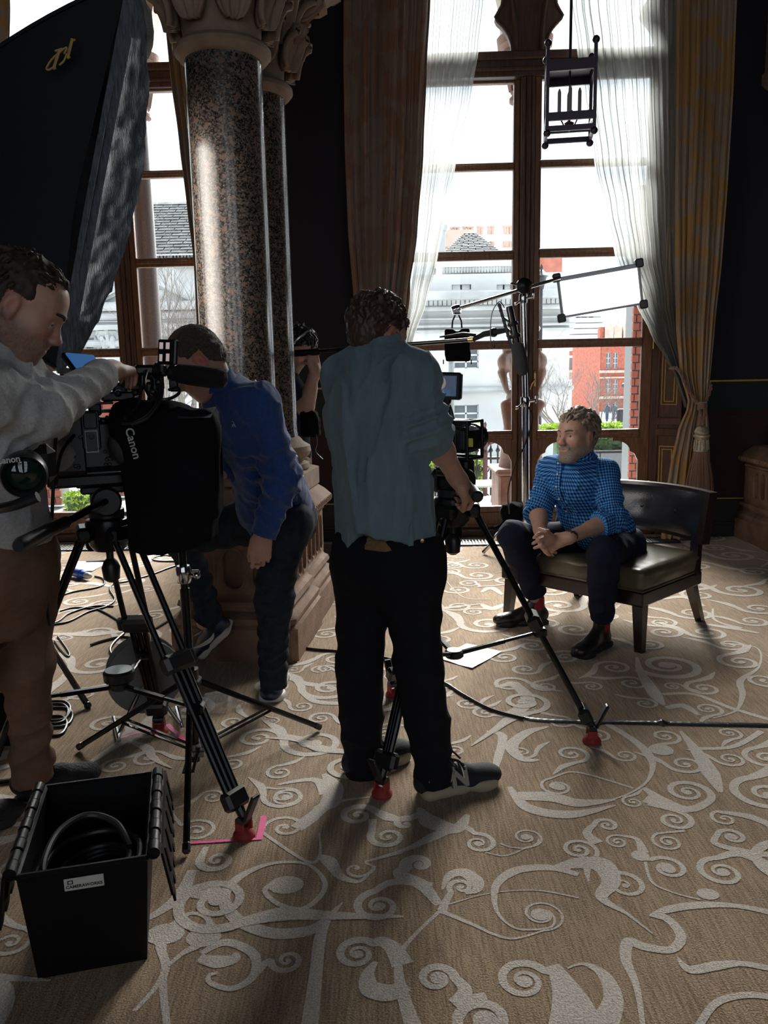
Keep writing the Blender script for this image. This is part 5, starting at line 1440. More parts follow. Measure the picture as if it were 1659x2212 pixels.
def build_head(S, H, neck_to, neck_r=.058, jaw=1.0, mouth=True):
 k = H.s; w = H.w; R = H.R
 def E(p, r, kk=.02, sub=False): S.ell(w(*p), np.array(r) * k, R, kk, sub)
 def C(a, b, ra, rb=None, kk=.015, sub=False): S.cap(w(*a), w(*b), ra * k, (rb if rb is not None else ra) * k, kk, sub)
 E((0, -.015, .035), (.075, .097, .086)); E((0, .028, -.03), (.062, .066, .086), .03); E((0, .045, .04), (.062, .048, .055), .03)
 for x in (-1, 1):
  C((x * .048, .0, -.055), (x * .022, .066, -.100), .024 * jaw, .022 * jaw, .03)
  E((x * .044, .058, -.020), (.022, .022, .020), .03)
  E((x * .012, .107, -.033), (.0095, .011, .008), .008)
  C((x * .012, .092, .024), (x * .048, .074, .023), .0105, .009, .012)
  E((x * .032, .100, .004), (.019, .016, .0115), .012, True)
  C((x * .018, .0850, .0085), (x * .046, .0755, .0065), .0065, .0055, .004); C((x * .019, .0830, -.0045), (x * .045, .0750, -.005), .0060, .0055, .004)
 C((-.022, .066, -.100), (.022, .066, -.100), .021 * jaw, None, .03); E((0, .078, -.104), (.018 * jaw, .014, .016), .02)
 C((0, .087, .016), (0, .109, -.027), .0075, .011, .012); E((0, .113, -.030), (.0115, .011, .0095), .008)
 E((0, .082, -.062), (.032, .022, .025), .02)
 if mouth:
  C((-.020, .092, -.058), (.020, .092, -.058), .0062, None, .006); C((-.018, .092, -.069), (.018, .092, -.069), .0070, None, .006)
  C((-.022, .1005, -.0635), (.022, .1005, -.0635), .0022, None, .004, True)
 for x in (-1, 1):
  E((x * .077, -.008, -.008), (.010, .019, .031), .01); E((x * .086, -.004, -.008), (.006, .010, .019), .005, True); E((x * .076, .0, -.034), (.007, .009, .010), .006)
 S.cap(w(0, -.03, -.045), neck_to, neck_r * k, neck_r * k * 1.08, .03)
def eyes(H, parent, gaze=(0, 1, 0)):
 g = V3(gaze)
 for x in (-1, 1):
  m = MB(); m.ball(H.w(x * .0315, .0755, .0025), .0118 * H.s, 14); e = m.build('eye', m_eye, parent, angle=None)
  m = MB(); d = H.R @ (g / np.linalg.norm(g)); p = H.w(x * .0315, .0755, .0025); m.ball(p + d * .0062 * H.s, .0070 * H.s, 12); m.build('iris', m_iris, e, angle=None)
def face_tint(H, skin, lips=(.42, .17, .14), beard=None, bcol=(.2, .16, .14), ear=1.0, red=.12):
 skin = np.array(skin)
 def f(V):
  L = H.loc(V); c = np.tile(skin, (len(V), 1))
  x, y, z = L[:, 0], L[:, 1], L[:, 2]
  near = (np.abs(z) < .16) & (np.abs(x) < .11) & (np.abs(y) < .14)
  def g(px, py, pz, rx, ry, rz): return np.exp(-(((np.abs(x) - px) / rx) ** 2 + ((y - py) / ry) ** 2 + ((z - pz) / rz) ** 2)) * near
  rosy = g(.035, .07, -.035, .02, .03, .018) + g(0, .113, -.03, .014, .015, .013) * 1.3 + g(.08, -.008, -.01, .012, .025, .035) * ear
  c = c * (1 - rosy[:, None] * np.array([.0, .9, .9]) * red * 2.5)
  m = g(0, .094, -.0635, .022, .014, .0085)[:, None]; c = c * (1 - np.clip(m, 0, 1)) + np.array(lips) * np.clip(m, 0, 1)
  if beard:
   zone = near * (1 / (1 + np.exp((z + .048 - .35 * np.maximum(0, .06 - y) * (y > -.03)) * 160))) * (y > -.02) * (y > -.3 * (z + .05) - .02)
   mus = np.exp(-(((z + .047) / .007) ** 2)) * (np.abs(x) < .034) * (y > .07)
   zone = np.clip(zone + mus, 0, 1) * (1 - np.clip(m[:, 0] * 1.4, 0, 1)) * beard
   zone *= .8 + .35 * vnoise((x * 500).astype(np.float32), (y * 500).astype(np.float32), (z * 260).astype(np.float32))
   c = c * (1 - zone[:, None]) + np.array(bcol) * zone[:, None]
  return c
 return f
def hair_shell(H, m, parent, h=.004, lift=.012, line=None, locks=90, lock_r=.010, lock_l=.05, seed=1, flow=None, lo=-.06, name='hair', wave=.004, front=.08, label=None, side=.0, lock_z=-.02):
 """soft cap of hair plus clumped locks; line(L)->bool keeps points in head space"""
 r = np.random.default_rng(seed)
 S = SDF(H.c - .17, H.c + .17, h)
 S.ell(H.w(0, -.017, .037), np.array((.076 + lift * .55 + side, .097 + lift * .8, .087 + lift)) * H.s, H.R, .0)
 S.ell(H.w(0, -.045, -.02), np.array((.062 + side, .062 + lift * .5, .07)) * H.s, H.R, .03)
 C_ = np.array((0, -.017, .037)); rr = np.array((.078, .099, .09)) + lift * .9
 for i in range(locks):
  u = r.normal(size=3); u /= np.linalg.norm(u)
  if u[2] < -.35: continue
  p = C_ + u * rr
  if line is not None and not line(p[None])[0]: continue
  d = flow(p, r) if flow else np.array((0, -.4, -.6))
  d = d - u * (d @ u) * .7; d /= np.linalg.norm(d) + 1e-6
  q = p + d * lock_l * r.uniform(.6, 1.3); n2 = (q - C_); q = C_ + n2 / np.linalg.norm(n2 / rr) * (1 + r.uniform(-.01, .07))
  if line is not None and not line(q[None])[0]: continue
  mid = (p + q) / 2; nm = mid - C_; mid = C_ + nm / np.linalg.norm(nm / rr) * 1.05
  ra = lock_r * r.uniform(.6, 1.2)
  S.cap(H.w(*p), H.w(*mid), ra * .6 * H.s, ra * H.s, .004); S.cap(H.w(*mid), H.w(*q), ra * H.s, ra * .35 * H.s, .004)
 def strands(x, y, z):
  L = H.loc(np.stack([x, y, z], 1))
  return wave * (vnoise((L[:, 0] * 170).astype(np.float32), (L[:, 1] * 60).astype(np.float32), (L[:, 2] * 60).astype(np.float32)) + .6 * vnoise((L[:, 0] * 320).astype(np.float32), (L[:, 1] * 90).astype(np.float32), (L[:, 2] * 90).astype(np.float32)))
 if wave: S.relief(strands, .02)
 def keep(V):
  return line(H.loc(V)) if line is not None else np.ones(len(V), bool)
 return S.obj(name, m, parent, smooth=0, label=label, drop=keep)
def brow(H, m, parent, th=.0045):
 for x in (-1, 1):
  b = MB(); P = [H.w(x * .012, .101, .024), H.w(x * .028, .0985, .031), H.w(x * .044, .087, .030), H.w(x * .054, .074, .022)]
  b.tube(catmull(P, 4), [th * H.s * q for q in (.7, .9, 1, 1, 1, 1, 1, .95, .9, .8, .6, .45, .3)], 6); b.build('eyebrow', m, parent)
def hand(S, wrist, fdir, back, side, curls=(.3, .35, .4, .45), spread=.06, thumb=(.6, .5), s=1.0, k=.008):
 """fdir along the fingers, back = out of the back of the hand, side=+1 when the thumb lies on fdir x back side"""
 f = V3(fdir); f /= np.linalg.norm(f); b = V3(back); b -= f * (b @ f); b /= np.linalg.norm(b); t = np.cross(f, b) * side
 w = V3(wrist); W = lambda a, c, d: w + (t * a + f * c + b * d) * s
 R = np.stack([t, f, b], 1)
 S.box(W(.0, .048, 0), np.array((.039, .044, .0135)) * s, R, .012, .012)
 S.cap(w - f * .03 * s, W(0, .02, 0), .026 * s, .028 * s, .02)
 S.cap(W(.024, .02, -.006), W(.03, .06, -.006), .017 * s, .014 * s, .012)
 for i in range(4):
  x = (.0285, .0100, -.0090, -.0270)[i]; L = (.074, .082, .076, .060)[i]; r = (.0088, .0090, .0086, .0076)[i]
  p = W(x, (.088, .092, .088, .080)[i], .002); ang = 0; sp = spread * (1.2, .35, -.5, -1.4)[i]
  S.cap(W(x * .9, .06, .003), p, .0105 * s, r * 1.08 * s, .008)
  c = curls[i]
  for j, (fr, ca) in enumerate(((.46, 1.0), (.30, 1.25), (.24, .8))):
   ang += c * ca
   d = (f * math.cos(ang) - b * math.sin(ang) + t * sp * math.cos(ang)); q = p + d * L * fr * s
   S.cap(p, q, r * (1, .92, .85)[j] * s, r * (.95, .86, .72)[j] * s, .004); p = q
 p = W(.026, .022, -.004); a, c2 = thumb
 d = t * math.sin(a) * 1 + f * math.cos(a) - b * .35; d /= np.linalg.norm(d); q = p + d * .042 * s; S.cap(p, q, .0155 * s, .0115 * s, .01)
 d2 = d * math.cos(c2) + (f * .6 - b * .6 - t * .5) * math.sin(c2); d2 /= np.linalg.norm(d2); q2 = q + d2 * .032 * s; S.cap(q, q2, .0105 * s, .0098 * s, .004)
 d3 = d2 * .9 + (f * .5 - t * .4) * .3; d3 /= np.linalg.norm(d3); S.cap(q2, q2 + d3 * .024 * s, .0098 * s, .0075 * s, .004)
def folds(amp, fx, fy, fz, sx=0, seed=0, ridge=True):
 """cloth folds: ridged noise stretched along the hang of the cloth"""
 o = seed * 3.7
 def f(x, y, z):
  wx = .03 * vnoise(x * 9 + o, y * 9, z * 9); 
  n = vnoise((x + wx) * fx + o, (y + wx) * fy + o, (z + sx * x) * fz + o)
  n2 = vnoise((x + wx) * fx * 2.1 + o, (y) * fy * 2.1, (z + sx * x) * fz * 1.8)
  if ridge: n = 1.7 * (1 - np.abs(n)) ** 4 - .5
  return amp * (n * .8 + .4 * n2)
 return f
def limb_fold(a, b, amp, n, seed=0, twist=2.0, w0=None):
 """rings and spirals of creases along one limb a->b, strongest near b (the joint)"""
 a = V3(a); b = V3(b); L = np.linalg.norm(b - a); d = (b - a) / L; Fm = np.array(frame(Vector(d)))
 def f(x, y, z):
  P = np.stack([x, y, z], 1) - a; t = P @ d / L; q = P @ Fm; ang = np.arctan2(q[:, 1], q[:, 0]); r = np.sqrt(q[:, 0] ** 2 + q[:, 1] ** 2)
  m = np.exp(-((t - .72) / .42) ** 2) * (r < .14) * (t > -.15) * (t < 1.2)
  ph = t * n * 6.28 + twist * np.sin(ang + seed) + 1.7 * vnoise((x * 12).astype(np.float32) + seed, (y * 12).astype(np.float32), (z * 12).astype(np.float32))
  return amp * m * (1 - np.abs(np.sin(ph * .5)) * 1.6)
 return f
def march(S, p, d, t=0.0):
 """from p inside the body walk along d to its surface"""
 p = V3(p); d = V3(d) / np.linalg.norm(d)
 for _ in range(400):
  q = p + d * t; i = np.clip(np.round((q - S.lo) / S.h).astype(int), 0, S.n - 1)
  if S.g[tuple(i)] > 0: break
  t += S.h * .4
 return p + d * t
def cyl_uv(bones, ref=(0, 0, 1)):
 """cloth coordinates in metres: around and along the nearest bone"""
 B = [(V3(a), V3(b), float(r)) for a, b, r in bones]
 def f(V):
  best = np.full(len(V), 1e9); out = np.zeros((len(V), 3))
  for a, b, r in B:
   L = np.linalg.norm(b - a); d = (b - a) / L; Fm = np.array(frame(Vector(d), (.3, -.9, .1)))
   P = V - a; t = np.clip(P @ d, 0, L); dist = np.linalg.norm(P - t[:, None] * d, axis=1) - r
   q = P @ Fm; ang = np.arctan2(q[:, 1], q[:, 0]); m = dist < best
   out[m, 0] = (ang * r)[m]; out[m, 1] = (P @ d - (.6 * (P @ V3(ref)) if r > .12 else 0))[m]; best[m] = dist[m]
  return out
 return f
def laces(mb_pts, r, m, parent, name='lace'):
 g = MB()
 for P in mb_pts: g.tube(catmull(P, 6), r, 5)
 g.build(name, m, parent)
def shoe(heel, toe, parent, m_up, m_sole, w=.046, h=.085, pitch=0.0, name='shoe', ankle=None, up=(0, 0, 1), sole_t=.028, hh=.004, collar=.10, label=None, chelsea=False):
 """a shoe from heel point to toe point (on the sole's underside)"""
 a = V3(heel); b = V3(toe); f = b - a; L = np.linalg.norm(f); f /= L; u = V3(up); u = u - f * (u @ f); u /= np.linalg.norm(u); x = np.cross(f, u)
 R = np.stack([x, f, u], 1); P = lambda p, q, z: a + x * p + f * q * L + u * z
 lo = np.minimum(a, b) - .12; hi = np.maximum(a, b) + .16; hi[2] += .06
 S = SDF(lo, hi, hh)
 S.ell(P(0, .13, .05), (w * .82, .055, .048), R, .03); S.ell(P(0, .5, .042), (w * .86, .08, .038), R, .04); S.ell(P(0, .78, .036), (w * 1.0, .075, .030), R, .04); S.ell(P(0, .88, .034), (w * .85, .045, .027), R, .03)
 S.cap(P(0, .14, .04), P(0, .17, collar), w * .80, w * .82, .02); S.cap(P(0, .2, collar - .02), P(0, .55, .058), w * .62, w * .55, .03)
 S.cap(P(0, .17, collar + .02), P(0, .17, collar + .1), w * .62, None, .005, True)
 S.cut(P(0, 0, sole_t * .55), -u)
 S.cut(P(0, .17, collar + .012), u * 1.0 - f * .12)
 up_ = S.obj(name, m_up, parent, label=label)
 T = SDF(lo, hi, hh)
 for q, ww, dz in ((.10, w * .92, 0), (.3, w * .84, 0), (.5, w * .86, 0), (.75, w * 1.06, 0), (.9, w * .86, .004)):
  T.cap(P(-ww * .55, q, sole_t / 2), P(ww * .55, q, sole_t / 2), ww * .62, None, .05)
 T.cut(P(0, 0, sole_t + .004), u - f * .0); T.cut(P(0, 0, .0), -u)
 T.obj('sole', m_sole, up_)
 return up_, P, R, L
# standing man in the teal shirt, seen from behind
m_teal = mat('teal_linen_shirt', (0.13, 0.19, 0.225), 0.85, spec=0.15, noise=0.12, nscale=26, stretch=(1.5, 1.5, .5), bump=0.25, bscale=420, sheen=.15)
m_jean = mat('black_jeans', (0.008, 0.009, 0.013), 0.85, spec=0.15, bump=0.3, bscale=350)
m_hairbr = mat('brown_hair', (0.055, 0.032, 0.022), 0.5, spec=0.45, noise=0.4, nscale=70, stretch=(4, 1, 1))
m_ntop = mat('black_suede', (0.010, 0.011, 0.016), 0.85, bump=.2, bscale=200); m_nsole = mat('cream_rubber_sole', (0.36, 0.31, 0.22), 0.7); m_ngrey = mat('grey_suede', (0.30, 0.28, 0.25), 0.85)
m_tee = mat('mustard_waffle_knit', (0.22, 0.13, 0.05), 0.95, bump=.8, bscale=160)
def person(name_label, c): return thing('person', name_label, 'person', c)
pc = person('person with back turned in a teal linen shirt and black jeans', fl(840, 1700))
A = lambda px, py, Y: V3(at(px, py, Y))
hipL, hipR = A(795, 1185, 2.62), A(880, 1190, 2.54)
knL, knR = A(776, 1440, 2.66), A(905, 1440, 2.52); anL, anR = A(786, 1655, 2.68), A(938, 1672, 2.53)
neck = A(806, 752, 2.60); shL, shR = A(742, 815, 2.66), A(893, 808, 2.50)
chest = A(815, 860, 2.58); waist = A(830, 1040, 2.57); pelv = A(836, 1170, 2.58)
elR, wrR = A(925, 925, 2.50), A(990, 1036, 2.74)
elL, wrL = A(760, 960, 2.78), A(850, 1020, 2.90)
Hc = Head(A(815, 722, 2.62), (.62, .62, -.42), (.3, .25, .9), 0.94)
S = SDF(A(690, 1750, 2.5) * 0 + np.minimum.reduce([anL, anR, shL]) - .2, np.maximum.reduce([Hc.c, wrR, shR]) + .22, .005)
build_head(S, Hc, neck + (chest - neck) * .15, .056)
S.cap(chest, pelv, .10, .09, .03); S.cap(shL, shR, .045, None, .03)
for h_, k_, a_ in ((hipL, knL, anL), (hipR, knR, anR)): S.chain([h_, k_, a_, a_ - (0, 0, .05)], [.06, .045, .035, .035], .02)
S.chain([shR, elR, wrR], [.045, .044, .029], .02); S.cap(elR + (wrR - elR) * .2, elR + (wrR - elR) * .45, .047, .042, .02); S.chain([shL, elL, wrL], [.04, .036, .028], .02)
hand(S, wrR, A(1010, 1062, 2.78) - wrR, (.35, -.45, .8), 1, (.9, .95, 1.0, 1.0), .02, (.4, .9), 1.05)
hand(S, wrL, (.5, .4, -.4), (-.2, -.5, .8), -1, (.8, .8, .9, .9))
S.obj('body', m_skin, pc, color=face_tint(Hc, (.46, .255, .185), ear=2.0))
def hl_c(L): return ((L[:, 2] > -.088 + .55 * np.maximum(0, L[:, 1] + .035) ** 1) & ~((L[:, 1] > .06) & (L[:, 2] < .06)) & ~((np.abs(L[:, 0]) > .068) & (L[:, 1] > -.03) & (L[:, 2] < .02)))
hair_shell(Hc, m_hairbr, pc, .004, .010, hl_c, 300, .0065, .045, 5, lambda p, r: np.array((r.normal() * .7, -.4 + r.normal() * .5, -.9)), wave=.004)
S = SDF(np.minimum.reduce([A(700, 1210, 2.6), shL, shR, elR]) - .18, np.maximum.reduce([shL, shR, elR, elL, neck]) + .18, .0052)
FW = np.array((.55, .83, 0.)); SD = np.array((.83, -.55, 0.))          # facing and sideways
Rb = np.stack([SD, FW, np.array((0, 0, 1.))], 1)
S.ell(chest + (0, 0, -.03), (.185, .125, .20), Rb, .03); S.ell(chest * .45 + waist * .55, (.165, .125, .22), Rb, .06); S.ell(waist + (.0, 0, -.04), (.163, .132, .18), Rb, .06); S.ell(pelv + (0, 0, .02), (.168, .14, .16), Rb, .06)
S.cap(shL, shR, .066, .066, .05); S.cap(neck + (0, 0, -.05), chest, .085, .12, .05)
S.cap(neck + (-.004, -.01, -.05), neck + (.02, .02, .045), .078, .070, .015)
cuffR = elR + (wrR - elR) * .12
S.chain([shR, elR + (-.01, 0, 0), cuffR], [.080, .072, .070], .035)
S.cap(elR + (wrR - elR) * -.02, elR + (wrR - elR) * .13, .076, .074, .008)       # rolled cuff
S.chain([shL, elL], [.07, .062], .04)
S.relief(folds(.013, 11, 11, 1.6, .5, 1), .04); S.relief(limb_fold(shR, cuffR, .010, 5, 1), .03); S.relief(folds(.006, 20, 20, 3, .9, 4), .03)
S.cap(neck + (.03, .04, .02), neck + (.05, .06, .12), .052, .055, .004, True)
zc = A(830, 1160, 2.57)[2]
def hem(x, y, z):
 t = (np.stack([x, y], 1) - pelv[:2]) @ SD[:2]
 lim = zc + .012 * np.sin(t * 22) - .03 * np.exp(-((t + .10) / .05) ** 2) + .035 * np.exp(-((t - .0) / .05) ** 2)
 return np.where(z < lim, -.2, 0)
S.relief(hem, .3)
S.cut(elR + (wrR - elR) * .17, wrR - elR, np.minimum(elR, wrR) - .12, np.maximum(elR, wrR) + .12, r=.1)
S.obj('shirt', m_teal, pc, color=None)
g = MB(); cb = A(850, 915, 2.43); g.lathe([(.009, 0), (.009, .003), (.0, .004)], base=A(862, 915, 2.44), axis=(-.4, -.9, 0), n=12); g.build('cuff_button', m_ngrey, pc)
g = MB(); Pn = []
for i in range(25):
 a = rad(-150 + 300 * i / 24) + math.pi; Pn.append(neck + np.array((.004, .0, .0)) + (SD * math.sin(a) * .077 + FW * (math.cos(a) * .068 + .012)) + np.array((0, 0, .042 - .035 * math.cos(a) * -.35)))
g.loft([[Vector(p) for p in Pn], [Vector(p + (p - neck) * np.array((.18, .18, 0)) - np.array((0, 0, .042))) for p in Pn], [Vector(p + (p - neck) * np.array((.10, .10, 0)) - np.array((0, 0, .044))) for p in Pn]], caps=False, closed=False)
g.build('collar', m_teal, pc, angle=None)
S = SDF(pelv - .25, pelv + .25, .006); S.ell(pelv + (0, 0, -.035), (.174, .148, .12), Rb); S.relief(folds(.006, 14, 14, 10, 0, 6), .03)
S.cut(A(830, 1183, 2.5), (0, 0, -1)); S.cut(A(862, 1100, 2.45), SD); S.cut(A(775, 1100, 2.45), -SD); S.obj('undershirt', m_tee, pc, label='mustard knit undershirt showing below the hem')
S = SDF(np.minimum.reduce([anL, anR, hipL, hipR]) - .19, np.maximum.reduce([anL, hipL, hipR, pelv]) + .19, .0055)
S.ell(pelv + (0, 0, -.04), (.165, .135, .15), Rb); S.cap(hipL + (0, 0, -.06), hipR + (0, 0, -.06), .115, .115, .05)
for h_, k_, a_ in ((hipL, knL, anL), (hipR, knR, anR)):
 S.chain([h_, k_, a_ + (0, 0, .0)], [.112, .073, .064], .05); S.cap(k_ + (a_ - k_) * .25, k_ + (a_ - k_) * .6, .070, .066, .03)
 S.cap(a_ + (a_ - k_) * .0, a_ + np.array((0, 0, -.045)), .064, .068, .02)
 S.relief(limb_fold(h_, k_, .004, 4, 2), .03); S.relief(limb_fold(k_, a_, .006, 4, 3, 2.6), .03)
S.relief(folds(.004, 10, 10, 7, 1, 3), .03)
S.cut(anL + (0, 0, -.03), (.1, 0, -1), anL - .1, anL + (.12, .12, .03)); S.cut(anR + (0, 0, -.03), (.1, 0, -1), anR - .1, anR + (.12, .12, .03))
S.cut(A(830, 1150, 2.57), (0, 0, 1)); S.obj('jeans', m_jean, pc)
g = MB(); g.lathe([(.006, 0), (.006, .003), (0, .004)], base=A(912, 1168, 2.42), axis=(.1, -1, 0), n=10); g.build('rivet', m_brass, pc)
for hp, tp, near in ((fl(905, 1722), fl(1070, 1688), True), (fl(752, 1678), fl(876, 1632), False)):
 a, b = V3(hp), V3(tp); f = (b - a) / np.linalg.norm(b - a)
 o, P, R_, L = shoe(a, b, pc, m_ntop, m_nsole, .047, sole_t=.036, collar=.095, label='black suede trainer with cream sole and grey letter')
 sgn = 1
 cN = P(.047, .46, .062)
 Mx = Matrix(((f[0], 0, R_[0, 0], cN[0]), (f[1], 0, R_[1, 0], cN[1]), (f[2], 1, R_[2, 0], cN[2]), (0, 0, 0, 1)))
 tl = Matrix.Rotation(rad(-22), 4, 'X')
 text_mesh('letter_panel', 'N', .082, Mx @ Matrix.Translation((0, 0, -.007)) @ tl, m_ngrey, o, .006, bold=.0035)
 g = MB(); g.tube(catmull([P(.045, .06, .075), P(.046, .2, .07), P(.046, .33, .062), P(.044, .36, .09), P(.036, .38, .105)], 5), .005, 5); g.build('trim_stripe', m_ngrey, o)
 ls = []
 for i in range(4):
  q = .40 + i * .075; z = .112 - i * .013
  ls.append([P(-.026, q, z - .008), P(0, q + .02, z + .004), P(.026, q + .01, z - .008)])
 ls += [[P(.0, .37, .118), P(.03, .33, .135), P(.045, .38, .112), P(.01, .40, .115)], [P(0, .37, .118), P(-.02, .44, .135), P(.01, .52, .115)], [P(0, .37, .118), P(.03, .46, .12), P(.042, .52, .09)]]
 laces(ls, .0035, m_black, o, 'laces')
# seated man in the checked shirt on the low chair
def check_mat():
 m, nt, b = _nt('blue_gingham'); L = nt.links.new
 b.inputs['Roughness'].default_value = .85; b.inputs['Specular IOR Level'].default_value = .15
 a = nt.nodes.new('ShaderNodeAttribute'); a.attribute_name = 'cloth'
 sp = nt.nodes.new('ShaderNodeSeparateXYZ'); L(a.outputs['Vector'], sp.inputs[0])
 outs = []
 for i in (0, 1):
  mu = nt.nodes.new('ShaderNodeMath'); mu.operation = 'MULTIPLY'; mu.inputs[1].default_value = 2 * math.pi / .0145; L(sp.outputs[i], mu.inputs[0])
  si = nt.nodes.new('ShaderNodeMath'); si.operation = 'SINE'; L(mu.outputs[0], si.inputs[0])
  mr = nt.nodes.new('ShaderNodeMapRange'); mr.inputs['From Min'].default_value = -.18; mr.inputs['From Max'].default_value = .18; L(si.outputs[0], mr.inputs[0]); outs.append(mr)
 ad = nt.nodes.new('ShaderNodeMath'); ad.operation = 'ADD'; L(outs[0].outputs[0], ad.inputs[0]); L(outs[1].outputs[0], ad.inputs[1])
 hf = nt.nodes.new('ShaderNodeMath'); hf.operation = 'MULTIPLY'; hf.inputs[1].default_value = .5; L(ad.outputs[0], hf.inputs[0])
 r = nt.nodes.new('ShaderNodeValToRGB'); e = r.color_ramp.elements
 e[0].position = .05; e[0].color = (.008, .018, .06, 1); e[1].position = .95; e[1].color = (.09, .33, .72, 1); q = e.new(.5); q.color = (.03, .12, .34, 1)
 L(hf.outputs[0], r.inputs[0]); L(r.outputs[0], b.inputs['Base Color'])
 return m
m_check = check_mat()
m_navy_tr = mat('navy_wool_trousers', (0.012, 0.014, 0.03), 0.9, spec=.15, bump=.25, bscale=400)
m_boot = mat('dark_brown_boot_leather', (0.011, 0.009, 0.009), 0.38, spec=.5, noise=.3, nscale=30, bump=.25, bscale=60); m_bsole = mat('black_boot_sole', (0.012, 0.011, 0.011), 0.7)
m_elastic = mat('red_elastic', (0.28, 0.012, 0.018), .85, bump=.4, bscale=150)
m_hairgr = mat('greying_hair', (0.20, 0.155, 0.115), .5, spec=.5, noise=.5, nscale=60)
m_sock = mat('olive_sock', (0.14, 0.12, 0.03), .9)
ps = person('seated person in a blue gingham shirt, navy trousers and ankle boots with red elastic', fl(1240, 1370))
hipR, hipL = A(1262, 1165, 4.42), A(1345, 1180, 4.28)           # his right is the farther, image-left side
knR, knL = A(1108, 1158, 4.18), A(1305, 1195, 3.80)
BOOTS = []
for hp, tp in ((fl(1178, 1345), fl(1077, 1352)), (fl(1309, 1392), fl(1262, 1416))):
 a, b = V3(hp), V3(tp); d = b - a
 BOOTS.append((a, a + d / np.linalg.norm(d) * max(.285, np.linalg.norm(d))))
anR, anL = [a + (b - a) * .19 + (0, 0, .13) for a, b in BOOTS]
pel = A(1312, 1160, 4.38); belly = A(1270, 1105, 4.24); chest = A(1240, 1045, 4.16); neck = A(1248, 985, 4.12)
shR, shL = A(1188, 1016, 4.20), A(1308, 1020, 4.10)
elR, elL = A(1163, 1108, 4.12), A(1325, 1122, 3.98)
wrR, wrL = A(1168, 1150, 3.98), A(1224, 1163, 3.83)
Hs = Head(A(1246, 942, 4.06), (-.80, -.58, .02), (-.10, -.02, 1), 1.02)
allp = np.stack([hipR, hipL, knR, knL, anR, anL, shR, shL, elR, elL, Hs.c])
S = SDF(allp.min(0) - .2, allp.max(0) + .2, .0042)
build_head(S, Hs, neck + (chest - neck) * .2, .060, 1.04)
S.cap(chest, pel, .10, .09, .03); S.cap(shL, shR, .05, None, .03)
for h_, k_, a_ in ((hipL, knL, anL), (hipR, knR, anR)): S.chain([pel, h_, k_, a_, a_ - (0, 0, .08)], [.06, .06, .045, .033, .030], .02)
for s_, e_, w_ in ((shR, elR, wrR), (shL, elL, wrL)): S.chain([s_, e_, w_], [.045, .042, .030], .02); S.cap(e_ + (w_ - e_) * .15, e_ + (w_ - e_) * .5, .046, .037, .02)
hc = A(1186, 1166, 3.90)
fL = hc - wrL; fL /= np.linalg.norm(fL); fR = A(1186, 1172, 3.86) - wrR; fR /= np.linalg.norm(fR)
hand(S, wrL, fL + (0, .18, -.05), (.1, -.75, .6), -1, (.55, .6, .7, .8), .05, (.35, .3), 1.0)
hand(S, wrR, fR + (.15, -.25, -.35), (-.75, -.35, .55), 1, (.55, .65, .75, .95), .04, (.45, .5), 1.0)
def zq(x, y, Y=3.80): return A(900 + .3496 * x, 640 + .3496 * y, Y)
for F_ in ([(812, 1450), (752, 1470), (724, 1492)], [(826, 1482), (758, 1506), (718, 1528)], [(838, 1514), (772, 1540), (728, 1556)], [(782, 1538), (806, 1574), (826, 1600)], [(762, 1440), (800, 1452), (816, 1474)]):
 S.chain([zq(*F_[0], 3.845), zq(*F_[1], 3.815), zq(*F_[2], 3.845)], [.0105, .0095, .0078], .004)
S.ell(zq(800, 1505, 3.87), (.045, .04, .045), None, .02)
S.obj('body', m_skin, ps, color=face_tint(Hs, (.44, .25, .185), (.36, .15, .12), .92, (.21, .175, .15)))
eyes(Hs, ps, (-.25, 1, .1))
m_browgr = mat('grey_brown_brow', (.13, .09, .065), .8)
brow(Hs, m_browgr, ps, .0042)
def hl_s(L): return (L[:, 2] > .062 - 1.05 * np.maximum(0, .055 - L[:, 1]) - .0 ) & (L[:, 2] > -.075) & ~((np.abs(L[:, 0]) > .055) & (L[:, 1] > -.032) & (L[:, 1] < .02) & (L[:, 2] < .022)) & ~((L[:, 1] > -.02) & (L[:, 2] < -.03))
hair_shell(Hs, m_hairgr, ps, .0038, .014, hl_s, 320, .0058, .065, 12, lambda p, r: np.array((-.35 + r.normal() * .4, -.9 + r.normal() * .3, .35 if p[1] > .02 else -.6)), wave=.003)
S = SDF(Hs.c - .16, Hs.c + .14, .0036)
def Cb(a, b, ra, rb): S.cap(Hs.w(*a), Hs.w(*b), ra * Hs.s, rb * Hs.s, .012)
for x in (-1, 1): Cb((x * .052, .022, -.07), (x * .024, .072, -.104), .021, .024)
Cb((-.024, .072, -.104), (.024, .072, -.104), .024, .024); Cb((0, .082, -.095), (0, .082, -.112), .020, .018)
for x in (-1, 1): Cb((x * .004, .101, -.049), (x * .026, .092, -.056), .007, .006); Cb((x * .028, .088, -.058), (x * .026, .083, -.088), .008, .011)
S.ell(Hs.w(0, .104, -.0655), np.array((.021, .02, .0085)) * Hs.s, Hs.R, .004, True)
S.relief(lambda x, y, z: .003 * vnoise(x * 260, y * 260, z * 160) - .0015, .02)
S.obj('beard', mat('grizzled_beard', (.25, .215, .185), .8, noise=.5, nscale=240, bump=.6, bscale=400), ps)
S = SDF(np.minimum.reduce([shR, shL, elR, elL, wrL, pel]) - .2, np.maximum.reduce([shL, elL, pel, neck]) + .2, .0048)
FW = np.array((-.76, -.65, 0)); SD = np.cross(FW, (0, 0, 1)); ax = (neck - pel) / np.linalg.norm(neck - pel)
Rb = np.stack([SD, np.cross(ax, SD), ax], 1)
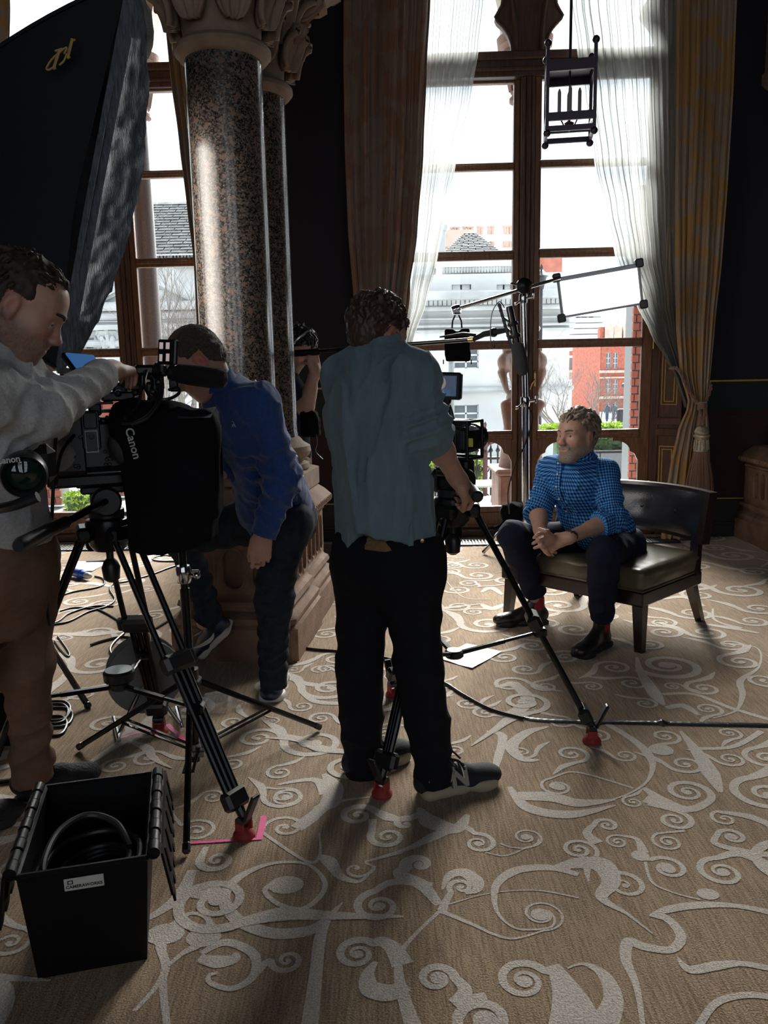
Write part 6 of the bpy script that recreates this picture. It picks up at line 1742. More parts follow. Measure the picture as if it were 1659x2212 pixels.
S.ell(chest, (.165, .118, .160), Rb, .03); S.ell(belly, (.172, .138, .17), Rb, .06); S.ell(pel + (belly - pel) * .35, (.185, .155, .13), Rb, .06)
S.cap(shL, shR, .060, .060, .05); S.cap(neck - ax * .02, chest, .075, .12, .05)
S.cap(neck - ax * .05, neck + ax * .035, .074, .068, .012)
cuffs = []
for s_, e_, w_, tt in ((shR, elR, wrR, .10), (shL, elL, wrL, .30)):
 c_ = e_ + (w_ - e_) * tt; cuffs.append((e_, w_, c_)); S.chain([s_, e_, c_], [.068, .066, .062], .03)
 S.cap(c_ - (w_ - e_) * .14, c_ + (w_ - e_) * .06, .066, .064, .006)
S.relief(folds(.006, 12, 12, 5, .4, 11), .04); S.relief(folds(.003, 28, 28, 14, .6, 12), .03)
S.relief(limb_fold(shR, cuffs[0][2], .009, 4, 1), .03); S.relief(limb_fold(shL, cuffs[1][2], .009, 4, 2), .03)
nf = Hs.R[:, 1] * .3 + FW * .7
S.cap(neck + FW * .03 + ax * .0, neck + ax * .12 + FW * .03, .052, .058, .004, True)
for e_, w_, c_ in cuffs: S.cut(c_ + (w_ - e_) * .04, w_ - e_, np.minimum(e_, w_) - .1, np.maximum(e_, w_) + .1, r=.095)
S.cut(pel - (0, 0, .07), (0, 0, -1))
S.obj('shirt', m_check, ps, uv=cyl_uv([(pel, chest + ax * .1, .135), (shR - (shR - shL) * .15, elR, .075), (elR, wrR, .06), (shL + (shR - shL) * .0, elL, .075), (elL, wrL, .06)], FW))
def on_front(d, up): return chest + ax * up + FW * d
g = MB(); P_ = [march(S, chest + (pel - chest) * t_, FW + ax * .0) + FW * .003 for t_ in (-.42, -.28, -.1, .1, .3, .5)]
Pc = catmull([Vector(p) for p in P_], 6)
for w0 in (.017,):
 g.loft([[p - Vector(SD) * w0 for p in Pc], [p + Vector(FW) * .004 for p in Pc], [p + Vector(SD) * w0 for p in Pc]], caps=False, closed=False)
me = g.mesh('placket', m_check, True, None)
at_ = me.attributes.new('cloth', 'FLOAT_VECTOR', 'POINT'); 
for i, v in enumerate(me.vertices): at_.data[i].vector = (Vector(v.co).dot(Vector(SD)) + .004, v.co.z, 0)
from_mesh('placket', me, ps)
for t in (3, 9, 15, 21, 27):
 g = MB(); g.lathe([(.0055, 0), (.0055, .0025), (.004, .003), (0, .002)], base=Pc[t] + Vector(FW) * .005, axis=FW, n=12); g.build('button', mat('white_button', (.5, .5, .5), .3), ps)
for sg in (-1, 1):
 g = MB(); rows = []
 for i in range(13):
  a = i / 12 * rad(155); d0 = FW * math.cos(a) + SD * sg * math.sin(a)
  top = neck + d0 * .072 + ax * (.030 + .012 * (1 - math.cos(a))); drop = .050 + .025 * math.exp(-(a / .35) ** 2)
  rows.append((Vector(top), Vector(top + d0 * .012 + ax * .004), Vector(top + d0 * .030 - ax * drop)))
 g.loft([[r[k] for r in rows] for k in range(3)], caps=False, closed=False)
 me = g.mesh('collar', m_check, True, None); at_ = me.attributes.new('cloth', 'FLOAT_VECTOR', 'POINT')
 for i, v in enumerate(me.vertices): q = V3(v.co) - neck; at_.data[i].vector = (math.atan2(q @ SD, q @ FW) * .075, q @ ax, 0)
 from_mesh('collar', me, ps)
S = SDF(np.minimum.reduce([anR, anL, knR, knL]) - .18, np.maximum.reduce([pel, hipL, hipR, knL]) + .22, .0052)
S.ell(pel - (0, 0, .03), (.185, .16, .115), np.stack([SD, FW, (0, 0, 1)], 1)); S.cap(hipL, hipR, .105, .10, .05)
for h_, k_, a_, tt in ((hipL, knL, anL, .0), (hipR, knR, anR, .0)):
 S.chain([pel, h_, k_, a_ + (0, 0, .02)], [.11, .102, .072, .060], .05); S.cap(k_ + (a_ - k_) * .2, k_ + (a_ - k_) * .55, .072, .064, .03)
 S.relief(limb_fold(h_, k_, .006, 3, 4), .03); S.relief(limb_fold(k_, a_, .006, 3, 5, 2.4), .03)
 S.relief(limb_fold(a_, k_, .005, 3, 6, 2.4), .03)
S.relief(folds(.004, 12, 12, 8, .5, 14), .03)
for a_, k_, q_ in ((anL, knL, .03), (anR, knR, .06)): S.cut(a_ + (0, 0, q_), a_ - k_, a_ - .12, a_ + .14, r=.12)
S.cut(pel + (0, 0, .06), (0, 0, 1), r=.23); S.obj('trousers', m_navy_tr, ps)
g = MB()
for a_ in (anR,): g.cyl(a_ - V3((0, 0, .03)), a_ + V3((0, 0, .02)), (.0345), .0345, n=20)
g.build('sock', m_sock, ps)
for a, b in BOOTS:
 f = (b - a) / np.linalg.norm(b - a)
 o, P, R_, L = shoe(a, b, ps, m_boot, m_bsole, .046, sole_t=.030, collar=.15, label='dark leather ankle boot with red elastic side')
 for sg in (-1, 1):
  S = SDF(P(0, .17, .14) - .12, P(0, .17, .14) + .12, .004)
  S.cap(P(0, .14, .04), P(0, .17, .15), .046 * .83, .046 * .85, .02); S.cap(P(0, .2, .13), P(0, .55, .058), .046 * .65, .046 * .57, .03)
  S.cut(P(0, .17, .158), R_[:, 2]); S.cut(P(0, .17, .065), -R_[:, 2]); S.cut(P(sg * .012, 0, 0), -R_[:, 0] * sg)
  S.cut(P(0, .27, .12), R_[:, 1] + R_[:, 2] * .15); S.cut(P(0, .08, .12), -R_[:, 1] - R_[:, 2] * .1)
  S.obj('elastic_panel', m_elastic, o, label='red elastic side panel')
 g = MB(); 
 for q in (.03,): g.box(P(0, .1, .012), (.078, .075, .026), rot=Matrix([list(r) for r in R_]), bev=.006)
 g.build('boot_heel', m_bsole, o)
wd = wrL - elL; wd /= np.linalg.norm(wd); wc = wrL - wd * .018
g = MB(); F_ = frame(wd); ring = [Vector(wc) + F_.col[0] * math.cos(t) * .036 + F_.col[1] * math.sin(t) * .034 for t in [2 * math.pi * i / 28 for i in range(28)]]
g.loft([[p + Vector(wd) * -.010 for p in ring], [p + Vector(wd) * .010 for p in ring]], caps=False); g.loft([[p + (p - Vector(wc)) * .06 + Vector(wd) * -.010 for p in ring], [p + (p - Vector(wc)) * .06 + Vector(wd) * .010 for p in ring]], caps=False)
w_o = g.build('wristwatch', mat('brown_watch_strap', (.05, .025, .015), .5), ps, label='dark faced wristwatch on a brown strap', fix=False)
tocam = V3(CAM) - wc; tocam -= wd * (tocam @ wd); tocam /= np.linalg.norm(tocam); wf = wc + tocam * .036
g = MB(); g.lathe([(.020, -.004), (.022, .0), (.022, .006), (.019, .009)], base=wf, axis=tocam, n=28); g.build('watch_case', mat('steel', (.5, .5, .5), .25, 1.0), w_o)
g = MB(); g.lathe([(.0185, .0085), (.0185, .0092)], base=wf, axis=tocam, n=28); g.build('watch_dial', mat('black_dial', (.01, .01, .012), .2), w_o)
g = MB(); Fw = frame(tocam, wd)
for i in range(12):
 t = 2 * math.pi * i / 12; p = Vector(wf) + Vector(tocam) * .0096 + (Fw.col[0] * math.cos(t) + Fw.col[1] * math.sin(t)) * .0145; g.box(p, (.0024, .0024, .0006), rot=Fw)
for t, l in ((.9, .009), (2.6, .013)): g.bar(Vector(wf) + Vector(tocam) * .0098, Vector(wf) + Vector(tocam) * .0098 + (Fw.col[0] * math.cos(t) + Fw.col[1] * math.sin(t)) * l, .0014, .0006)
g.build('watch_marks', mat('watch_lume', (.6, .65, .55), .5), w_o)
# camera operator in the grey sweater at the left edge
m_sweat = mat('grey_marl_sweatshirt', (0.40, 0.40, 0.40), 0.95, spec=.1, noise=.14, nscale=160, bump=.35, bscale=420)
m_chino = mat('brown_chinos', (0.17, 0.10, 0.066), 0.9, spec=.12, noise=.1, nscale=40, bump=.25, bscale=380)
m_hairdk = mat('dark_brown_hair', (0.030, 0.019, 0.013), .6, spec=.3, noise=.4, nscale=70)
m_runner = mat('black_knit_trainer', (0.014, 0.014, 0.016), .8, bump=.7, bscale=110); m_rsole = mat('black_foam_sole', (0.02, 0.02, 0.022), .8)
pl = person('person at the left edge in a grey sweatshirt and brown chinos', fl(40, 1700))
Hl = Head(A(46, 660, 2.06), (.80, .22, -.56), (.55, .12, .82), 1.0)
neck = A(-12, 745, 2.08); chest = A(-5, 880, 2.10); waist = A(-8, 1060, 2.16); pelv = A(12, 1175, 2.22)
shR, shL = A(-45, 850, 1.92), A(40, 840, 2.28)
elR, wrR = A(90, 895, 2.02), A(240, 800, 2.36)
elL, wrL = A(75, 985, 2.40), A(165, 985, 2.60)
hipR, hipL = A(-30, 1200, 2.12), A(52, 1200, 2.34)
knR, anR = A(-75, 1430, 2.24), A(-130, 1650, 2.36)
knL, anL = A(56, 1440, 2.44), A(70, 1655, 2.52)
pts = np.stack([Hl.c, neck, shR, shL, elR, wrR, wrL, anR, anL, hipR])
S = SDF(pts.min(0) - .2, pts.max(0) + .2, .0045)
build_head(S, Hl, neck + (chest - neck) * .12, .058)
S.cap(chest, pelv, .10, .09, .03); S.cap(shL, shR, .045, None, .03)
for h_, k_, a_ in ((hipL, knL, anL), (hipR, knR, anR)): S.chain([pelv, h_, k_, a_, a_ - (0, 0, .04)], [.06, .06, .045, .035, .034], .02)
S.chain([shR, elR, wrR], [.045, .040, .028], .02); S.chain([shL, elL, wrL], [.042, .038, .028], .02)
hand(S, wrR, A(330, 792, 2.62) - wrR, (.15, -.45, .88), -1, (.50, .55, .60, .62), .03, (.4, .5), .98)
hand(S, wrL, A(240, 960, 2.7) - wrL, (-.2, -.6, .7), 1, (.5, .6, .7, .8))
S.obj('body', m_skin, pl, color=face_tint(Hl, (.43, .245, .185), (.36, .17, .14), .72, (.085, .055, .045)))
eyes(Hl, pl, (0, 1, -.45)); brow(Hl, mat('dark_brow', (.03, .02, .015), .8), pl, .005)
def hl_l(L): return ~((L[:, 1] > .06) & (L[:, 2] < .085)) & (L[:, 2] > .064 - 1.2 * np.maximum(0, .066 - L[:, 1])) & (L[:, 2] > -.06) & ~((np.abs(L[:, 0]) > .055) & (L[:, 1] > -.03) & (L[:, 1] < .022) & (L[:, 2] < .02)) & ~((L[:, 1] > -.0) & (L[:, 2] < .0)) & ~((L[:, 1] > -.05) & (L[:, 2] < -.035))
hair_shell(Hl, m_hairdk, pl, .0038, .006, hl_l, 140, .004, .06, 9, lambda p, r: (np.array((r.normal() * .3, .9, .35)) if p[1] > -.01 and p[2] > .06 else np.array((r.normal() * .3, -.3, -1))), wave=.003)
S = SDF(np.minimum.reduce([shR, elR, pelv]) - .2, np.maximum.reduce([shL, wrR, wrL, neck]) + .22, .0055)
FW = np.array((.93, .37, 0)); SD = np.cross(FW, (0, 0, 1)); Rb = np.stack([SD, FW, (0, 0, 1)], 1)
S.ell(chest, (.17, .125, .20), Rb, .03); S.ell(waist, (.15, .118, .20), Rb, .08); S.ell(pelv + (0, 0, .03), (.152, .122, .13), Rb, .06)
S.cap(shL, shR, .068, None, .06); S.cap(neck - (0, 0, .03), chest, .08, .12, .05)
cu = wrR - (wrR - elR) * .10
S.chain([shR, elR, cu], [.070, .057, .045], .04); S.cap(cu - (wrR - elR) * .08, cu, .044, .042, .01)
S.chain([shL, elL, wrL - (wrL - elL) * .05], [.07, .058, .044], .04)
S.relief(limb_fold(shR, elR, .005, 3, 1), .03); S.relief(limb_fold(cu, elR, .007, 4, 2, 2.5), .03); S.relief(folds(.006, 9, 9, 6, .6, 21), .04); S.relief(folds(.002, 30, 30, 16, .6, 22), .03)
S.cap(neck + FW * .02, neck + FW * .05 + (0, 0, .1), .062, .066, .005, True)
S.cut(cu, wrR - elR, cu - .09, wrR + .14, r=.085); S.cut(wrL - (wrL - elL) * .06, wrL - elL, wrL - .08, wrL + .14, r=.08)
S.cut(A(40, 1172, 2.2), (0, 0, -1)); S.obj('sweatshirt', m_sweat, pl)
S = SDF(np.minimum.reduce([anR, anL, hipR]) - .2, np.maximum.reduce([hipL, anL, pelv]) + .2, .006)
S.ell(pelv - (0, 0, .05), (.158, .135, .15), Rb); S.cap((hipL + hipR) / 2 - (0, 0, .12), (hipL + hipR) / 2 - (0, 0, .16), .085, None, .06)
for h_, k_, a_ in ((hipL, knL, anL), (hipR, knR, anR)):
 S.chain([h_, k_, a_ + (0, 0, .01)], [.102, .074, .062], .05); S.cap(a_ + (0, 0, .01), a_ - (0, 0, .07), .064, .066, .02)
 S.relief(limb_fold(h_, k_, .006, 3, 4), .03); S.relief(limb_fold(k_, a_, .009, 4, 5, 2.4), .03)
S.relief(folds(.004, 12, 12, 8, .5, 24), .03)
for a_ in (anL, anR): S.cut(a_ - (0, 0, .055), (.1, 0, -1), a_ - .16, a_ + .14)
S.cut(A(40, 1150, 2.2), (0, 0, 1)); S.obj('chinos', m_chino, pl)
for a, b in ((fl(38, 1722), fl(205, 1686)), (V3(anR) * (1, 1, 0) - (.08, .03, 0), V3(anR) * (1, 1, 0) + (.2, .06, 0))):
 o, P, R_, L = shoe(a, b, pl, m_runner, m_rsole, .047, sole_t=.030, collar=.085, label='black knitted trainer')
 ls = [[P(-.024, .36 + i * .08, .098 - i * .012), P(0, .38 + i * .08, .112 - i * .013), P(.026, .37 + i * .08, .098 - i * .012)] for i in range(4)]
 ls += [[P(0, .34, .115), P(.02, .27, .145), P(.03, .36, .13), P(.0, .36, .112)], [P(0, .34, .115), P(.0, .42, .150), P(.025, .48, .12), P(.0, .36, .112)], [P(0, .34, .112), P(.035, .44, .125), P(.05, .5, .08)]]
 laces(ls, .003, m_black, o, 'laces')
# man in the royal blue shirt bending to the near camera
m_blue = mat('royal_blue_oxford', (0.022, 0.055, 0.19), 0.8, spec=.2, noise=.14, nscale=120, bump=.25, bscale=420, sheen=.2)
m_denim = mat('dark_denim', (0.018, 0.024, 0.034), .9, spec=.12, noise=.35, nscale=30, bump=.3, bscale=380)
m_hairsh = mat('cropped_brown_hair', (0.07, 0.048, 0.035), .7, noise=.5, nscale=180, bump=.8, bscale=300)
m_nbl = mat('navy_leather_trainer', (0.016, 0.026, 0.06), .4, spec=.5); m_wsole = mat('white_rubber_sole', (.55, .55, .54), .6); m_wht = mat('white_trim', (.6, .6, .6), .6)
pb = person('person bending forward in a royal blue shirt and dark jeans beside the granite column', fl(590, 1500))
Hb = Head(A(424, 782, 2.98), (-.72, -.22, -.66), (-.62, -.12, .77), .98)
neck = A(468, 832, 3.02); chest = A(525, 920, 3.08); belly = A(572, 1020, 3.18); pelv = A(598, 1105, 3.28)
shL, shR = A(560, 872, 2.96), A(490, 860, 3.24)            # his left arm is nearer
elL, wrL = A(610, 1035, 2.98), A(566, 1158, 2.98)
elR, wrR = A(478, 975, 3.24), A(465, 1020, 3.12)
hipL, hipR = A(612, 1130, 3.16), A(560, 1120, 3.34)
knL, anL = A(592, 1295, 3.16), A(590, 1452, 3.27)
knR, anR = A(395, 1165, 3.45), A(452, 1325, 3.66)
pts = np.stack([Hb.c, neck, shL, elL, wrL, wrR, anL, anR, knR, pelv])
S = SDF(pts.min(0) - .2, pts.max(0) + .2, .005)
build_head(S, Hb, neck + (chest - neck) * .15, .056)
S.cap(chest, pelv, .09, .09, .03); S.cap(shL, shR, .045, None, .03)
for h_, k_, a_ in ((hipL, knL, anL), (hipR, knR, anR)): S.chain([pelv, h_, k_, a_], [.06, .06, .043, .034], .02)
S.cap(anL, anL - (0, 0, .05), .034); fdirR = V3((-.55, -.1, -.85)); S.cap(anR, anR + fdirR * .05, .034)
S.chain([shL, elL, wrL], [.042, .038, .027], .02); S.chain([shR, elR, wrR], [.04, .036, .027], .02)
hand(S, wrL, (-.10, .02, -1), (.15, -.98, .05), 1, (.45, .55, .65, .75), .03, (.35, .4), 1.0)
hand(S, wrR, (-.6, -.5, .2), (0, -.5, .8), -1, (.6, .7, .8, .9))
S.obj('body', m_skin, pb, color=face_tint(Hb, (.45, .25, .19), (.30, .12, .11), .3, (.2, .12, .09), 2.2))
eyes(Hb, pb, (0, 1, -.3)); brow(Hb, mat('brown_brow', (.06, .04, .03), .8), pb, .004)
def hl_b(L): return (L[:, 2] > .058 - .95 * np.maximum(0, .06 - L[:, 1])) & (L[:, 2] > -.075) & ~((np.abs(L[:, 0]) > .05) & (L[:, 1] > -.032) & (L[:, 1] < .022) & (L[:, 2] < .022)) & ~((L[:, 1] > -.02) & (L[:, 2] < -.02))
hair_shell(Hb, m_hairsh, pb, .0034, .007, hl_b, 0, .006, .022, 14, None, wave=.003)
S = SDF(np.minimum.reduce([shL, elL, wrL, pelv, neck]) - .2, np.maximum.reduce([shR, elL, pelv, neck]) + .2, .005)
ax = (neck - pelv) / np.linalg.norm(neck - pelv); SDb = shR - shL; SDb = SDb - ax * (SDb @ ax); SDb /= np.linalg.norm(SDb); FWb = np.cross(ax, SDb) * -1
Rb = np.stack([SDb, FWb, ax], 1)
S.ell(chest, (.175, .125, .19), Rb, .03); S.ell(belly, (.168, .132, .18), Rb, .08); S.ell(pelv + ax * .02, (.175, .15, .15), Rb, .08)
S.cap(shL, shR, .066, None, .06); S.cap(neck - ax * .03, chest, .072, .12, .05); S.cap(neck - ax * .03, neck + ax * .035, .066, .060, .01)
cu = wrL - (wrL - elL) * .02
S.chain([shL, elL, cu], [.076, .066, .047], .035); S.cap(cu - (wrL - elL) * .28, cu, .048, .046, .008)
S.chain([shR, elR, wrR], [.07, .06, .045], .035)
S.relief(limb_fold(shL, elL, .010, 4, 1), .03); S.relief(limb_fold(cu, elL, .010, 4, 3), .03); S.relief(folds(.007, 10, 10, 6, .9, 31), .04); S.relief(folds(.003, 26, 26, 14, .6, 32), .03)
S.cap(neck + ax * .02, neck + ax * .1 , .052, .058, .005, True)
S.cut(cu, wrL - elL, cu - .09, cu + .09, r=.08); S.cut(wrR, wrR - elR, wrR - .08, wrR + .08, r=.08)
S.cut(pelv - ax * .12, -ax); SB = S; S.obj('shirt', m_blue, pb)
g = MB(); rows = []
for i in range(23):
 a = rad(-165 + 330 * i / 22); d0 = FWb * math.cos(a) + SDb * math.sin(a)
 top = neck + d0 * .062 + ax * (.036 + .010 * (1 - math.cos(a)))
 drop = .040 + .03 * (math.exp(-((abs(a) - .25) / .3) ** 2) if abs(a) < 1.2 else 0)
 rows.append((Vector(top), Vector(top + d0 * .012 + ax * .002), Vector(top + d0 * .024 - ax * drop)))
g.loft([[r[k] for r in rows] for k in range(3)], caps=False, closed=False); g.build('collar', m_blue, pb, angle=None)
for i in range(6):
 p = chest + ax * (.12 - .075 * i); q = p + FWb * .2
 b_ = MB(); pp = march(SB, chest + (pelv - chest) * (-.3 + .22 * i), FWb + V3((0, -.55, 0)))
 b_.lathe([(.006, 0), (.006, .002), (.0, .003)], base=pp, axis=FWb + V3((0, -.55, 0)), n=10); b_.build('button', m_wht, pb)
g = MB(); ec = V3(Vector(march(SB, A(545, 915, 3.2), V3(A(503, 915, 2.9)) - A(545, 915, 3.2)))) + (0, .011, 0)
for i in range(3): g.bar(ec + V3((-.008 + i * .006, -.012, -.012)), ec + V3((.004 + i * .004, -.012, .012)), .0016)
for i in range(2): g.bar(ec + V3((-.008, -.012, .008 - i * .012)), ec + V3((.010, -.012, .004 - i * .012)), .0016)
g.build('chest_emblem', m_wht, pb, label='small white stitched chest emblem')
S = SDF(np.minimum.reduce([anL, knL, hipL, knR, anR, pelv]) - .2, np.maximum.reduce([anR, hipL, hipR, pelv, knR]) + .22, .0055)
S.ell(pelv - ax * .04, (.165, .15, .14), Rb)
for h_, k_, a_ in ((hipL, knL, anL), (hipR, knR, anR)):
 S.chain([pelv, h_, k_, a_], [.10, .102, .070, .055], .05); S.relief(limb_fold(h_, k_, .006, 4, 4), .03); S.relief(limb_fold(k_, a_, .009, 5, 5), .03)
S.relief(folds(.003, 14, 14, 9, .5, 34), .03)
S.cap(anL, anL - (0, 0, .07), .055, .058, .02); S.cut(anL - (0, 0, .066), (0, 0, -1), anL - .16, anL + .14); S.cap(anR, anR + fdirR * .05, .054, .056, .02); S.cut(anR + fdirR * .055, fdirR, anR - .16, anR + .16, r=.13)
S.cut(pelv + ax * .13, ax, r=.3); S.obj('jeans', m_denim, pb)
g = MB(); hw = wrL + V3((-.02, -.018, -.105)); g.tube([Vector(hw) + Vector((math.cos(t) * .0095, math.sin(t) * .0095, 0)) for t in [i * .5236 for i in range(12)]], .0016, 5, closed=True); g.build('finger_ring', m_brass, pb)
def swoosh(P, sg, o):
 T = [(.16, .052, .000), (.30, .040, .008), (.48, .040, .012), (.70, .055, .008), (.92, .078, .001)]
 g = MB(); C0 = catmull([P(sg * (.047 if q < .75 else .036), q * .9 + .02, z + .012) for q, z, w in T], 5); n = len(C0)
 up_ = [Vector((0, 0, 1))] * n
 W = np.interp(np.linspace(0, 1, n), [0, .25, .5, .75, 1], [t[2] for t in T])
 u = Vector(P(0, 0, 1) - P(0, 0, 0)).normalized(); x = Vector(P(1, 0, 0) - P(0, 0, 0)).normalized() * sg
 g.loft([[p + u * W[i] + x * .003 for i, p in enumerate(C0)], [p - u * W[i] + x * .003 for i, p in enumerate(C0)]], caps=False, closed=False)
 g.build('swoosh', m_wht, o)
o, P, R_, L = shoe(fl(606, 1462), fl(583, 1520), pb, m_nbl, m_wsole, .047, sole_t=.026, collar=.09, label='navy trainer with white sole, laces and swoosh')
laces([[P(-.024, .34 + i * .075, .102 - i * .013), P(0, .36 + i * .075, .116 - i * .014), P(.024, .35 + i * .075, .102 - i * .013)] for i in range(5)] + [[P(0, .34, .118), P(.03, .3, .125), P(.03, .42, .10)], [P(0, .34, .118), P(-.03, .32, .12), P(-.03, .45, .095)]], .0032, m_wht, o, 'laces'); swoosh(P, 1, o); swoosh(P, -1, o)
hb = A(503, 1352, 3.72); tb = V3(fl(428, 1424, .012)); up_b = V3((-.75, -.25, .55))
o, P, R_, L = shoe(hb, hb + (tb - hb) / np.linalg.norm(tb - hb) * .285, pb, m_nbl, m_wsole, .046, sole_t=.026, collar=.09, up=up_b, label='navy trainer raised on its toe, white swoosh')
swoosh(P, 1, o); swoosh(P, -1, o)
# boom operator behind the columns
m_navytee = mat('navy_tshirt', (0.018, 0.026, 0.05), .9, spec=.12, bump=.2, bscale=300); m_khaki = mat('khaki_trousers', (.16, .11, .07), .9)
m_hairbk = mat('black_hair', (0.008, 0.007, 0.008), .35, spec=.5)
po = person('person in navy T-shirt and headphones half behind the granite columns', fl(650, 1230))
Ho = Head(A(642, 752, 5.16), (.72, -.30, -.62), (.55, -.1, .83), 1.0)
neck = A(622, 808, 5.18); chest = A(622, 880, 5.2); pelv = A(626, 985, 5.22)
shR, shL = A(628, 838, 5.02), A(606, 835, 5.36)
elR, wrR = A(660, 885, 4.98), A(680, 800, 4.98)
elL, wrL = A(580, 860, 5.3), A(560, 790, 5.2)
hipR, hipL = A(636, 1010, 5.12), A(612, 1010, 5.32); knR, knL = A(636, 1110, 5.12), A(610, 1110, 5.32)
anR, anL = V3(fl(638, 1245, .09)) , V3(fl(605, 1238, .09)); anR[1], anL[1] = 5.14, 5.36
pts = np.stack([Ho.c, shR, shL, wrR, wrL, anR, anL, pelv])
S = SDF(pts.min(0) - .2, pts.max(0) + .2, .0055)
build_head(S, Ho, neck + (chest - neck) * .2)
S.cap(chest, pelv, .09, .09, .03); S.cap(shL, shR, .045, None, .03)
for h_, k_, a_ in ((hipL, knL, anL), (hipR, knR, anR)): S.chain([pelv, h_, k_, a_, a_ - (0, 0, .05)], [.06, .06, .045, .034, .034], .02)
S.chain([shR, elR, wrR], [.048, .046, .031], .02); S.cap(elR + (wrR - elR) * .1, elR + (wrR - elR) * .5, .05, .042, .02); S.chain([shL, elL, wrL], [.045, .04, .03], .02)
pg = A(682, 765, 4.98)
hand(S, wrR, (-.12, -.05, 1), (.6, -.75, .1), 1, (.7, .8, .9, 1.0), .02, (.5, .8), 1.05); hand(S, wrL, (.2, -.3, .9), (0, .9, .2), 1, (.8, .9, 1, 1))
S.obj('body', m_skin, po, color=face_tint(Ho, (.46, .27, .205), (.36, .15, .13), .8, (.06, .045, .04)))
eyes(Ho, po); brow(Ho, m_hairbk, po)
def hl_o(L): return (L[:, 2] > .055 - .9 * np.maximum(0, .065 - L[:, 1])) & (L[:, 2] > -.09) & ~((L[:, 1] > -.02) & (L[:, 2] < -.02))
hair_shell(Ho, m_hairbk, po, .0042, .018, hl_o, 240, .009, .05, 17, lambda p, r: np.array((r.normal() * .4, .3 + r.normal() * .5, -.8)), wave=.004)
g = MB(); g.tube(catmull([Ho.w(-.098, .0, -.0), Ho.w(-.09, .01, .07), Ho.w(-.05, .015, .128), Ho.w(0, .018, .142), Ho.w(.05, .015, .128), Ho.w(.09, .01, .07), Ho.w(.098, 0, 0)], 6), .009, 8)
hp = g.build('headphones', mat('silver_headband', (.5, .52, .55), .3, .6), po, label='silver headphones')
for x in (-1, 1):
 g = MB(); g.lathe([(.03, 0), (.036, .008), (.034, .02), (.02, .026)], base=Ho.w(x * .088, -.005, -.008), axis=Ho.R @ np.array((x, 0, 0)), n=18); g.build('ear_cup', m_black, hp)
S = SDF(np.minimum.reduce([shR, shL, pelv]) - .22, np.maximum.reduce([shR, shL, neck, elR]) + .2, .0058)
FW = np.array((.8, -.6, 0)); SD = np.cross(FW, (0, 0, 1)); Rb = np.stack([SD, FW, (0, 0, 1)], 1)
S.ell(chest, (.165, .12, .19), Rb, .03); S.ell((chest + pelv) / 2, (.155, .125, .17), Rb, .06); S.ell(pelv, (.16, .13, .10), Rb, .06); S.cap(shL, shR, .066, None, .05); S.cap(neck - (0, 0, .02), chest, .07, .1, .05)
for s_, e_ in ((shR, elR), (shL, elL)): S.cap(s_, s_ + (e_ - s_) * .6, .072, .066, .03)
S.relief(folds(.006, 11, 11, 5, .6, 41), .04)
for s_, e_ in ((shR, elR), (shL, elL)): S.cut(s_ + (e_ - s_) * .62, e_ - s_, np.minimum(s_, e_) - .1, np.maximum(s_, e_) + .1, r=.09)
S.cut(pelv - (0, 0, .05), (0, 0, -1)); S.obj('tshirt', m_navytee, po)
S = SDF(np.minimum.reduce([anR, anL, pelv]) - .2, np.maximum.reduce([pelv, hipL, anL]) + .2, .007)
S.ell(pelv - (0, 0, .04), (.155, .13, .13), Rb)
for h_, k_, a_ in ((hipL, knL, anL), (hipR, knR, anR)): S.chain([h_, k_, a_], [.1, .074, .06], .05); S.relief(limb_fold(k_, a_, .008, 4, 5), .03)
S.relief(folds(.005, 12, 12, 9, .5, 44), .03); S.cut(np.minimum(anR, anL) - (0, 0, .02), (0, 0, -1)); S.cut(pelv + (0, 0, .0), (0, 0, 1)); S.obj('trousers', m_khaki, po)
for a_ in (anR, anL):
 a = a_ * (1, 1, 0) - FW * .06; shoe(a, a + FW * .28, po, m_runner, m_rsole, .046, hh=.006)
# low lounge chair
m_leather = mat('olive_leather', (0.10, 0.082, 0.048), 0.36, spec=.5, noise=.25, nscale=8, bump=.12, bscale=180)
m_bleather = mat('black_leather', (0.012, 0.013, 0.018), 0.3, spec=.5, bump=.12, bscale=160)
m_chairwood = mat('dark_mahogany', (0.020, 0.009, 0.007), 0.30, spec=.5, noise=.4, nscale=10, stretch=(8, 8, .8))
ch = thing('lounge_chair', 'low armless chair, olive leather seat, curved black leather back, dark legs', 'chair', fl(1290, 1360))
Lf, Rf, Lb, Rb_ = fl(1097, 1335), fl(1382, 1408), fl(1258, 1288), fl(1485, 1350)
ex = (Rf - Lf).normalized(); ey = Vector((-ex.y, ex.x, 0)); Wd = (Rf - Lf).length; Dp = .60
def CP(x, y, z): return Lf + ex * x + ey * y + Vector((0, 0, z))          # x along the front, y to the back
def taper_leg(x0, y0, x1, y1, z1, w0, w1, name='leg'):
 g = MB(); ring = lambda x, y, z, w: [CP(x + a * w / 2, y + b * w / 2, z) for a, b in ((-1, -1), (1, -1), (1, 1), (-1, 1))]
 g.loft([ring(x1, y1, 0, w1), ring((x0 + x1 * 2) / 3, (y0 + y1 * 2) / 3, z1 / 3, (w0 + w1 * 2) / 3), ring(x0, y0, z1, w0)]); g.build(name, m_chairwood, ch, angle=20)
taper_leg(.02, .02, .0, .0, .30, .062, .040); taper_leg(Wd - .02, .02, Wd, .0, .30, .062, .040)
taper_leg(.03, Dp - .06, .03, Dp + .07, .30, .055, .038); taper_leg(Wd - .03, Dp - .06, Wd - .02, Dp + .09, .30, .055, .038)
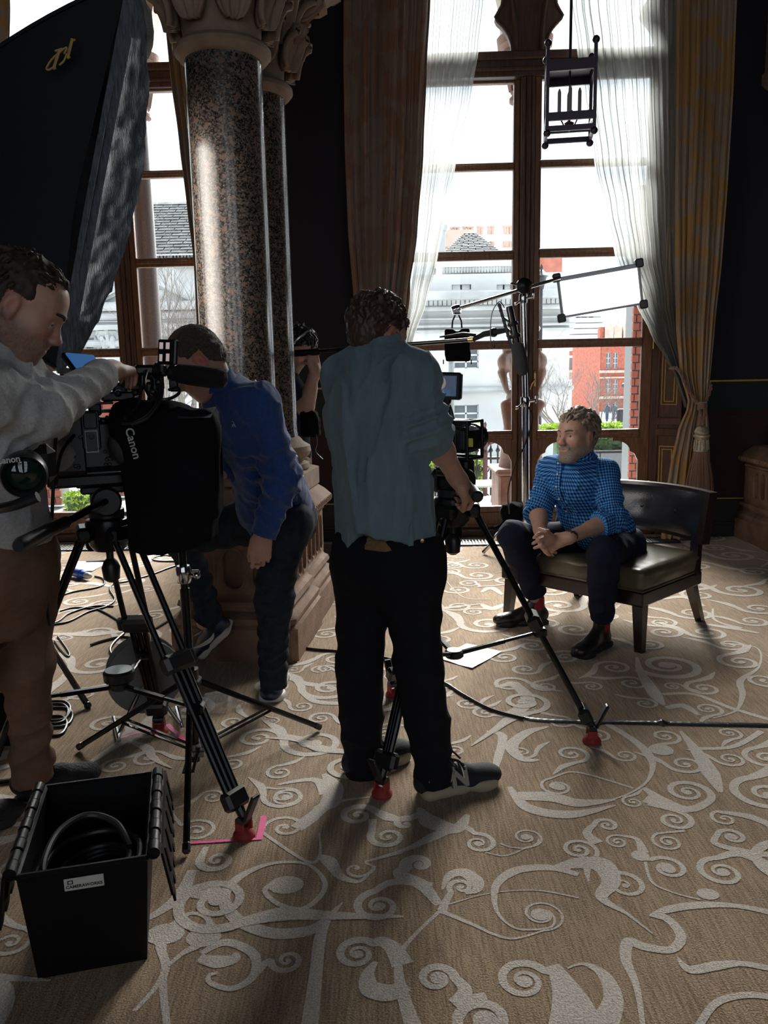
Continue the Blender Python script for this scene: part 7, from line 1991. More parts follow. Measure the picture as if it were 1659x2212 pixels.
g = MB(); g.box(CP(Wd / 2, Dp / 2 - .02, .275), (Wd + .05, Dp + .03, .075), rot=Matrix((ex, ey, Vector((0, 0, 1)))).transposed(), bev=.008); g.build('seat_rail', m_chairwood, ch)
S = SDF(np.array(CP(Wd / 2, Dp / 2, .3)) - (.62, .62, .05), np.array(CP(Wd / 2, Dp / 2, .3)) + (.62, .62, .2), .007)
RR = np.stack([V3(ex), V3(ey), (0, 0, 1.)], 1); sc = V3(CP(Wd / 2, Dp / 2 - .02, .36))
S.box(sc, ((Wd + .04) / 2, (Dp + .02) / 2, .062), RR, .035, 0); S.ell(sc + (0, 0, .015), (Wd * .52, Dp * .52, .065), RR, .05)
S.ell(sc + (-.02, 0, .09), (.22, .2, .03), RR, .05, True)
S.cut(V3(CP(0, 0, .312)), (0, 0, -1)); S.relief(lambda x, y, z: .0015 * vnoise(x * 22, y * 22, z * 22), .02)
seat = S.obj('seat_cushion', m_leather, ch)
g = MB()
for (x0, y0, x1, y1) in ((-.02, -.03, Wd + .02, -.03), (Wd + .02, -.03, Wd + .02, Dp - .01), (-.02, -.03, -.02, Dp - .01)):
 g.tube([CP(x0, y0, .317), CP((x0 + x1) / 2, (y0 + y1) / 2, .317), CP(x1, y1, .317)], .005, 6)
g.build('seat_piping', m_leather, seat)
arc = []
for i in range(25):
 t = i / 24; x = -.06 + (Wd + .12) * t; y = Dp + .10 - .20 * (2 * t - 1) ** 2 * .9 + .02
 arc.append((x, y))
def band(z0, z1, th, inset=0):
 rings = []
 for i, (x, y) in enumerate(arc):
  a = arc[max(i - 1, 0)]; b = arc[min(i + 1, 24)]; d = Vector((b[0] - a[0], b[1] - a[1], 0)).normalized(); n = Vector((-d.y, d.x, 0))
  lean = .07
  P = []
  for z, o in ((z0, -th), (z0, th), (z1, th), (z1, -th)):
   P.append(CP(x + n.x * o, y + n.y * o + lean * (z - z0) / (z1 - z0), z))
  rings.append(P)
 return rings
g = MB(); g.loft(band(.47, .74, .022)); bk = g.build('backrest', m_chairwood, ch, angle=30, label='curved dark wood back')
rows = []
for i, (x, y) in enumerate(arc[1:-1]):
 col = []
 for j in range(9):
  s_ = j / 8; z = .485 + .24 * s_; e_ = min(1, min(i, 22 - i) / 2.5) * math.sin(math.pi * min(1, max(0, s_))) ** .4
  a = arc[i]; b = arc[i + 2]; d = Vector((b[0] - a[0], b[1] - a[1], 0)).normalized(); n = Vector((-d.y, d.x, 0)); o = -.020 - .026 * e_
  but = sum(math.exp(-(((x - bx) / .035) ** 2 + ((z - .605) / .03) ** 2)) for bx in (Wd * .2, Wd * .5, Wd * .8)); o += .016 * but
  col.append(CP(x + n.x * o, y + n.y * o + .07 * (z - .47) / .27, z))
 rows.append(col)
g = MB(); g.loft(rows, caps=False, closed=False); pad = g.build('back_pad', m_bleather, bk, angle=None, label='black button-tufted leather pad')
for bx in (.2, .5, .8):
 i = int(round((Wd * bx + .06) / (Wd + .12) * 24)) - 1
 g = MB(); p = rows[i][4]; n = (Vector((0, -1, 0)).x * ex + -1 * ey); g.lathe([(.011, 0), (.010, .004), (.004, .007), (0, .0075)], base=p + n * .002, axis=n, n=12); g.build('tuft_button', m_bleather, bk)
for x, sg in ((.0, 1), (Wd, -1)):
 t = 0 if sg > 0 else 24; ax_, ay_ = arc[2 if sg > 0 else 22]
 g = MB(); g.loft([[CP(x + a * .022 - sg * .01 + 0, Dp - .07 + b * .028, .30) for a, b in ((-1, -1), (1, -1), (1, 1), (-1, 1))], [CP(ax_ + a * .022, ay_ + .01 + b * .022, .52) for a, b in ((-1, -1), (1, -1), (1, 1), (-1, 1))]]); g.build('stile', m_chairwood, ch, angle=20)
# film lighting: softbox, LED panel on a chrome stand
m_chrome = mat('polished_chrome', (0.62, 0.62, 0.63), 0.12, 1.0)
m_blk = mat('black_plastic', (0.010, 0.010, 0.012), 0.38, spec=.5)
m_blkmetal = mat('black_anodised', (0.014, 0.014, 0.016), 0.3, 0.5)
m_blkcloth = mat('black_duvetyne', (0.0065, 0.0065, 0.0085), 0.95, spec=.08, bump=.2, bscale=300)
m_shell = mat('softbox_black_fabric', (0.007, 0.008, 0.010), 0.65, spec=.2, bump=.12, bscale=120)
m_skirt = mat('softbox_grey_lip', (0.085, 0.10, 0.12), 0.55, spec=.4, noise=.5, nscale=14, stretch=(9, 9, .8), bump=.6, bscale=34)
m_diff = mat('white_diffuser', (.8, .8, .78), .8)
sb = thing('softbox', 'huge black softbox with a crinkled grey lip and gold logo at upper left', 'softbox', at(120, 500, 3.3))
NT, NB = at(273, -40, 3.10), at(120, 792, 3.10)
e2 = (NT - NB).normalized(); far = Vector((-.44, .9, .02)).normalized(); ax_ = e2.cross(far).normalized()
if ax_.x < 0: ax_ = -ax_
Wf = 1.0
FT, FB = NT + far * Wf, NB + far * Wf
Cr = (NT + FB) / 2; ringc = Cr - ax_ * .80 - Vector((0, 0, .12))
crn = [NT, FT, FB, NB]
def rod(P):
 out = (P - Cr).normalized()
 b = ringc + (P - ringc) * .12; return [((1 - t) ** 2) * b + 2 * t * (1 - t) * ((b + P) / 2 + out * .10 - ax_ * .05) + t * t * P for t in [i / 14 for i in range(15)]]
rods = [rod(P) for P in crn]
for i in range(4):
 r0, r1 = rods[i], rods[(i + 1) % 4]; rows = []
 for k in range(15):
  row = []
  for j in range(13):
   s = j / 12; p = r0[k].lerp(r1[k], s); sag = math.sin(math.pi * s) * .05 * (k / 14)
   p = p + (Cr - ax_ * .5 - p).normalized() * sag * .8 + Vector(vnoise(np.float32(p.x * 3), np.float32(p.y * 3), np.float32(p.z * 3)) * np.array((.006, .006, .006)))
   row.append(p)
  rows.append(row)
 g = MB(); g.loft(rows, caps=False, closed=False); g.build('shell_panel', m_shell, sb, angle=None)
 g = MB(); g.tube([p + (p - Cr).normalized() * .004 for p in rods[i]], .007, 6); g.build('rod_seam', m_shell, sb)
 P0, P1 = crn[i], crn[(i + 1) % 4]; rows = []
 n = 90 if i == 3 else 16
 for k in range(n + 1):
  s = k / n; row = []
  for j in range(13):
   q = j / 12; b = P0.lerp(P1, s) ; b = b + (Cr - b).normalized() * (.03 * math.sin(math.pi * s))
   w = .02 + .155 * math.sin(math.pi * min(1, max(0, s))) ** .55
   p = b + ax_ * (w * q)
   cr_ = .010 * float(vnoise(np.float32(s * 34), np.float32(q * 9), np.float32(i))) + .005 * float(vnoise(np.float32(s * 60), np.float32(q * 12), np.float32(i + 5)))
   p = p + (p - Cr).normalized() * (cr_ + .022 * math.sin(math.pi * q))
   row.append(p)
  rows.append(row)
 g = MB(); g.loft(rows, caps=False, closed=False); g.build('lip', m_skirt, sb, angle=None, label='crinkled grey fabric lip')
g = MB(); q_ = [p + ax_ * .02 + (Cr - p) * .01 for p in crn]; g.add(q_, [(0, 1, 2, 3)]); g.build('diffuser', m_diff, sb, fix=False)
g = MB(); g.lathe([(.10, 0), (.11, .02), (.11, .06), (.09, .08)], base=ringc - ax_ * .04, axis=ax_, n=24); g.build('speed_ring', m_blkmetal, sb)
g = MB(); g.box(ringc - ax_ * .26, (.2, .22, .42), rot=frame(ax_), bev=.03); g.build('lamp_head', m_blk, sb)
Lc = at(140, 118, 3.03); lx = (at(165, 88, 3.03) - at(118, 160, 3.03)).normalized()
def logo_pt(px, py): 
 p = at(px, py, 3.0)
 return p
m_goldpr = mat('gold_print', (.42, .28, .09), .6)
g = MB()
depth = {}
def surf(px, py):
 d = ray(px, py); best = None
 r0, r1 = rods[3], rods[0]
 for k in range(14):
  for j in range(12):
   a = r0[k].lerp(r1[k], j / 12); b = r0[k + 1].lerp(r1[k + 1], j / 12); c = r0[k].lerp(r1[k], (j + 1) / 12)
   n = (b - a).cross(c - a)
   if n.length < 1e-9: continue
   t = (a - CAM).dot(n) / d.dot(n)
   p = CAM + d * t; u = (b - a); v = (c - a); w = p - a
   uu, vv, uv, wu, wv = u.dot(u), v.dot(v), u.dot(v), w.dot(u), w.dot(v); D = uu * vv - uv * uv
   s_, t_ = (wu * vv - wv * uv) / D, (wv * uu - wu * uv) / D
   if -.01 <= s_ <= 1.01 and -.01 <= t_ <= 1.01:
    if best is None or t < best: best = t
 return CAM + d * ((best if best else 3.05 / d.y) ) - Vector((0, .05, 0))
logo = [[(150, 128), (156, 118), (154, 115), (144, 122), (126, 138), (116, 152), (113, 160), (118, 162), (127, 157)], [(141, 119), (136, 135), (131, 150), (128, 160)], [(131, 122), (140, 119), (147, 117)], [(127, 160), (133, 158)], [(168, 96), (164, 112), (160, 128), (157, 136)], [(164, 102), (174, 98)], [(157, 138), (163, 134)], [(140, 152), (150, 143), (156, 128)]]
for i, P in enumerate(logo):
 g.tube(catmull([surf(*q) for q in P], 4), .0055 if i in (1, 4) else .0035, 5)
g.build('gold_logo', m_goldpr, sb, kind='stuff', label='gold printed logo on the black fabric')
ld = bpy.data.lights.new('softbox_lamp', 'AREA'); ld.shape = 'RECTANGLE'; ld.size = 1.3; ld.size_y = 1.0; ld.energy = 8.5; ld.spread = rad(80); ld.color = (1, .93, .84)
lo = bpy.data.objects.new('softbox_lamp', ld); COL.objects.link(lo); lo.matrix_world = Matrix.Translation(Cr + ax_ * .05) @ frame(-ax_).to_4x4()
ss = thing('softbox_stand', 'stand under the big softbox, one chrome leg reaching the carpet behind the operator', 'stand', (-1.75, 3.55, 0))
c0 = Vector((ringc.x - .12, ringc.y, 0)); c0 = Vector((-1.78, 3.62, 0))
g = MB(); g.tube([c0 + Vector((0, 0, .12)), c0 + Vector((0, 0, 1.2)), ringc - ax_ * .22 - Vector((0, 0, .2))], [.02, .018, .016], 10); g.build('pole', m_chrome, ss)
for f in (fl(190, 1530), Vector((-2.3, 3.2, 0)), Vector((-1.85, 4.2, 0))):
 g = MB(); g.tube([c0 + Vector((0, 0, .55)) + (f - c0) * .06, f + Vector((0, 0, .012))], .014, 8); lg = g.build('leg', m_chrome, ss); g = MB(); g.ball(f + Vector((0, 0, .014)), .017, 8); g.build('foot_cap', m_blk, lg)
g = MB(); g.cyl(c0 + Vector((0, 0, .5)), c0 + Vector((0, 0, .62)), .035, n=12); g.build('collar', m_blk, ss)
YS = 5.95
cs = thing('grip_stand', 'tall chrome grip stand with a boom arm in front of the right window', 'stand', at(1133, 1170, YS) * 1.0)
bx = at(1137, 1040, YS).x; top = at(1128, 625, YS)
base = Vector((bx, YS, 0))
segs = [(base + Vector((0, 0, .18)), at(1135, 872, YS), .026), (at(1135, 872, YS), at(1130, 655, YS), .020), (at(1130, 655, YS), at(1128, 622, YS), .012)]
for a, b, r in segs:
 g = MB(); g.cyl(a, b, r, n=20); g.build('riser', m_chrome, cs)
def knuckle(c, s=1.0):
 g = MB(); g.lathe([(.030 * s, -.035 * s), (.034 * s, -.02 * s), (.034 * s, .02 * s), (.030 * s, .035 * s)], base=c, n=18)
 g.cyl(c, c + Vector((.075, -.02, .01)) * s, .012 * s, n=10); g.bar(c + Vector((.07, -.05, -.01)) * s, c + Vector((.085, .02, .04)) * s, .016 * s, .010 * s, bev=.004)
 g.cyl(c, c + Vector((-.06, -.02, -.04)) * s, .008 * s, n=8); g.ball(c + Vector((-.062, -.021, -.042)) * s, .012 * s, 8)
 return g.build('clamp_knuckle', m_chrome, cs)
knuckle(at(1134, 868, YS)); knuckle(at(1130, 645, YS), .9)
gh = at(1130, 618, YS - .04)
g = MB(); g.lathe([(.045, -.03), (.05, -.02), (.05, .02), (.045, .03)], base=gh, axis=(.15, -1, 0), n=20); g.lathe([(.05, .0), (.055, .01), (.02, .03)], base=gh + Vector((0, -.03, 0)), axis=(.15, -1, 0), n=20); g.bar(gh + Vector((-.03, -.06, 0)), gh + Vector((-.10, -.07, .015)), .022, .014, bev=.005); g.build('grip_head', m_blkmetal, cs)
b0, b1 = at(985, 668, YS - .12), at(1210, 600, YS - .04)
g = MB(); g.cyl(b0, b1, .0125, n=12); g.build('boom_arm', m_chrome, cs)
for f in (fl(1044, 1197), Vector((bx + .55, 6.1, 0)), Vector((bx - .1, 6.45, 0))):
 g = MB(); d = (f - base); hh = .20; g.tube(catmull([base + Vector((0, 0, hh)), base + d * .35 + Vector((0, 0, hh + .02)), base + d * .62 + Vector((0, 0, hh - .02)), base + d * .78 + Vector((0, 0, .10)), f + Vector((0, 0, .013))], 6), .015, 10); g.build('leg', m_chrome, cs)
g = MB(); g.cyl(base + Vector((0, 0, .14)), base + Vector((0, 0, .30)), .035, n=16); g.build('leg_hub', m_chrome, cs)
cw = thing('sandbag', 'small black sandbag hung from the left end of the boom arm', 'sandbag', at(988, 785, YS - .12))
kp = at(987, 690, YS - .12)
g = MB(); g.cyl(b0 + Vector((.02, 0, .02)), kp + Vector((0, 0, .05)), .022, n=12); g.box(kp + Vector((0, 0, .06)), (.06, .05, .05), bev=.01); g.lathe([(.028, -.03), (.032, 0), (.028, .03)], base=b0, axis=(1, 0, .3), n=14); g.build('end_clamp', m_chrome, cs)
g = MB(); 
for sx in (-1, 1): g.tube([kp + Vector((sx * .012, 0, .03)), kp + Vector((sx * .03, 0, -.01)), kp + Vector((sx * .035, 0, -.06))], .006, 6)
g.build('hanging_strap', m_blk, cw)
a, b = at(960, 708, YS - .12), at(1016, 784, YS - .12); cc = (a + b) / 2
S = SDF(V3(cc) - .22, V3(cc) + .22, .006); S.box(V3(cc) + (0, 0, .02), ((b.x - a.x) / 2, .03, .10), None, .02, 0); S.box(V3(cc) + (0, -.012, -.03), ((b.x - a.x) / 2 * .98, .04, .085), None, .02, .02)
S.ell(V3(at(988, 708, YS - .12)) + (0, 0, .01), (.022, .06, .03), None, .02, True); S.relief(lambda x, y, z: .006 * vnoise(x * 14, y * 14, z * 14) - .004, .03)
S.obj('bag', m_blkcloth, cw)
g = MB()
for px in (958, 1018): 
 p = at(px, 783, YS - .13); g.loft([[p + Vector((-.004, 0, .02)), p + Vector((.004, 0, .02))], [p + Vector((-.004, 0, -.012)), p + Vector((.004, 0, -.012))]], caps=False, closed=False)
g.build('seam_tab', m_blkcloth, cw, kind='stuff')
lp = thing('led_panel', 'glowing white rectangular LED light panel on the boom arm before the sheer curtain', 'light', at(1294, 690, YS - .1))
q = [at(1203, 600, YS - .02), at(1382, 568, YS - .10), at(1389, 657, YS - .10), at(1213, 688, YS - .02)]
ux = (q[1] - q[0]).normalized(); uy = (q[0] - q[3]).normalized(); un = ux.cross(uy).normalized()
if un.y > 0: un = -un
W_, H_ = ((q[1] - q[0]).length + (q[2] - q[3]).length) / 2, ((q[0] - q[3]).length + (q[1] - q[2]).length) / 2; pc_ = (q[0] + q[1] + q[2] + q[3]) / 4
uy = (uy - ux * ux.dot(uy)).normalized(); PR = Matrix((ux, uy, -un)).transposed()
def pb_(mb, x0, x1, y0, y1, z0, z1, bev=.004): mb.box(pc_ + ux * (x0 + x1) / 2 + uy * (y0 + y1) / 2 - un * (z0 + z1) / 2, (x1 - x0, y1 - y0, z1 - z0), rot=PR, bev=bev)
g = MB(); t_ = .030; w2, h2 = W_ / 2, H_ / 2
pb_(g, -w2, w2, h2 - t_, h2, -.012, .05); pb_(g, -w2, w2, -h2, -h2 + t_ * .5, -.012, .05); pb_(g, -w2, -w2 + t_ * .6, -h2, h2, -.012, .05); pb_(g, w2 - t_ * .6, w2, -h2, h2, -.012, .05); pb_(g, -w2 + .01, w2 - .01, -h2 + .01, h2 - .01, .03, .05)
fr_ = g.build('frame', mat('grey_aluminium', (.22, .22, .23), .35, .7), lp)
for sx in (-1, 1):
 for sy in (-1, 1):
  g = MB(); pb_(g, sx * w2 - .028, sx * w2 + .028, sy * h2 - .03, sy * h2 + .03, -.02, .055, .008); g.build('corner_guard', m_blk, lp)
g = MB(); pb_(g, -w2 + t_ * .6, w2 - t_ * .6, -h2 + t_ * .5, h2 - t_, .0, .006, 0); g.build('light_face', mat('led_diffuser_glow', (.8, .8, .8), .6, emit=(1, .985, .97), estr=3.2), lp)
bgp = at(1110, 1112, 6.1); bg = thing('sandbag', 'slumped black bag hanging on the grip stand leg behind the seated man', 'sandbag', (bgp.x, 6.1, 0))
S = SDF(V3(bgp) - .34, V3(bgp) + .34, .008); S.ell(V3(bgp), (.10, .07, .09)); S.ell(V3(bgp) + (-.05, -.02, .04), (.06, .05, .05), None, .03); S.cap(V3(bgp) + (.02, -.06, .06), V3(at(1072, 1140, 6.0)), .022, .010, .03); S.cap(V3(bgp) + (0, -.05, .0), V3(at(1082, 1142, 6.0)), .02, .010, .03); S.cap(V3(bgp), V3(bgp) + (.09, .0, -.10), .07, .06, .05)
S.relief(folds(.012, 14, 14, 9, .6, 51), .04); S.obj('bag', m_blkcloth, bg)
g = MB(); g.tube(catmull([at(1133, 868, YS - .03), at(1150, 900, YS - .04), at(1138, 950, YS - .05), at(1112, 1010, YS - .05), at(1098, 1060, YS - .02), at(1100, 1110, YS)], 8), .006, 6)
tag(g.build('panel_cable', m_blk), 'thin black cable drooping down the chrome grip stand', 'cable')
ln = thing('hanging_lantern', 'square iron lantern with candle lamps hanging in front of the right window', 'lantern', at(1222, 285, 5.3))
m_lant = mat('bronzed_iron', (.045, .035, .05), .4, .5)
nl, nr = at(1183, 180, 5.05), at(1283, 180, 5.05); fw_ = Vector((nr.x - nl.x, 0, 0)).length
n0 = Vector((nl.x, 5.05, 0)); ang = rad(-9); exl = Vector((math.cos(ang), math.sin(ang), 0)); eyl = Vector((-exl.y, exl.x, 0))
zt_, zm_, zb_ = at(1233, 130, 5.05).z, at(1233, 252, 5.05).z, at(1233, 278, 5.05).z
def LP(x, y, z): return n0 + exl * (x * fw_) + eyl * (y * fw_) + Vector((0, 0, z))
for x, y in ((0, 0), (1, 0), (1, 1), (0, 1)):
 g = MB(); z0, z1 = at(1233, 287, 5.05).z, at(1233, 92, 5.05).z; g.box(LP(x, y, (z0 + z1) / 2), (.02, .02, z1 - z0), yaw=ang); g.ball(LP(x, y, z1), .022, 10); g.ball(LP(x, y, z0), .022, 10); g.build('corner_post', m_lant, ln)
for z, h in ((zt_ - .03, .06), (zm_, .045), (zb_, .03)):
 for (a, b) in (((0, 0), (1, 0)), ((1, 0), (1, 1)), ((1, 1), (0, 1)), ((0, 1), (0, 0))):
  g = MB(); g.bar(LP(*a, z), LP(*b, z), .016, h) if False else g.box((LP(*a, z) + LP(*b, z)) / 2, (fw_ if a[1] == b[1] else .016, .016 if a[1] == b[1] else fw_, h), yaw=ang); g.build('rail', m_lant, ln)
g = MB(); g.loft([[LP(0, 0, zt_), LP(1, 0, zt_), LP(1, 1, zt_), LP(0, 1, zt_)], [LP(.05, .05, zt_ - .02), LP(.95, .05, zt_ - .02), LP(.95, .95, zt_ - .02), LP(.05, .95, zt_ - .02)]]); g.build('lid', m_lant, ln)
g = MB(); g.tube([LP(.5, .5, zt_), LP(.5, .5, zt_ + 1.0), LP(.5, .5, ZC)], .009, 8); g.build('hanging_rod', m_lant, ln)
g = MB(); g.cyl(LP(.5, .5, zt_), LP(.5, .5, zm_ - .05), .006, n=8); g.lathe([(.02, 0), (.03, .015), (.01, .03)], base=LP(.5, .5, zm_ - .02), n=10)
for x, y in ((.28, .5), (.72, .5), (.5, .28), (.5, .72)): g.tube([LP(.5, .5, zm_ + .0), LP((.5 + x) / 2, (.5 + y) / 2, zm_ - .02), LP(x, y, zm_ + .04)], .005, 6)
g.build('candle_arm', m_lant, ln)
for x, y in ((.28, .5), (.72, .5), (.5, .28), (.5, .72)):
 g = MB(); g.lathe([(.014, 0), (.018, .008), (.011, .012), (.011, .13), (.004, .15)], base=LP(x, y, zm_ + .04), n=10); g.build('candle_lamp', mat('dim_candle_tube', (.25, .22, .22), .6), ln)
# tripods
m_carbon = mat('black_tripod_tube', (.012, .012, .014), .22, .55); m_redrub = mat('red_rubber_foot', (.30, .022, .02), .6); m_redtag = mat('red_mark', (.35, .02, .03), .6)
m_steelw = mat('worn_steel', (.35, .36, .37), .3, .9); m_yel = mat('yellow_sticker', (.55, .56, .06), .7); m_whtt = mat('white_lettering', (.55, .55, .55), .6)
def tripod(name, label, crown, feet, clamp_t, rubber=m_redrub, tw=.040, rw=.0105, spreader_t=.60, hub_drop=.0, knob=True):
 root = thing(name, label, 'tripod', (crown.x, crown.y, 0))
 g = MB(); g.lathe([(.048, -.09), (.062, -.07), (.066, -.03), (.070, 0), (.066, .012), (.052, .016)], base=crown, n=28); g.build('bowl', m_blkmetal, root)
 g = MB(); g.lathe([(.012, -.2), (.026, -.19), (.030, -.15), (.022, -.13), (.012, -.12), (.012, -.08)], base=crown, n=14); g.build('bowl_clamp', m_blk, root)
 mids = []
 for f in feet:
  d = Vector((f.x - crown.x, f.y - crown.y, 0)).normalized(); s = Vector((-d.y, d.x, 0))
  t0 = crown + d * .075 + Vector((0, 0, -.03)); foot = f + Vector((0, 0, .055)); ax = foot - t0
  cl = t0 + ax * clamp_t
  lg = MB()
  for sg in (-1, 1): lg.cyl(t0 + s * sg * tw, cl + s * sg * tw, rw, n=10)
  leg = lg.build('leg', m_carbon, root, label='twin tube upper leg stage')
  g = MB(); g.box(t0, (.105, .045, .05), rot=Matrix((s, d, Vector((0, 0, 1)))).transposed(), bev=.01); g.cyl(t0 - s * .056, t0 + s * .056, .016, n=12); g.build('shoulder', m_blkmetal, leg)
  R = frame(ax); Rl = Matrix((s, ax.normalized().cross(s), ax.normalized())).transposed()
  g = MB(); g.box(cl, (.112, .05, .062), rot=Rl, bev=.012); g.box(cl + s * .06, (.02, .03, .05), rot=Rl, bev=.006); g.build('clamp', m_blk, leg)
  g = MB(); m2 = t0 + ax * (clamp_t - .03); m3 = t0 + ax * .93
  for sg in (-.6, 0, .6): g.cyl(m2 + s * sg * tw, m3 + s * sg * tw * .8, rw * 1.05, n=10)
  g.build('lower_tube', m_carbon, leg)
  g = MB(); g.box(m3, (.085, .046, .06), rot=Rl, bev=.01); g.build('ankle_block', m_blk, leg)
  g = MB(); g.tube([m3, foot + Vector((0, 0, .01))], [.018, .014], 10); g.cyl(foot - s * .022, foot + s * .022, .016, n=12)
  g.box(foot + d * .035 + Vector((0, 0, .05)), (.034, .012, .10), rot=Matrix((s, d, Vector((0, 0, 1)))).transposed() @ Matrix.Rotation(rad(-25), 3, 'X'), bev=.004)
  g.build('foot_hinge', m_blk, leg)
  g = MB(); b = Vector((f.x, f.y, 0)); g.lathe([(.034, 0), (.035, .009), (.030, .018), (.022, .028), (.014, .035)], base=b, n=22)
  for sg in (-1, 1): g.box(b + s * sg * .019 + Vector((0, 0, .036)), (.008, .036, .034), rot=Matrix((s, d, Vector((0, 0, 1)))).transposed(), bev=.003)
  g.build('rubber_foot', rubber, leg, label='red rubber foot')
  mids.append((t0 + ax * spreader_t, d, s))
 hub = sum((m for m, _, _ in mids), Vector()) / 3 + Vector((0, 0, -hub_drop))
 sp = MB(); sp.lathe([(.030, -.012), (.036, -.006), (.036, .012), (.028, .018)], base=hub, n=18)
 if knob: sp.lathe([(.04, .018), (.05, .022), (.052, .05), (.045, .058), (.0, .06)], base=hub, n=28)
 spo = sp.build('spreader_hub', m_blk, root)
 for m, d, s in mids:
  g = MB(); g.bar(hub, hub.lerp(m, .6), .022, .014, bev=.003); g.bar(hub.lerp(m, .5), m, .015, .011, bev=.003); g.box(m, (.05, .05, .035), bev=.008); g.build('spreader_arm', m_carbon, root)
 return root
def head_pan(root, crown, fwd, hdir, hl, sc=1.0, plate=.13):
 f = Vector(fwd).normalized(); s = Vector((f.y, -f.x, 0)); R = Matrix((s, f, Vector((0, 0, 1)))).transposed()
 g = MB(); g.lathe([(.05, .014), (.056, .02), (.056, .045), (.045, .05), (.045, .06)], base=crown, n=28); g.box(crown + Vector((0, 0, .10 * sc)), (.085, .095, .085 * sc), rot=R, bev=.018)
 for sg in (-1, 1): g.lathe([(.044, 0), (.047, .006), (.047, .026), (.040, .034)], base=crown + s * sg * .040 + Vector((0, 0, .105 * sc)), axis=s * sg, n=28)
 g.box(crown + Vector((0, 0, .155 * sc)), (.07, plate, .026), rot=R, bev=.006); h = g.build('fluid_head', m_blk, root)
 g = MB(); g.box(crown + Vector((0, 0, .175 * sc)), (.056, plate * 1.15, .014), rot=R, bev=.003); g.build('quick_plate', m_blkmetal, h)
 a = crown + s * (.06) + Vector((0, 0, .11 * sc)); d = Vector(hdir).normalized()
 g = MB(); g.cyl(a, a + d * hl, .0115, n=10); pn = g.build('pan_handle', m_carbon, root)
 g = MB(); b = a + d * hl * .52; g.tube([b, b + d * hl * .03, b + d * hl * .46, b + d * hl * .49], [.014, .0185, .0205, .014], 14); g.build('grip', m_blk, pn)
 g = MB(); g.lathe([(.018, -.016), (.020, 0), (.018, .016)], base=a, axis=s, n=14); g.build('handle_rosette', m_blk, pn)
 return h, s, f, R
crA = at(232, 1128, 2.60)
fA = [fl(528, 1806), fl(345, 1582), Vector((-1.33, 2.42, 0))]
tA = tripod('video_tripod', 'big black tripod with red rubber feet under the near video camera', crA, fA, .46, spreader_t=.62)
fwdA = Vector((.93, .36, 0)).normalized()
hdA = (at(8, 1160, 1.86) - at(215, 1062, 2.50)).normalized()
hA, sA, fA_, RA = head_pan(tA, crA, fwdA, hdA, .62, .72, .15)
p_ = crA - Vector((0, .085, 0)) + Vector((.02, 0, .135)); text_mesh('head_badge', 'VIDEO', .016, Matrix.Translation(at(318, 1056, 2.49)) @ Matrix.Rotation(rad(90), 4, 'X'), m_whtt, hA)
g = MB()
for i, w in ((0, .028), (1, .03), (2, .022)):
 c = at(318, 1050 + (-6, 9, 13)[i], 2.49); g.box(c, (w, .001, .0025))
g.build('badge_lines', m_whtt, hA, kind='stuff')
g = MB(); c_ = at(228, 1158, 2.66); g.box(c_, (.13, .04, .10), bev=.012); o = g.build('hanging_pouch', m_blkcloth); tag(o, 'flat black pouch hanging under the near tripod bowl', 'pouch')
# near video camera
cA = thing('video_camera', 'near black video camera rig with top handle, microphone and monitor', 'camera', crA + Vector((0, 0, .25)))
def AP(f_, s_, z): return crA + fwdA * f_ + sA * s_ + Vector((0, 0, z))    # sA points to the camera's right, towards us
def abox(mb, f_, s_, z, lf, ls, lz, bev=.008): mb.box(AP(f_, s_, z), (ls, lf, lz), rot=RA, bev=bev)
zc_ = .285
g = MB(); abox(g, -.02, 0, zc_ - .03, .26, .13, .17, .02); abox(g, -.10, 0, zc_ - .02, .12, .14, .20, .015); abox(g, .08, 0, zc_ - .01, .07, .145, .16, .02); abox(g, -.02, 0, zc_ - .14, .30, .10, .04, .008)
bA = g.build('camera_body', m_blk, cA)
g = MB(); abox(g, -.03, .072, zc_ + .02, .055, .012, .12, .004); abox(g, -.03, .078, zc_ + .05, .04, .008, .05, .003); g.build('side_panel', m_blkmetal, bA)
g = MB(); abox(g, -.03, .0825, zc_ - .015, .038, .002, .07, .001); g.build('side_label', m_whtt, bA, label='white printed label')
g = MB(); abox(g, -.03, .084, zc_ - .015, .032, .002, .060, .001); g.lathe([(.006, 0), (.009, .001), (.006, .002)], base=AP(-.03, .085, zc_ + .0), axis=sA, n=14); g.build('label_ink', m_blk, bA)
rr2 = random.Random(3)
g = MB()
for i in range(26): 
 f0, z0 = rr2.uniform(-.15, .10), rr2.uniform(-.10, .07); g.lathe([(.006, 0), (.006, .004), (.004, .006)], base=AP(f0, .071, zc_ + z0), axis=sA, n=8)
for i in range(8): abox(g, rr2.uniform(-.15, .1), .072, zc_ + rr2.uniform(-.1, .07), .02, .006, .012, .002)
g.build('buttons', m_blkmetal, bA, kind='stuff')
g = MB(); g.lathe([(.014, 0), (.014, .02), (.009, .028)], base=AP(-.135, .07, zc_ + .045), axis=sA - fwdA * .4, n=14); g.build('yellow_marker', m_yel, bA, label='yellow round sticker')
g = MB(); g.tube(catmull([AP(-.11, .075, zc_ + .02), AP(-.10, .10, zc_ + .022), AP(-.135, .12, zc_ + .0), AP(-.18, .10, zc_ - .04)], 6), .010, 8); g.build('white_connector', m_whtt, bA, label='pale cable connector')
g = MB(); g.lathe([(.052, 0), (.058, .01), (.058, .05), (.064, .055), (.064, .10), (.060, .105), (.060, .17), (.068, .18), (.068, .22)], base=AP(.11, 0, zc_ - .01), axis=fwdA, n=36); ln_ = g.build('lens', m_blk, cA)
g = MB()
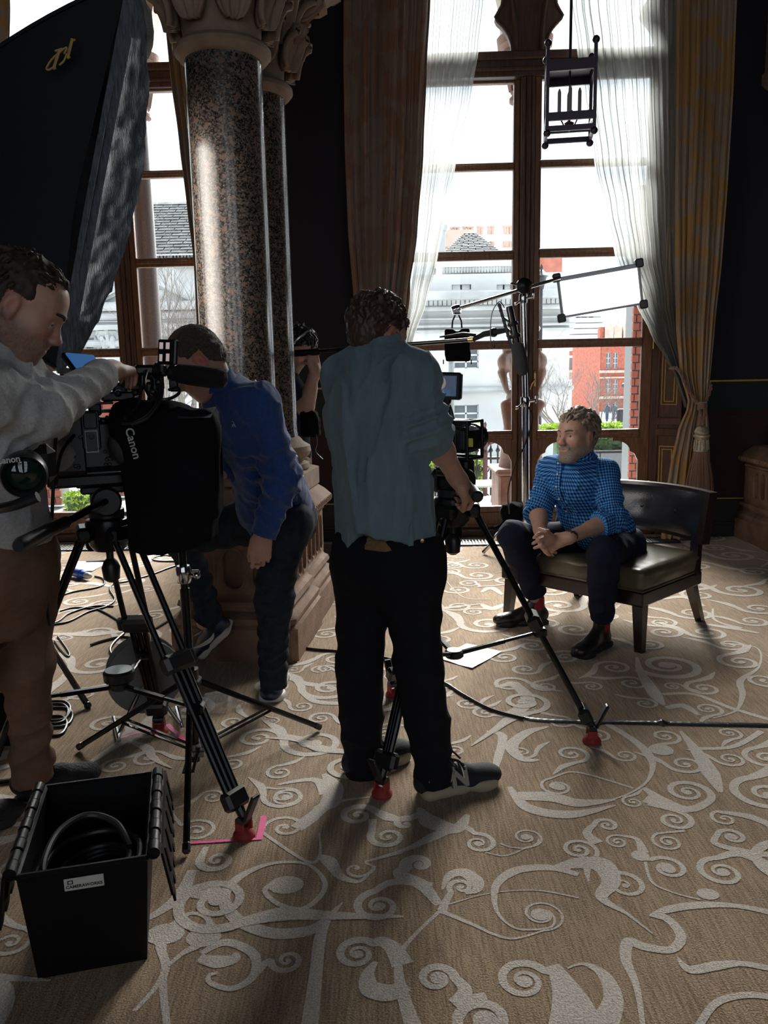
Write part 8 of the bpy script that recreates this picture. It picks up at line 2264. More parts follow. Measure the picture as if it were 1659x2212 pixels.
for k_ in range(48):
 a = 2 * math.pi * k_ / 48; d = Vector((0, 0, 1)) * math.cos(a) + sA * math.sin(a); g.box(AP(.19, 0, zc_ - .01) + d * .064, (.004, .04, .005), rot=Matrix((sA * math.cos(a) - Vector((0, 0, 1)) * math.sin(a), fwdA, d)).transposed())
g.build('focus_ring', m_blk, ln_, kind='stuff')
pt = at(283, 950, 2.47); g = MB(); g.lathe([(.060, -.02), (.066, 0), (.060, .014), (.05, .018)], base=pt + Vector((-.015, .03, -.02)), axis=(.25, -1, .05), n=32); hg_ = g.build('hand_grip', m_blk, cA)
text_mesh('maker_name', 'Canon', .036, Matrix.Translation(at(287, 958, 2.462)) @ Matrix.Rotation(rad(90), 4, 'X') @ Matrix.Rotation(rad(-78), 4, 'Z'), m_whtt, hg_, bold=.0006)
g = MB(); ha, hb_ = AP(-.08, 0, zc_ + .16), AP(.17, 0, zc_ + .185); g.tube(catmull([AP(-.09, 0, zc_ + .06), ha, AP(.0, 0, zc_ + .18), AP(.10, 0, zc_ + .185), hb_, AP(.18, 0, zc_ + .15), AP(.16, 0, zc_ + .08)], 6), .017, 12); hd_ = g.build('top_handle', m_blk, cA)
g = MB()
for i in range(4): abox(g, .02 + i * .05, .02 * (-1) ** i, zc_ + .155 - .012 * (i % 2), .045, .05, .04, .008)
abox(g, .16, 0, zc_ + .20, .09, .05, .035, .01); abox(g, .06, .01, zc_ + .12, .10, .07, .03, .006); g.build('audio_unit', m_blk, hd_)
g = MB()
for i in range(9): g.lathe([(.010, 0), (.012, .004), (.010, .014), (.006, .016)], base=AP(.06 + .018 * i, .045, zc_ + .13 + .03 * (i % 3)), axis=sA, n=10)
g.build('dials', m_blkmetal, hd_, kind='stuff')
q = [at(358, 733, 2.62), at(381, 733, 2.60), at(371, 787, 2.60), at(334, 787, 2.63)]
q = [at(345, 733, 2.62), at(382, 734, 2.58), at(374, 787, 2.58), at(334, 786, 2.63)]
def slab(q, th, m, name, parent, bev=.003, inset=0):
 ux = ((q[1] - q[0]) + (q[2] - q[3])).normalized(); uy = ((q[0] - q[3]) + (q[1] - q[2])).normalized(); n = ux.cross(uy).normalized(); n = n if n.y < 0 else -n
 uy = (uy - ux * ux.dot(uy)).normalized(); c = sum(q, Vector()) / 4; w = ((q[1] - q[0]).length + (q[2] - q[3]).length) / 2; h = ((q[0] - q[3]).length + (q[1] - q[2]).length) / 2
 g = MB(); R = Matrix((ux, uy, -n)).transposed(); g.box(c - n * th / 2, (w, h, th), rot=R, bev=bev); o = g.build(name, m, parent)
 return o, c, ux, uy, n, w, h, R
scr, c, ux, uy, n, w, h, R = slab(q, .016, m_blk, 'flip_screen', cA, .004)
g = MB(); g.box(c + n * .001 - ux * w * .05, (w * .72, h * .82, .003), rot=R); sf = g.build('screen_face', mat('dark_glossy_screen', (.012, .013, .018), .12), scr)
g = MB()
for (a_, b_, ww, hh_) in ((-.24, .24, .2, .26), (.12, .24, .2, .26), (-.24, -.24, .16, .28), (.14, -.22, .18, .3)): g.box(c + n * .0028 + ux * (w * (a_ - .0)) + uy * h * b_, (w * ww, h * hh_, .001), rot=R)
g.build('screen_picture', mat('screen_pale_blocks', (.35, .27, .25), .3, emit=(.55, .45, .42), estr=.55), scr, kind='stuff')
g = MB(); g.cyl(at(352, 790, 2.6), at(352, 803, 2.6), .012, n=10); g.build('screen_hinge', m_blk, scr)
q = [at(182, 770, 2.72), at(243, 777, 2.80), at(205, 815, 2.62), at(128, 812, 2.55)]
mo, c, ux, uy, n, w, h, R = slab(q, .022, m_blk, 'monitor', cA, .005)
nn = n if n.z > 0 else -n
g = MB(); g.box(c + nn * .003 if n.z > 0 else c + n * .003, (w * .86, h * .82, .006), rot=R); g.build('monitor_screen', mat('blue_screen', (.02, .05, .12), .15, emit=(.03, .10, .26), estr=.8), mo)
g = MB(); abox(g, -.03, -.02, zc_ + .10, .15, .10, .008, .002); abox(g, -.01, -.03, zc_ + .085, .04, .04, .05, .006); abox(g, .06, -.01, zc_ + .075, .11, .09, .010, .002); g.build('monitor_bracket', m_blk, cA)
ma, mb_ = at(330, 800, 2.66), at(492, 820, 2.62); md = (mb_ - ma).normalized(); ml = (mb_ - ma).length
g = MB(); g.lathe([(.012, -.03), (.013, 0), (.012, ml * .3)], base=ma, axis=md, n=14); mic = g.build('microphone', m_blkmetal, cA)
g = MB(); f0 = ml * .30; g.lathe([(.022, f0), (.030, f0 + .01), (.033, f0 + .05), (.034, ml * .75), (.032, ml - .03), (.024, ml - .008), (.0, ml)], base=ma, axis=md, n=26); g.build('foam_windscreen', mat('black_foam', (.008, .008, .009), 1.0, bump=1.0, bscale=300), mic)
for i in range(2):
 g = MB(); c = ma + md * (.02 + .05 * i); g.lathe([(.024, -.012), (.028, -.008), (.028, .008), (.024, .012)], base=c, axis=md, n=18); g.box(c - Vector((0, 0, .035)), (.03, .02, .05), bev=.005); g.build('shock_mount', m_blk, mic)
for P in ([at(318, 800, 2.6), at(312, 830, 2.55), at(328, 860, 2.52), at(362, 862, 2.52), at(386, 850, 2.56), at(384, 838, 2.58), at(365, 842, 2.6)], [at(345, 830, 2.56), at(343, 855, 2.52), at(325, 890, 2.48), at(290, 913, 2.46), at(262, 915, 2.46)], [at(350, 828, 2.56), at(348, 860, 2.51), at(322, 900, 2.47), at(283, 918, 2.45)], [at(305, 812, 2.55), at(300, 870, 2.5), at(270, 905, 2.45)]):
 g = MB(); g.tube(catmull(P, 8), .0052, 7); g.build('cable', m_blk, cA)
for P in ([at(150, 905, 2.45), at(128, 910, 2.36), at(118, 980, 2.3), at(112, 1120, 2.28), at(100, 1250, 2.3), at(108, 1350, 2.36)], [at(160, 940, 2.46), at(132, 980, 2.36), at(120, 1050, 2.33)]):
 g = MB(); g.tube(catmull(P, 8), .005, 7); g.build('cable', m_blk, cA)
cl = thing('black_cloth', 'black cloth draped over the front of the near video camera', 'cloth', at(370, 1200, 2.55))
S = SDF(V3(at(250, 1240, 2.3)) - (.05, .0, .05), V3(at(490, 860, 2.3)) + (.14, .62, .06), .009)
t0, t1 = V3(at(345, 900, 2.60)), V3(at(452, 905, 2.62))
S.box((t0 + t1) / 2 + (0, .0, -.04), (.095, .10, .055), None, .012, 0); S.box(V3(at(366, 1050, 2.54)), (.135, .05, .205), None, .015, .02); S.box(V3(at(432, 1000, 2.54)), (.055, .055, .165), None, .015, .02)
S.ell(V3(at(285, 905, 2.56)), (.05, .07, .045), None, .05); S.cap(V3(at(262, 915, 2.55)), t0, .06, .06, .06)
for (xa, ya, xb, yb, r_) in ((292, 930, 300, 1175, .030), (325, 930, 318, 1170, .045), (365, 930, 362, 1140, .05), (405, 930, 400, 1150, .052), (440, 930, 430, 1140, .045)): S.cap(V3(at(xa, ya, 2.52)), V3(at(xb, yb, 2.53)), r_ * .9, r_ * .8, .03)
S.relief(folds(.013, 12, 12, 2.4, .3, 61), .05)
p0, p1 = V3(at(285, 1222, 2.5)), V3(at(350, 1188, 2.5)); S.cut(V3(at(318, 1200, 2.53)), (-.3, 0, -1), V3(at(250, 1240, 2.3)) - .2, V3(at(345, 1000, 2.8))); S.cut(V3(at(400, 1188, 2.53)), (.35, 0, -1), V3(at(345, 1240, 2.2)) - (0, .1, .1), V3(at(520, 1000, 3)))
S.obj('cloth', m_blkcloth, cl)
g = MB(); q = [at(383, 893, 2.52), at(468, 878, 2.56), at(455, 902, 2.46), at(385, 905, 2.44)]; g.loft([[q[0], q[1]], [q[3], q[2]]], caps=False, closed=False); g.build('top_fold', mat('charcoal_cloth', (.03, .033, .038), .9), cl)
LSc = Vector((-.690, 2.70, 0)); ls = thing('light_stand', 'black light stand with spread legs in front of the blue shirted man', 'stand', LSc)
cz = at(418, 1462, 2.70); topz = at(402, 1150, 2.70)
g = MB(); g.cyl(Vector((LSc.x, LSc.y, .05)), Vector((LSc.x, LSc.y, cz.z + .32)), .017, n=14); g.cyl(Vector((LSc.x, LSc.y, cz.z + .3)), Vector((LSc.x, LSc.y, topz.z)), .013, n=14); g.build('pole', m_carbon, ls)
g = MB(); c = Vector((LSc.x, LSc.y, at(405, 1240, 2.7).z)); g.lathe([(.022, -.03), (.026, -.02), (.026, .02), (.022, .03)], base=c, n=16); g.cyl(c, c + Vector((.045, -.02, .0)), .008, n=8); g.ball(c + Vector((.05, -.022, 0)), .013, 10); g.box(c + Vector((.045, -.02, .012)), (.03, .01, .014), bev=.003); g.build('lock_knob', m_chrome, ls)
hubz = cz.z - .02
for f in (fl(403, 1850), fl(170, 1622), fl(692, 1578)):
 d = (f - LSc); a = Vector((LSc.x, LSc.y, hubz)) + d * .05
 g = MB(); g.bar(a, f + Vector((0, 0, .014)), .020, .020, bev=.006); lg = g.build('leg', m_carbon, ls)
 g = MB(); m = a.lerp(f, .55)
 for sg in (-1, 1):
  s = Vector((-d.y, d.x, 0)).normalized() * .014 * sg; g.bar(m + s, Vector((LSc.x, LSc.y, .10)) + d * .04 + s, .010, .005)
 g.build('brace', m_carbon, ls); g = MB(); e_ = (f - a).normalized(); g.bar(f + Vector((0, 0, .014)) - e_ * .03, f + Vector((0, 0, .014)) + e_ * .004, .024, .024, bev=.006); g.build('foot_cap', m_blk, lg)
g = MB(); g.cyl(Vector((LSc.x, LSc.y, hubz - .03)), Vector((LSc.x, LSc.y, hubz + .05)), .030, n=16); g.box(Vector((LSc.x, LSc.y, hubz)), (.07, .07, .03), bev=.008); g.build('collar', m_blk, ls)
g = MB(); g.cyl(Vector((LSc.x, LSc.y, .08)), Vector((LSc.x, LSc.y, .12)), .026, n=14); g.box(Vector((LSc.x + .02, LSc.y - .02, .09)), (.05, .03, .025), bev=.005); g.build('brace_slider', m_steelw, ls)
# far tripod and camera
crB = at(978, 1082, 2.92); fB = [fl(1278, 1603), fl(825, 1718), fl(850, 1503)]
tB = tripod('video_tripod', 'black tripod with red rubber feet under the far video camera', crB, fB, .50, tw=.020, rw=.0115, spreader_t=.55, hub_drop=.09, knob=False)
fwdB = Vector((.62, .78, 0)).normalized()
hdB = (at(1004, 1078, 2.74) - at(985, 1035, 2.92)).normalized()
hB, sB, fB_, RB = head_pan(tB, crB, fwdB, (at(1012, 1088, 2.68) - at(985, 1045, 2.95)), .22, .7, .12)
g = MB(); g.ball(at(978, 1145, 2.95), (.035, .035, .07), 14); o = g.build('hanging_pouch', m_blkcloth); tag(o, 'small round black pouch hanging under the far tripod bowl', 'pouch')
cB = thing('video_camera', 'far black camera in a cage with a round lens and yellow sticker', 'camera', at(990, 1010, 2.98))
YB_ = 2.96; bc = at(988, 948, YB_)
def BP(f_, s_, z): return bc + fwdB * f_ + sB * s_ + Vector((0, 0, z))
g = MB(); g.box(BP(0, 0, 0), (.125, .085, .095), rot=RB, bev=.012); g.box(BP(.02, 0, .055), (.07, .05, .03), rot=RB, bev=.008); g.box(BP(0, .05, .0), (.04, .1, .09), rot=RB, bev=.012); bB = g.build('camera_body', m_blk, cB)
g = MB()
for sg in (-1, 1):
 for fz in (-1, 1): g.box(BP(fz * .05, sg * .074, 0), (.010, .012, .135), rot=RB, bev=.002)
 for z in (-1, 1): g.box(BP(0, sg * .074, z * .066), (.010, .11, .010), rot=RB, bev=.002)
for z in (-1, 1):
 for fz in (-1, 1): g.box(BP(fz * .05, 0, z * .066), (.155, .012, .010), rot=RB, bev=.002)
g.build('cage', m_blkmetal, cB)
g = MB(); g.lathe([(.040, .04), (.044, .05), (.044, .10), (.050, .105), (.050, .135), (.046, .14)], base=bc, axis=fwdB, n=32); g.build('lens', m_blk, cB)
g = MB(); yb = BP(-.045, .076, -.02) if False else at(1017, 956, 2.86); g.box(yb, (.018, .002, .030), rot=RB); g.build('yellow_sticker', m_yel, bB, label='yellow sticker')
g = MB(); rr3 = random.Random(9)
for i in range(14): g.lathe([(.005, 0), (.005, .004)], base=BP(-.044, rr3.uniform(-.05, .05), rr3.uniform(-.04, .035)), axis=-fwdB, n=8)
g.box(BP(-.046, -.01, -.002), (.07, .006, .05), rot=RB, bev=.002); g.build('back_controls', m_blkmetal, bB, kind='stuff')
g = MB(); g.box(BP(0, 0, -.085), (.07, .10, .03), rot=RB, bev=.006); g.box(BP(.02, .02, -.125), (.05, .06, .10), rot=RB, bev=.008); g.build('battery', m_blk, cB)
g = MB(); g.tube(catmull([BP(0, -.02, .07), BP(-.01, -.03, .12), at(966, 875, 2.93)], 6), .009, 10); g.lathe([(.012, 0), (.016, .01), (.012, .03)], base=at(966, 872, 2.93), n=12); g.build('monitor_arm', m_blk, cB)
mb2 = thing('field_monitor', 'small monitor on the far camera showing a face', 'monitor', at(970, 865, 2.92))
q = [at(928, 805, 2.90), at(1000, 803, 2.86), at(990, 866, 2.86), at(932, 860, 2.90)]
mo, c, ux, uy, n, w, h, R = slab(q, .03, m_blk, 'monitor_case', mb2, .006)
g = MB(); g.box(c + n * .001 - ux * w * .04, (w * .80, h * .74, .004), rot=R); sf = g.build('screen', mat('monitor_dark_blue', (.02, .025, .04), .15, emit=(.05, .07, .11), estr=.8), mo)
g = MB(); fc = c + n * .0035 - ux * w * .12
def sd(mb, x, y, rx, ry, dz=0): mb.lathe([(1.0, 0), (1.0, .0004)], base=(0, 0, 0), n=24); m0 = len(mb.v) - 48; M3 = Matrix((ux, uy, n)).transposed(); 
g = MB(); ring = lambda x, y, rx, ry, dz: [fc + ux * (x + rx * math.cos(t)) + uy * (y + ry * math.sin(t)) + n * dz for t in [2 * math.pi * i / 20 for i in range(20)]]
g.add(ring(0, .010, .0155, .021, .0004), [tuple(range(20))]); g.build('screen_face', mat('screen_face_tone', (.12, .09, .085), .3, emit=(.20, .16, .15), estr=.9), mo, fix=False)
g = MB(); g.add([fc + ux * x + uy * y + n * .0002 for x, y in ((-.034, -.034), (.036, -.034), (.030, -.016), (.012, -.010), (-.010, -.010), (-.028, -.016))], [tuple(range(6))]); g.build('screen_shirt', mat('screen_shirt_tone', (.03, .06, .14), .3, emit=(.04, .08, .17), estr=.8), mo, fix=False)
# still camera hanging on the operator's chest
sc_ = thing('stills_camera', 'black stills camera with a big lens hanging at the left edge', 'camera', at(30, 1090, 1.98))
lc_ = at(52, 1030, 1.92); la = Vector((.38, -.92, -.10)).normalized()
g = MB(); g.lathe([(.035, -.12), (.048, -.11), (.048, -.06), (.054, -.05), (.054, -.01), (.050, 0), (.047, -.006), (.042, -.03)], base=lc_, axis=la, n=40, caps=False); bo = g.build('lens', m_blk, sc_)
g = MB(); g.lathe([(.0, -.022), (.025, -.024), (.043, -.034)], base=lc_, axis=la, n=36, caps=False); g.build('lens_glass', mat('coated_glass', (.004, .018, .012), .06, spec=.8), bo)
g = MB(); bd = lc_ - la * .15; Rl = frame(la); g.box(bd, (.15, .10, .06), rot=Rl, bev=.02); g.box(bd + Vector((-.01, 0, .065)), (.07, .06, .05), rot=Rl, bev=.016); cb_ = g.build('camera_body', m_blk, sc_)
text_mesh('maker_name', 'Canon', .022, Matrix.Translation(at(17, 994, 1.90)) @ Matrix.Rotation(rad(90), 4, 'X') @ Matrix.Rotation(rad(6), 4, 'Z'), m_whtt, cb_, bold=.0004)
g = MB(); g.tube(catmull([at(-10, 1100, 1.93), at(30, 1092, 1.90), at(82, 1073, 1.90)], 6), .013, 10); g.build('tripod_collar', m_blk, sc_)
for P in ([at(50, 985, 2.0), at(54, 940, 2.0), at(50, 900, 2.0), at(30, 850, 2.02)], [at(-10, 1000, 1.98), at(-30, 900, 1.98)]):
 P = catmull(P, 6); g = MB(); g.loft([[p + Vector((-.011, 0, 0)) for p in P], [p + Vector((.011, 0, 0)) for p in P]], caps=False, closed=False); g.build('neck_strap', m_blk, sc_)
# boom pole and microphone
bp = thing('boom_pole', 'long black boom pole crossing behind the teal shirted man', 'boom pole', at(690, 762, 4.96))
pA, pM, pB_ = at(560, 768, 5.05), at(690, 760, 4.95), at(1012, 734, 4.45)
g = MB(); g.tube([pA, pM], [.020, .020], 12); g.tube([pM, pA.lerp(pB_, .62)], [.016, .015], 12); g.tube([pA.lerp(pB_, .60), pB_], [.012, .011], 12); g.build('pole', m_carbon, bp)
g = MB(); g.cyl(pB_, pB_ + (pB_ - pM).normalized() * .03, .013, n=12); g.build('brass_collar', m_brass, bp)
g = MB(); g.tube([at(950, 728, 4.5), at(1000, 721, 4.44), at(1028, 724, 4.42)], [.004, .010, .010], 8); g.build('cable_plug', m_blkmetal, bp)
bm = thing('boom_microphone', 'boom microphone with grey foam tip in a shock mount above the seated man', 'microphone', at(1110, 735, 4.42))
ma, mb_ = at(1100, 662, 4.42), at(1131, 812, 4.40); md = (mb_ - ma).normalized(); ml = (mb_ - ma).length
g = MB(); g.lathe([(.016, 0), (.019, .01), (.019, ml * .55)], base=ma, axis=md, n=16); mic = g.build('capsule_tube', m_blkmetal, bm)
g = MB(); f0 = ml * .52; g.lathe([(.024, f0), (.034, f0 + .012), (.038, f0 + .06), (.039, ml * .8), (.034, ml - .03), (.02, ml - .006), (0, ml)], base=ma, axis=md, n=28); g.build('foam_windscreen', mat('charcoal_foam', (.035, .035, .04), 1.0, bump=1, bscale=300), mic, label='charcoal foam windscreen')
ra, rb = at(1078, 655, 4.44), at(1106, 752, 4.42)
g = MB(); g.bar(ra, rb, .030, .016, bev=.004)
for i in range(9): g.box(ra.lerp(rb, (i + .5) / 9), (.034, .02, .008), rot=frame(rb - ra), bev=.002)
g.build('mount_rail', m_blk, bm)
for t in (.25, .42):
 c = ma + md * ml * t; c2 = ra.lerp(rb, t * 1.3)
 g = MB(); g.lathe([(.026, -.01), (.03, 0), (.026, .01)], base=c, axis=md, n=16); g.bar(c, c2, .016, .012, bev=.003); g.build('mount_clip', m_blk, bm)
jc = at(1066, 718, 4.43); g = MB(); g.tube([pB_ + (pB_ - pM).normalized() * .03, at(1045, 722, 4.44), jc, ra.lerp(rb, .6)], [.012, .016, .018, .012], 10); g.lathe([(.022, -.014), (.026, 0), (.022, .014)], base=jc, axis=(.3, -1, .1), n=14); g.build('swivel_joint', m_blk, bm)
g = MB(); g.tube(catmull([at(1090, 665, 4.40), at(1078, 652, 4.40), at(1062, 680, 4.40), at(1060, 735, 4.40), at(1068, 752, 4.40), at(1066, 735, 4.42)], 8), .0028, 6); g.build('mic_cable', m_blk, bm)
hb2 = at(668, 915, 4.98); bgs = thing('sound_bag', 'black pouch with a dangling cord at the boom operator hip', 'bag', hb2 - Vector((0, 0, .1)))
S = SDF(V3(hb2) - .2, V3(hb2) + .2, .006); S.box(V3(hb2), (.05, .06, .075), None, .02, 0); S.box(V3(hb2) + (.02, -.02, -.02), (.045, .05, .055), None, .02, .02); S.relief(folds(.006, 18, 18, 10, .5, 71), .03); S.obj('pouch', m_blkcloth, bgs)
g = MB(); g.tube(catmull([hb2 + Vector((.04, -.06, -.03)), at(685, 955, 4.9), at(682, 975, 4.9), at(697, 992, 4.9)], 8), .003, 5); g.build('cord', m_blk, bgs)
g = MB(); g.tube(catmull([hb2 + Vector((-.03, -.05, .07)), at(658, 880, 4.95), at(640, 850, 5.0)], 6), .008, 6); g.build('shoulder_strap', m_blk, bgs)
# crate, cables, papers, tape
m_crate = mat('black_polypropylene', (.0035, .0035, .0045), .45, spec=.22, bump=.1, bscale=200)
cr = thing('storage_crate', 'black plastic crate with open folded lids and a white label, holding coiled cable', 'crate', fl(200, 2000))
B0, B1 = fl(82, 2115), fl(318, 2072); ex = (B1 - B0).normalized(); ey = Vector((-ex.y, ex.x, 0)); bw = (B1 - B0).length
Hc_ = at(60, 1882, B0.y).z - 0.0
Dc = .385
def KP(x, y, z):                               # tapered box: wider at the top
 t = z / Hc_; o = .020 * t
 return B0 + ex * (x * bw + (x - .5) * 2 * o) + ey * (y * Dc + (y - .5) * 2 * o) + Vector((0, 0, z))
g = MB(); sq4 = ((0, 0), (1, 0), (1, 1), (0, 1))
g.loft([[KP(x, y, .0) for x, y in sq4], [KP(x, y, Hc_) for x, y in sq4]], caps=False)
ins = lambda v: .022 + v * .956
g.loft([[KP(ins(x), ins(y), Hc_) for x, y in sq4], [KP(ins(x), ins(y), .02) for x, y in sq4]], caps=False)
g.add([KP(x, y, Hc_) for x, y in sq4] + [KP(ins(x), ins(y), Hc_) for x, y in sq4], [(0, 1, 5, 4), (1, 2, 6, 5), (2, 3, 7, 6), (3, 0, 4, 7)])
g.add([KP(x, y, 0) for x, y in sq4], [(3, 2, 1, 0)]); g.add([KP(ins(x), ins(y), .02) for x, y in sq4], [(0, 1, 2, 3)])
cb = g.build('box', m_crate, cr)
g = MB()
for y in (0, 1): g.bar(KP(-.01, y, Hc_), KP(1.01, y, Hc_), .016, .014, bev=.005)
for x in (0, 1): g.bar(KP(x, -.01, Hc_), KP(x, 1.01, Hc_), .016, .014, bev=.005)
g.build('rim', m_crate, cr)
for sg, x in ((-1, 0), (1, 1)):
 for i in range(9):
  y0, y1 = i / 9 + .008, (i + 1) / 9 - .008
  a, b = KP(x, y0, Hc_) + ex * sg * .014 + Vector((0, 0, .006)), KP(x, y1, Hc_) + ex * sg * .014 + Vector((0, 0, .006))
  g = MB(); g.cyl(a, b, .013 if i % 2 else .0155, n=12); g.box((a + b) / 2 - Vector((0, 0, .008)), (.022, (b - a).length, .016), rot=Matrix((ex, ey, Vector((0, 0, 1)))).transposed(), bev=.004); g.build('hinge_knuckle', m_crate, cr)
 out = ex * sg; L_ = .125
 g = MB(); d = (out * .16 - Vector((0, 0, 1))).normalized(); Y0, Y1 = KP(x, 0, Hc_) + out * .03 + Vector((0, 0, .004)), KP(x, 1, Hc_) + out * .03 + Vector((0, 0, .004))
 N = 28; rows = [[], []]
 poly = [(0, 0)]
 Ln = (Y1 - Y0).length
 for i in range(N + 1):
  t = i / N; e = L_ * (1 - .35 * t) + (.018 if (i // 2) % 2 else -.012); poly.append((t * Ln, -e))
  if (i // 2) % 2 != ((i + 1) // 2) % 2 and i < N: poly.append((t * Ln + .001, -(L_ * (1 - .35 * t) + (.018 if ((i + 1) // 2) % 2 else -.012))))
 poly.append((Ln, 0))
 yv = (Y1 - Y0).normalized(); nv = yv.cross(-d).normalized()
 M_ = Matrix(((yv.x, -d.x, nv.x, Y0.x), (yv.y, -d.y, nv.y, Y0.y), (yv.z, -d.z, nv.z, Y0.z), (0, 0, 0, 1)))
 g.prism(poly, M_, .006)
 for i in range(5): 
  p = Y0.lerp(Y1, (i + .5) / 5); g.bar(p + d * .01 + nv * .006, p + d * (L_ * .6) + nv * .006, .008, .008)
 g.build('lid_flap', m_crate, cr, angle=20)
lblq = [KP(.36, 0, Hc_ * .92), KP(.70, 0, Hc_ * .92)]
n_ = -ey; lc = KP(.50, 0, Hc_ * .865) + n_ * .003
up_l = (KP(.5, 0, Hc_) - KP(.5, 0, 0)).normalized(); RL = Matrix((ex, up_l, n_)).transposed()
g = MB(); g.box(lc, (.088, .032, .003), rot=RL, bev=.001); lb = g.build('label_plate', mat('grey_white_label', (.55, .53, .50), .7), cr, label='white label reading CAMERAWORKS')
m_ink = mat('black_ink', (.02, .02, .022), .7)
ML = Matrix.Translation(lc + n_ * .0018) @ RL.to_4x4()
text_mesh('label_text', 'CAMERAWORKS', .0108, ML @ Matrix.Translation((.0, -.006, 0)), m_ink, lb, bold=.0003)
g = MB()
for (x, y, w, h) in ((-.030, .0105, .012, .002), (-.030, .0025, .012, .002), (-.035, .0065, .0025, .010), (-.025, .0065, .0025, .010)): g.box(lc + n_ * .002 + ex * x + up_l * y, (w, h, .0005), rot=RL)
g.build('label_logo', m_ink, lb)
m_cable = mat('dark_rubber_cable', (.035, .035, .037), .36, spec=.5)
cc = thing('coiled_cable', 'thick dark cable coiled inside the black plastic crate', 'cable', KP(.45, .45, .03))
cen = KP(.48, .46, 0)
rr4 = random.Random(6)
for i in range(7):
 R_ = .085 + .006 * i - .012 * (i % 3); z = .03 + .025 * i; P = []
 for k in range(33):
  a = 2 * math.pi * k / 32 + .4; P.append(cen + ex * (R_ * math.cos(a) * .98 + rr4.uniform(-.002, .002)) + ey * (R_ * 1.35 * math.sin(a)) + Vector((0, 0, z + .03 * math.sin(a + .5 * i) * .6)))
 g = MB(); g.tube(P, .0085, 8); g.build('coil', m_cable, cc)
P = [KP(.16, .10, .20), KP(.12, .28, .235), KP(.2, .55, .25), KP(.42, .70, .25), KP(.68, .62, .235), KP(.82, .42, .21)]
g = MB(); g.tube(catmull(P, 8), .0085, 8); g.build('loose_end', m_cable, cc); g = MB(); g.cyl(P[0] - Vector((0, 0, .02)), P[0] + Vector((0, 0, .012)), .0105, n=10); g.build('end_sleeve', m_steelw, cc)
m_cbl = mat('black_cable', (.010, .010, .012), .4, spec=.4)
def floor_cable(pts, r, label, name='floor_cable', m=None):
 P = [fl(x, y, r + (h[0] if h else 0)) for x, y, *h in pts]
 g = MB(); g.tube(catmull(P, 8), r, 7); return tag(g.build(name, m or m_cbl), label, 'cable')
floor_cable([(245, 1310), (200, 1310), (150, 1325), (120, 1345), (60, 1360), (10, 1380)], .006, 'black cable running left across the carpet behind the near tripod')
floor_cable([(420, 1210), (370, 1225), (330, 1240), (280, 1255), (245, 1262), (238, 1275), (248, 1295), (230, 1310), (190, 1322), (140, 1345), (60, 1352)], .006, 'black cable winding from behind the cloth past the near tripod')
floor_cable([(255, 1340), (230, 1325), (205, 1315), (160, 1313), (130, 1320)], .006, 'short bowed black cable beside the near tripod rear leg')
floor_cable([(205, 1245), (222, 1250), (225, 1262), (205, 1270), (160, 1278), (125, 1288), (60, 1300)], .006, 'black cable leading from the blue mains plug')
floor_cable([(420, 1208), (360, 1200), (330, 1206), (345, 1212), (420, 1213)], .005, 'thin black cable loop behind the near camera cloth')
floor_cable([(196, 1393), (220, 1385), (262, 1376), (300, 1380)], .007, 'thick black cable end lying by the near tripod rear clamp')
floor_cable([(268, 1368), (246, 1388), (238, 1405), (250, 1418), (290, 1420), (310, 1425)], .007, 'black cable hooked behind the near tripod rear clamp')
floor_cable([(335, 1358), (370, 1338), (400, 1330), (440, 1325), (490, 1328), (530, 1338), (560, 1360), (600, 1385), (660, 1400), (740, 1408), (830, 1421), (862, 1430), (900, 1448), (960, 1475), (1000, 1500), (1060, 1532), (1130, 1552)], .0065, 'long black cable passing the stone pedestal and behind the teal shirted man')
for k_, (dx, dy, s) in enumerate(((0, 0, 1), (6, 6, .93), (-3, 14, 1.05), (8, 32, .9))):
 c = [(105 + dx, 1515 + dy), (140 * s + dx, 1516 + dy), (152 * s + dx, 1530 + dy), (140 * s + dx, 1552 + dy), (100 + dx, 1556 + dy), (60, 1548 + dy), (70, 1524 + dy), (105 + dx, 1515 + dy)]
 floor_cable(c, .006, ('top loop', 'second loop', 'third loop', 'lowest loop')[k_] + ' of the loose black cable behind the operator leg', 'cable_loop')
floor_cable([(125, 1375), (140, 1395), (150, 1412), (146, 1418), (132, 1405), (118, 1385)], .005, 'narrow black cable loop hanging by the operator knee')
floor_cable([(40, 1683), (0, 1688), (-40, 1690)], .008, 'black cable at the left edge behind the black trainer')
P = [fl(x, y) for x, y in ((1130, 1552), (1180, 1557), (1260, 1560), (1330, 1561), (1400, 1562), (1470, 1564), (1560, 1566), (1680, 1569), (2300, 1590))]
P = catmull(P, 14); rows = []
for i, p in enumerate(P):
 t = (P[min(i + 1, len(P) - 1)] - P[max(i - 1, 0)]).normalized(); n = Vector((-t.y, t.x, 0)); w = min(.019, .006 + i * .0022); lift = .004 * math.exp(-((i - 28) / 1.3) ** 2) + .010 * math.exp(-((i - 62) / 1.2) ** 2)
 rows.append([p + n * (w * q) + Vector((0, 0, .0025 + lift + .006 * (1 - q * q) + .0012 * math.sin(i * 1.9 + q * 2))) for q in (-1, -.5, 0, .5, 1)])
g = MB(); g.loft(rows, caps=False, closed=False); tag(g.build('taped_cable', mat('black_gaffer_tape', (.014, .016, .022), .28, spec=.6), angle=None, fix=False), 'cable covered with shiny black tape running to the right edge of the carpet', 'cable')
pl_ = thing('mains_plug', 'blue round mains plug lying on the carpet near the left window', 'plug', fl(190, 1245))
a, b = fl(160, 1236, .035), fl(214, 1250, .03); d = (b - a).normalized()
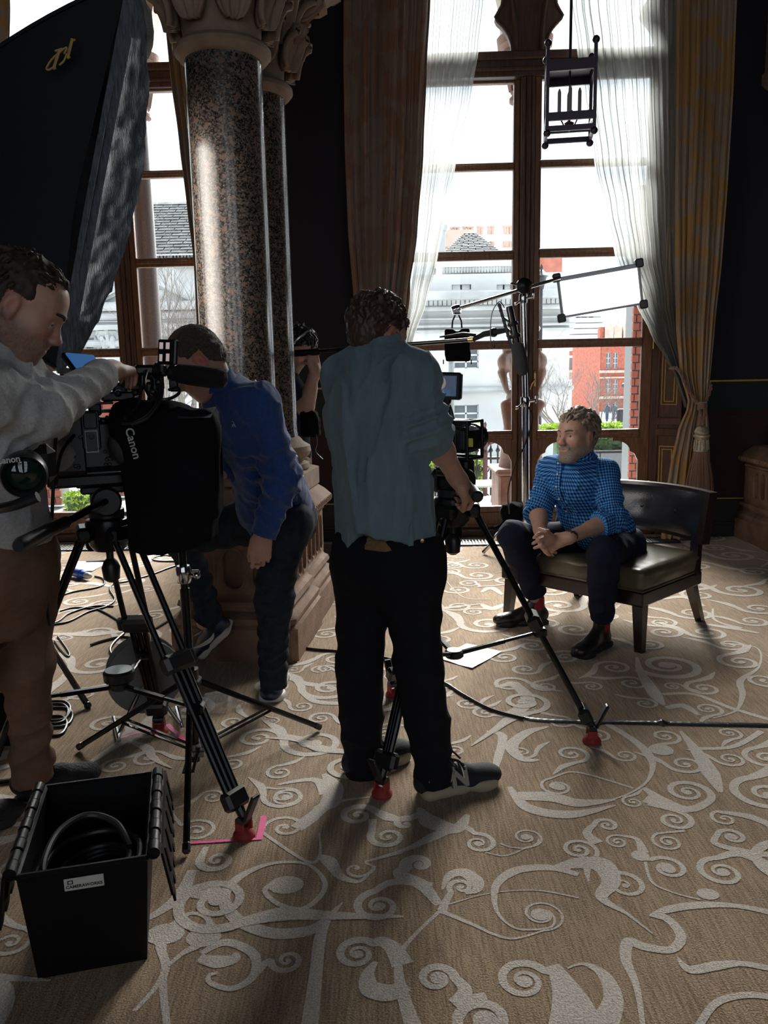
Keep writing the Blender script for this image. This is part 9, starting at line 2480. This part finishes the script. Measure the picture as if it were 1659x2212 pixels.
g = MB(); g.lathe([(.026, 0), (.030, .01), (.030, .07), (.034, .075), (.034, .095), (.028, .10), (.026, .15)], base=a, axis=d, n=22); g.build('shell', mat('mains_blue', (.015, .09, .42), .4), pl_)
g = MB(); g.lathe([(.024, .15), (.024, .18), (.014, .20)], base=a, axis=d, n=16); g.build('gland', mat('grey_gland', (.4, .4, .36), .5), pl_)
g = MB(); g.lathe([(.022, -.03), (.026, -.02), (.026, .005)], base=a, axis=d, n=18); g.build('mating_sleeve', m_white, pl_)
def sheet(pts, label, name='paper_sheet', curl=.006, m=None, lines=True):
 q = [fl(x, y) for x, y in pts]; n = 12; rows = []
 for i in range(n + 1):
  row = []
  for j in range(n + 1):
   s, t = i / n, j / n; p = q[0].lerp(q[1], s).lerp(q[3].lerp(q[2], s), t)
   row.append(p + Vector((0, 0, .003 + curl * (s - .5) ** 2 * 2 * t + .002 * math.sin(s * 5 + t * 3) ** 2)))
  rows.append(row)
 g = MB(); g.loft(rows, caps=False, closed=False); o = g.build(name, m or mat('white_paper', (.80, .82, .84), .6), fix=False, angle=None); return tag(o, label, 'paper')
sheet([(1008, 1391), (1084, 1409), (1020, 1446), (949, 1424)], 'white sheet of paper lying on the carpet beside the far tripod')
sheet([(165, 1213), (232, 1216), (200, 1235), (140, 1232)], 'white paper lying behind the blue mains plug', curl=.004)
g = MB(); g.box(fl(210, 1211, .006), (.16, .05, .008), yaw=rad(10), bev=.002); tag(g.build('clipboard', m_blk), 'thin black clipboard behind the white paper near the left window', 'clipboard')
m_pink = mat('pink_gaffer_tape', (.80, .07, .26), .6); m_pinkp = mat('faded_pink_tape', (.72, .36, .42), .7)
def tape(a, b, w, label, m):
 A_, B_ = fl(*a), fl(*b); t = (B_ - A_).normalized(); n = Vector((-t.y, t.x, 0)) * w / 2; rows = []
 for i in range(9):
  p = A_.lerp(B_, i / 8) + Vector((0, 0, .0026 + .0006 * math.sin(i * 2.1))); rows.append([p + n, p, p - n])
 g = MB(); g.loft(rows, caps=False, closed=False); return tag(g.build('tape_mark', m, fix=False, angle=None), label, 'tape')
tape((412, 1822), (560, 1813), .012, 'long bright pink tape strip before the near tripod front foot', m_pink); tape((560, 1815), (570, 1763), .020, 'short bright pink tape strip right of the near tripod front foot', m_pink)
tape((262, 1595), (318, 1577), .016, 'pink tape strip left of the near tripod rear foot', m_pink); tape((362, 1566), (398, 1602), .020, 'pink tape strip right of the near tripod rear foot', m_pink)
tape((1025, 1256), (1038, 1268), .014, 'short faded pink tape mark left of the chair', m_pinkp); tape((1032, 1268), (1090, 1264), .014, 'long faded pink tape mark left of the chair', m_pinkp)
tape((962, 1204), (1002, 1205), .012, 'faint pink tape mark behind the far tripod', m_pinkp)
rl = thing('cable_reel', 'grey cable reel on a chrome frame behind the near tripod', 'cable reel', fl(310, 1520))
rc = at(312, 1455, 3.12); rax = Vector((.35, -.93, .1)).normalized(); rrad = .145
rc.z = max(rc.z, rrad + .02)
for o_ in (-.05, .06):
 g = MB(); c = rc - rax * o_; g.lathe([(.03, -.004), (rrad, -.004), (rrad + .003, 0), (rrad, .004), (.03, .004)], base=c, axis=rax, n=40)
 d_ = g.build('flange', mat('grey_reel_plastic', (.16, .16, .17), .5), rl)
g = MB(); g.lathe([(.09, -.05), (.11, -.04), (.115, 0), (.11, .04), (.09, .05)], base=rc, axis=rax, n=36); g.build('wound_cable', m_cbl, rl)
F_ = frame(rax)
g = MB(); hc_ = rc + rax * .056 - Vector((.07, 0, .06)); g.lathe([(.016, 0), (.016, .002)], base=hc_, axis=rax, n=18); g.build('socket_hole', m_white, rl)
g = MB()
for sx in (-1, 1):
 e = Vector((rax.y * -1, rax.x, 0)).normalized() * sx
 g.tube(catmull([rc + e * .12 - Vector((0, 0, rc.z - .01)) + rax * .16, rc + e * .13 - Vector((0, 0, rc.z - .012)) - rax * .14], 4), .009, 8)
 g.tube([rc + e * .12 - Vector((0, 0, rc.z - .01)) + rax * .10, rc + rax * .08 + Vector((0, 0, .0)), rc + rax * .07 + Vector((0, 0, .22)) + e * .03], .008, 8)
g.build('chrome_frame', m_chrome, rl, kind='stuff')
g = MB(); g.cyl(rc + rax * .06, rc + rax * .11, .022, n=14); g.build('crank_hub', m_redtag, rl, label='red hub')
pw = at(470, 1487, 3.25); S = SDF(V3((pw.x, 3.3, 0)) - (.14, .1, .0), V3((pw.x, 3.3, 0)) + (.14, .1, .09), .006)
S.ell((pw.x, 3.3, .012), (.10, .06, .03)); S.relief(lambda x, y, z: .02 * (1 - 2 * np.abs(vnoise(x * 26, y * 26, z * 26))), .05)
m, nt, b = _nt('clear_film'); b.inputs['Roughness'].default_value = .08; b.inputs['Alpha'].default_value = .28; b.inputs['Base Color'].default_value = (.8, .8, .82, 1)
tag(S.obj('plastic_wrap', m, smooth=0), 'crumpled clear plastic wrap on the carpet before the bending man', 'plastic wrap')
g = MB(); c = fl(8, 1610); g.box((c.x - .05, c.y + .1, .11), (.26, .3, .22), bev=.04); o = g.build('holdall', m_blkcloth); tag(o, 'dark holdall on the floor at the left edge behind the operator leg', 'bag')
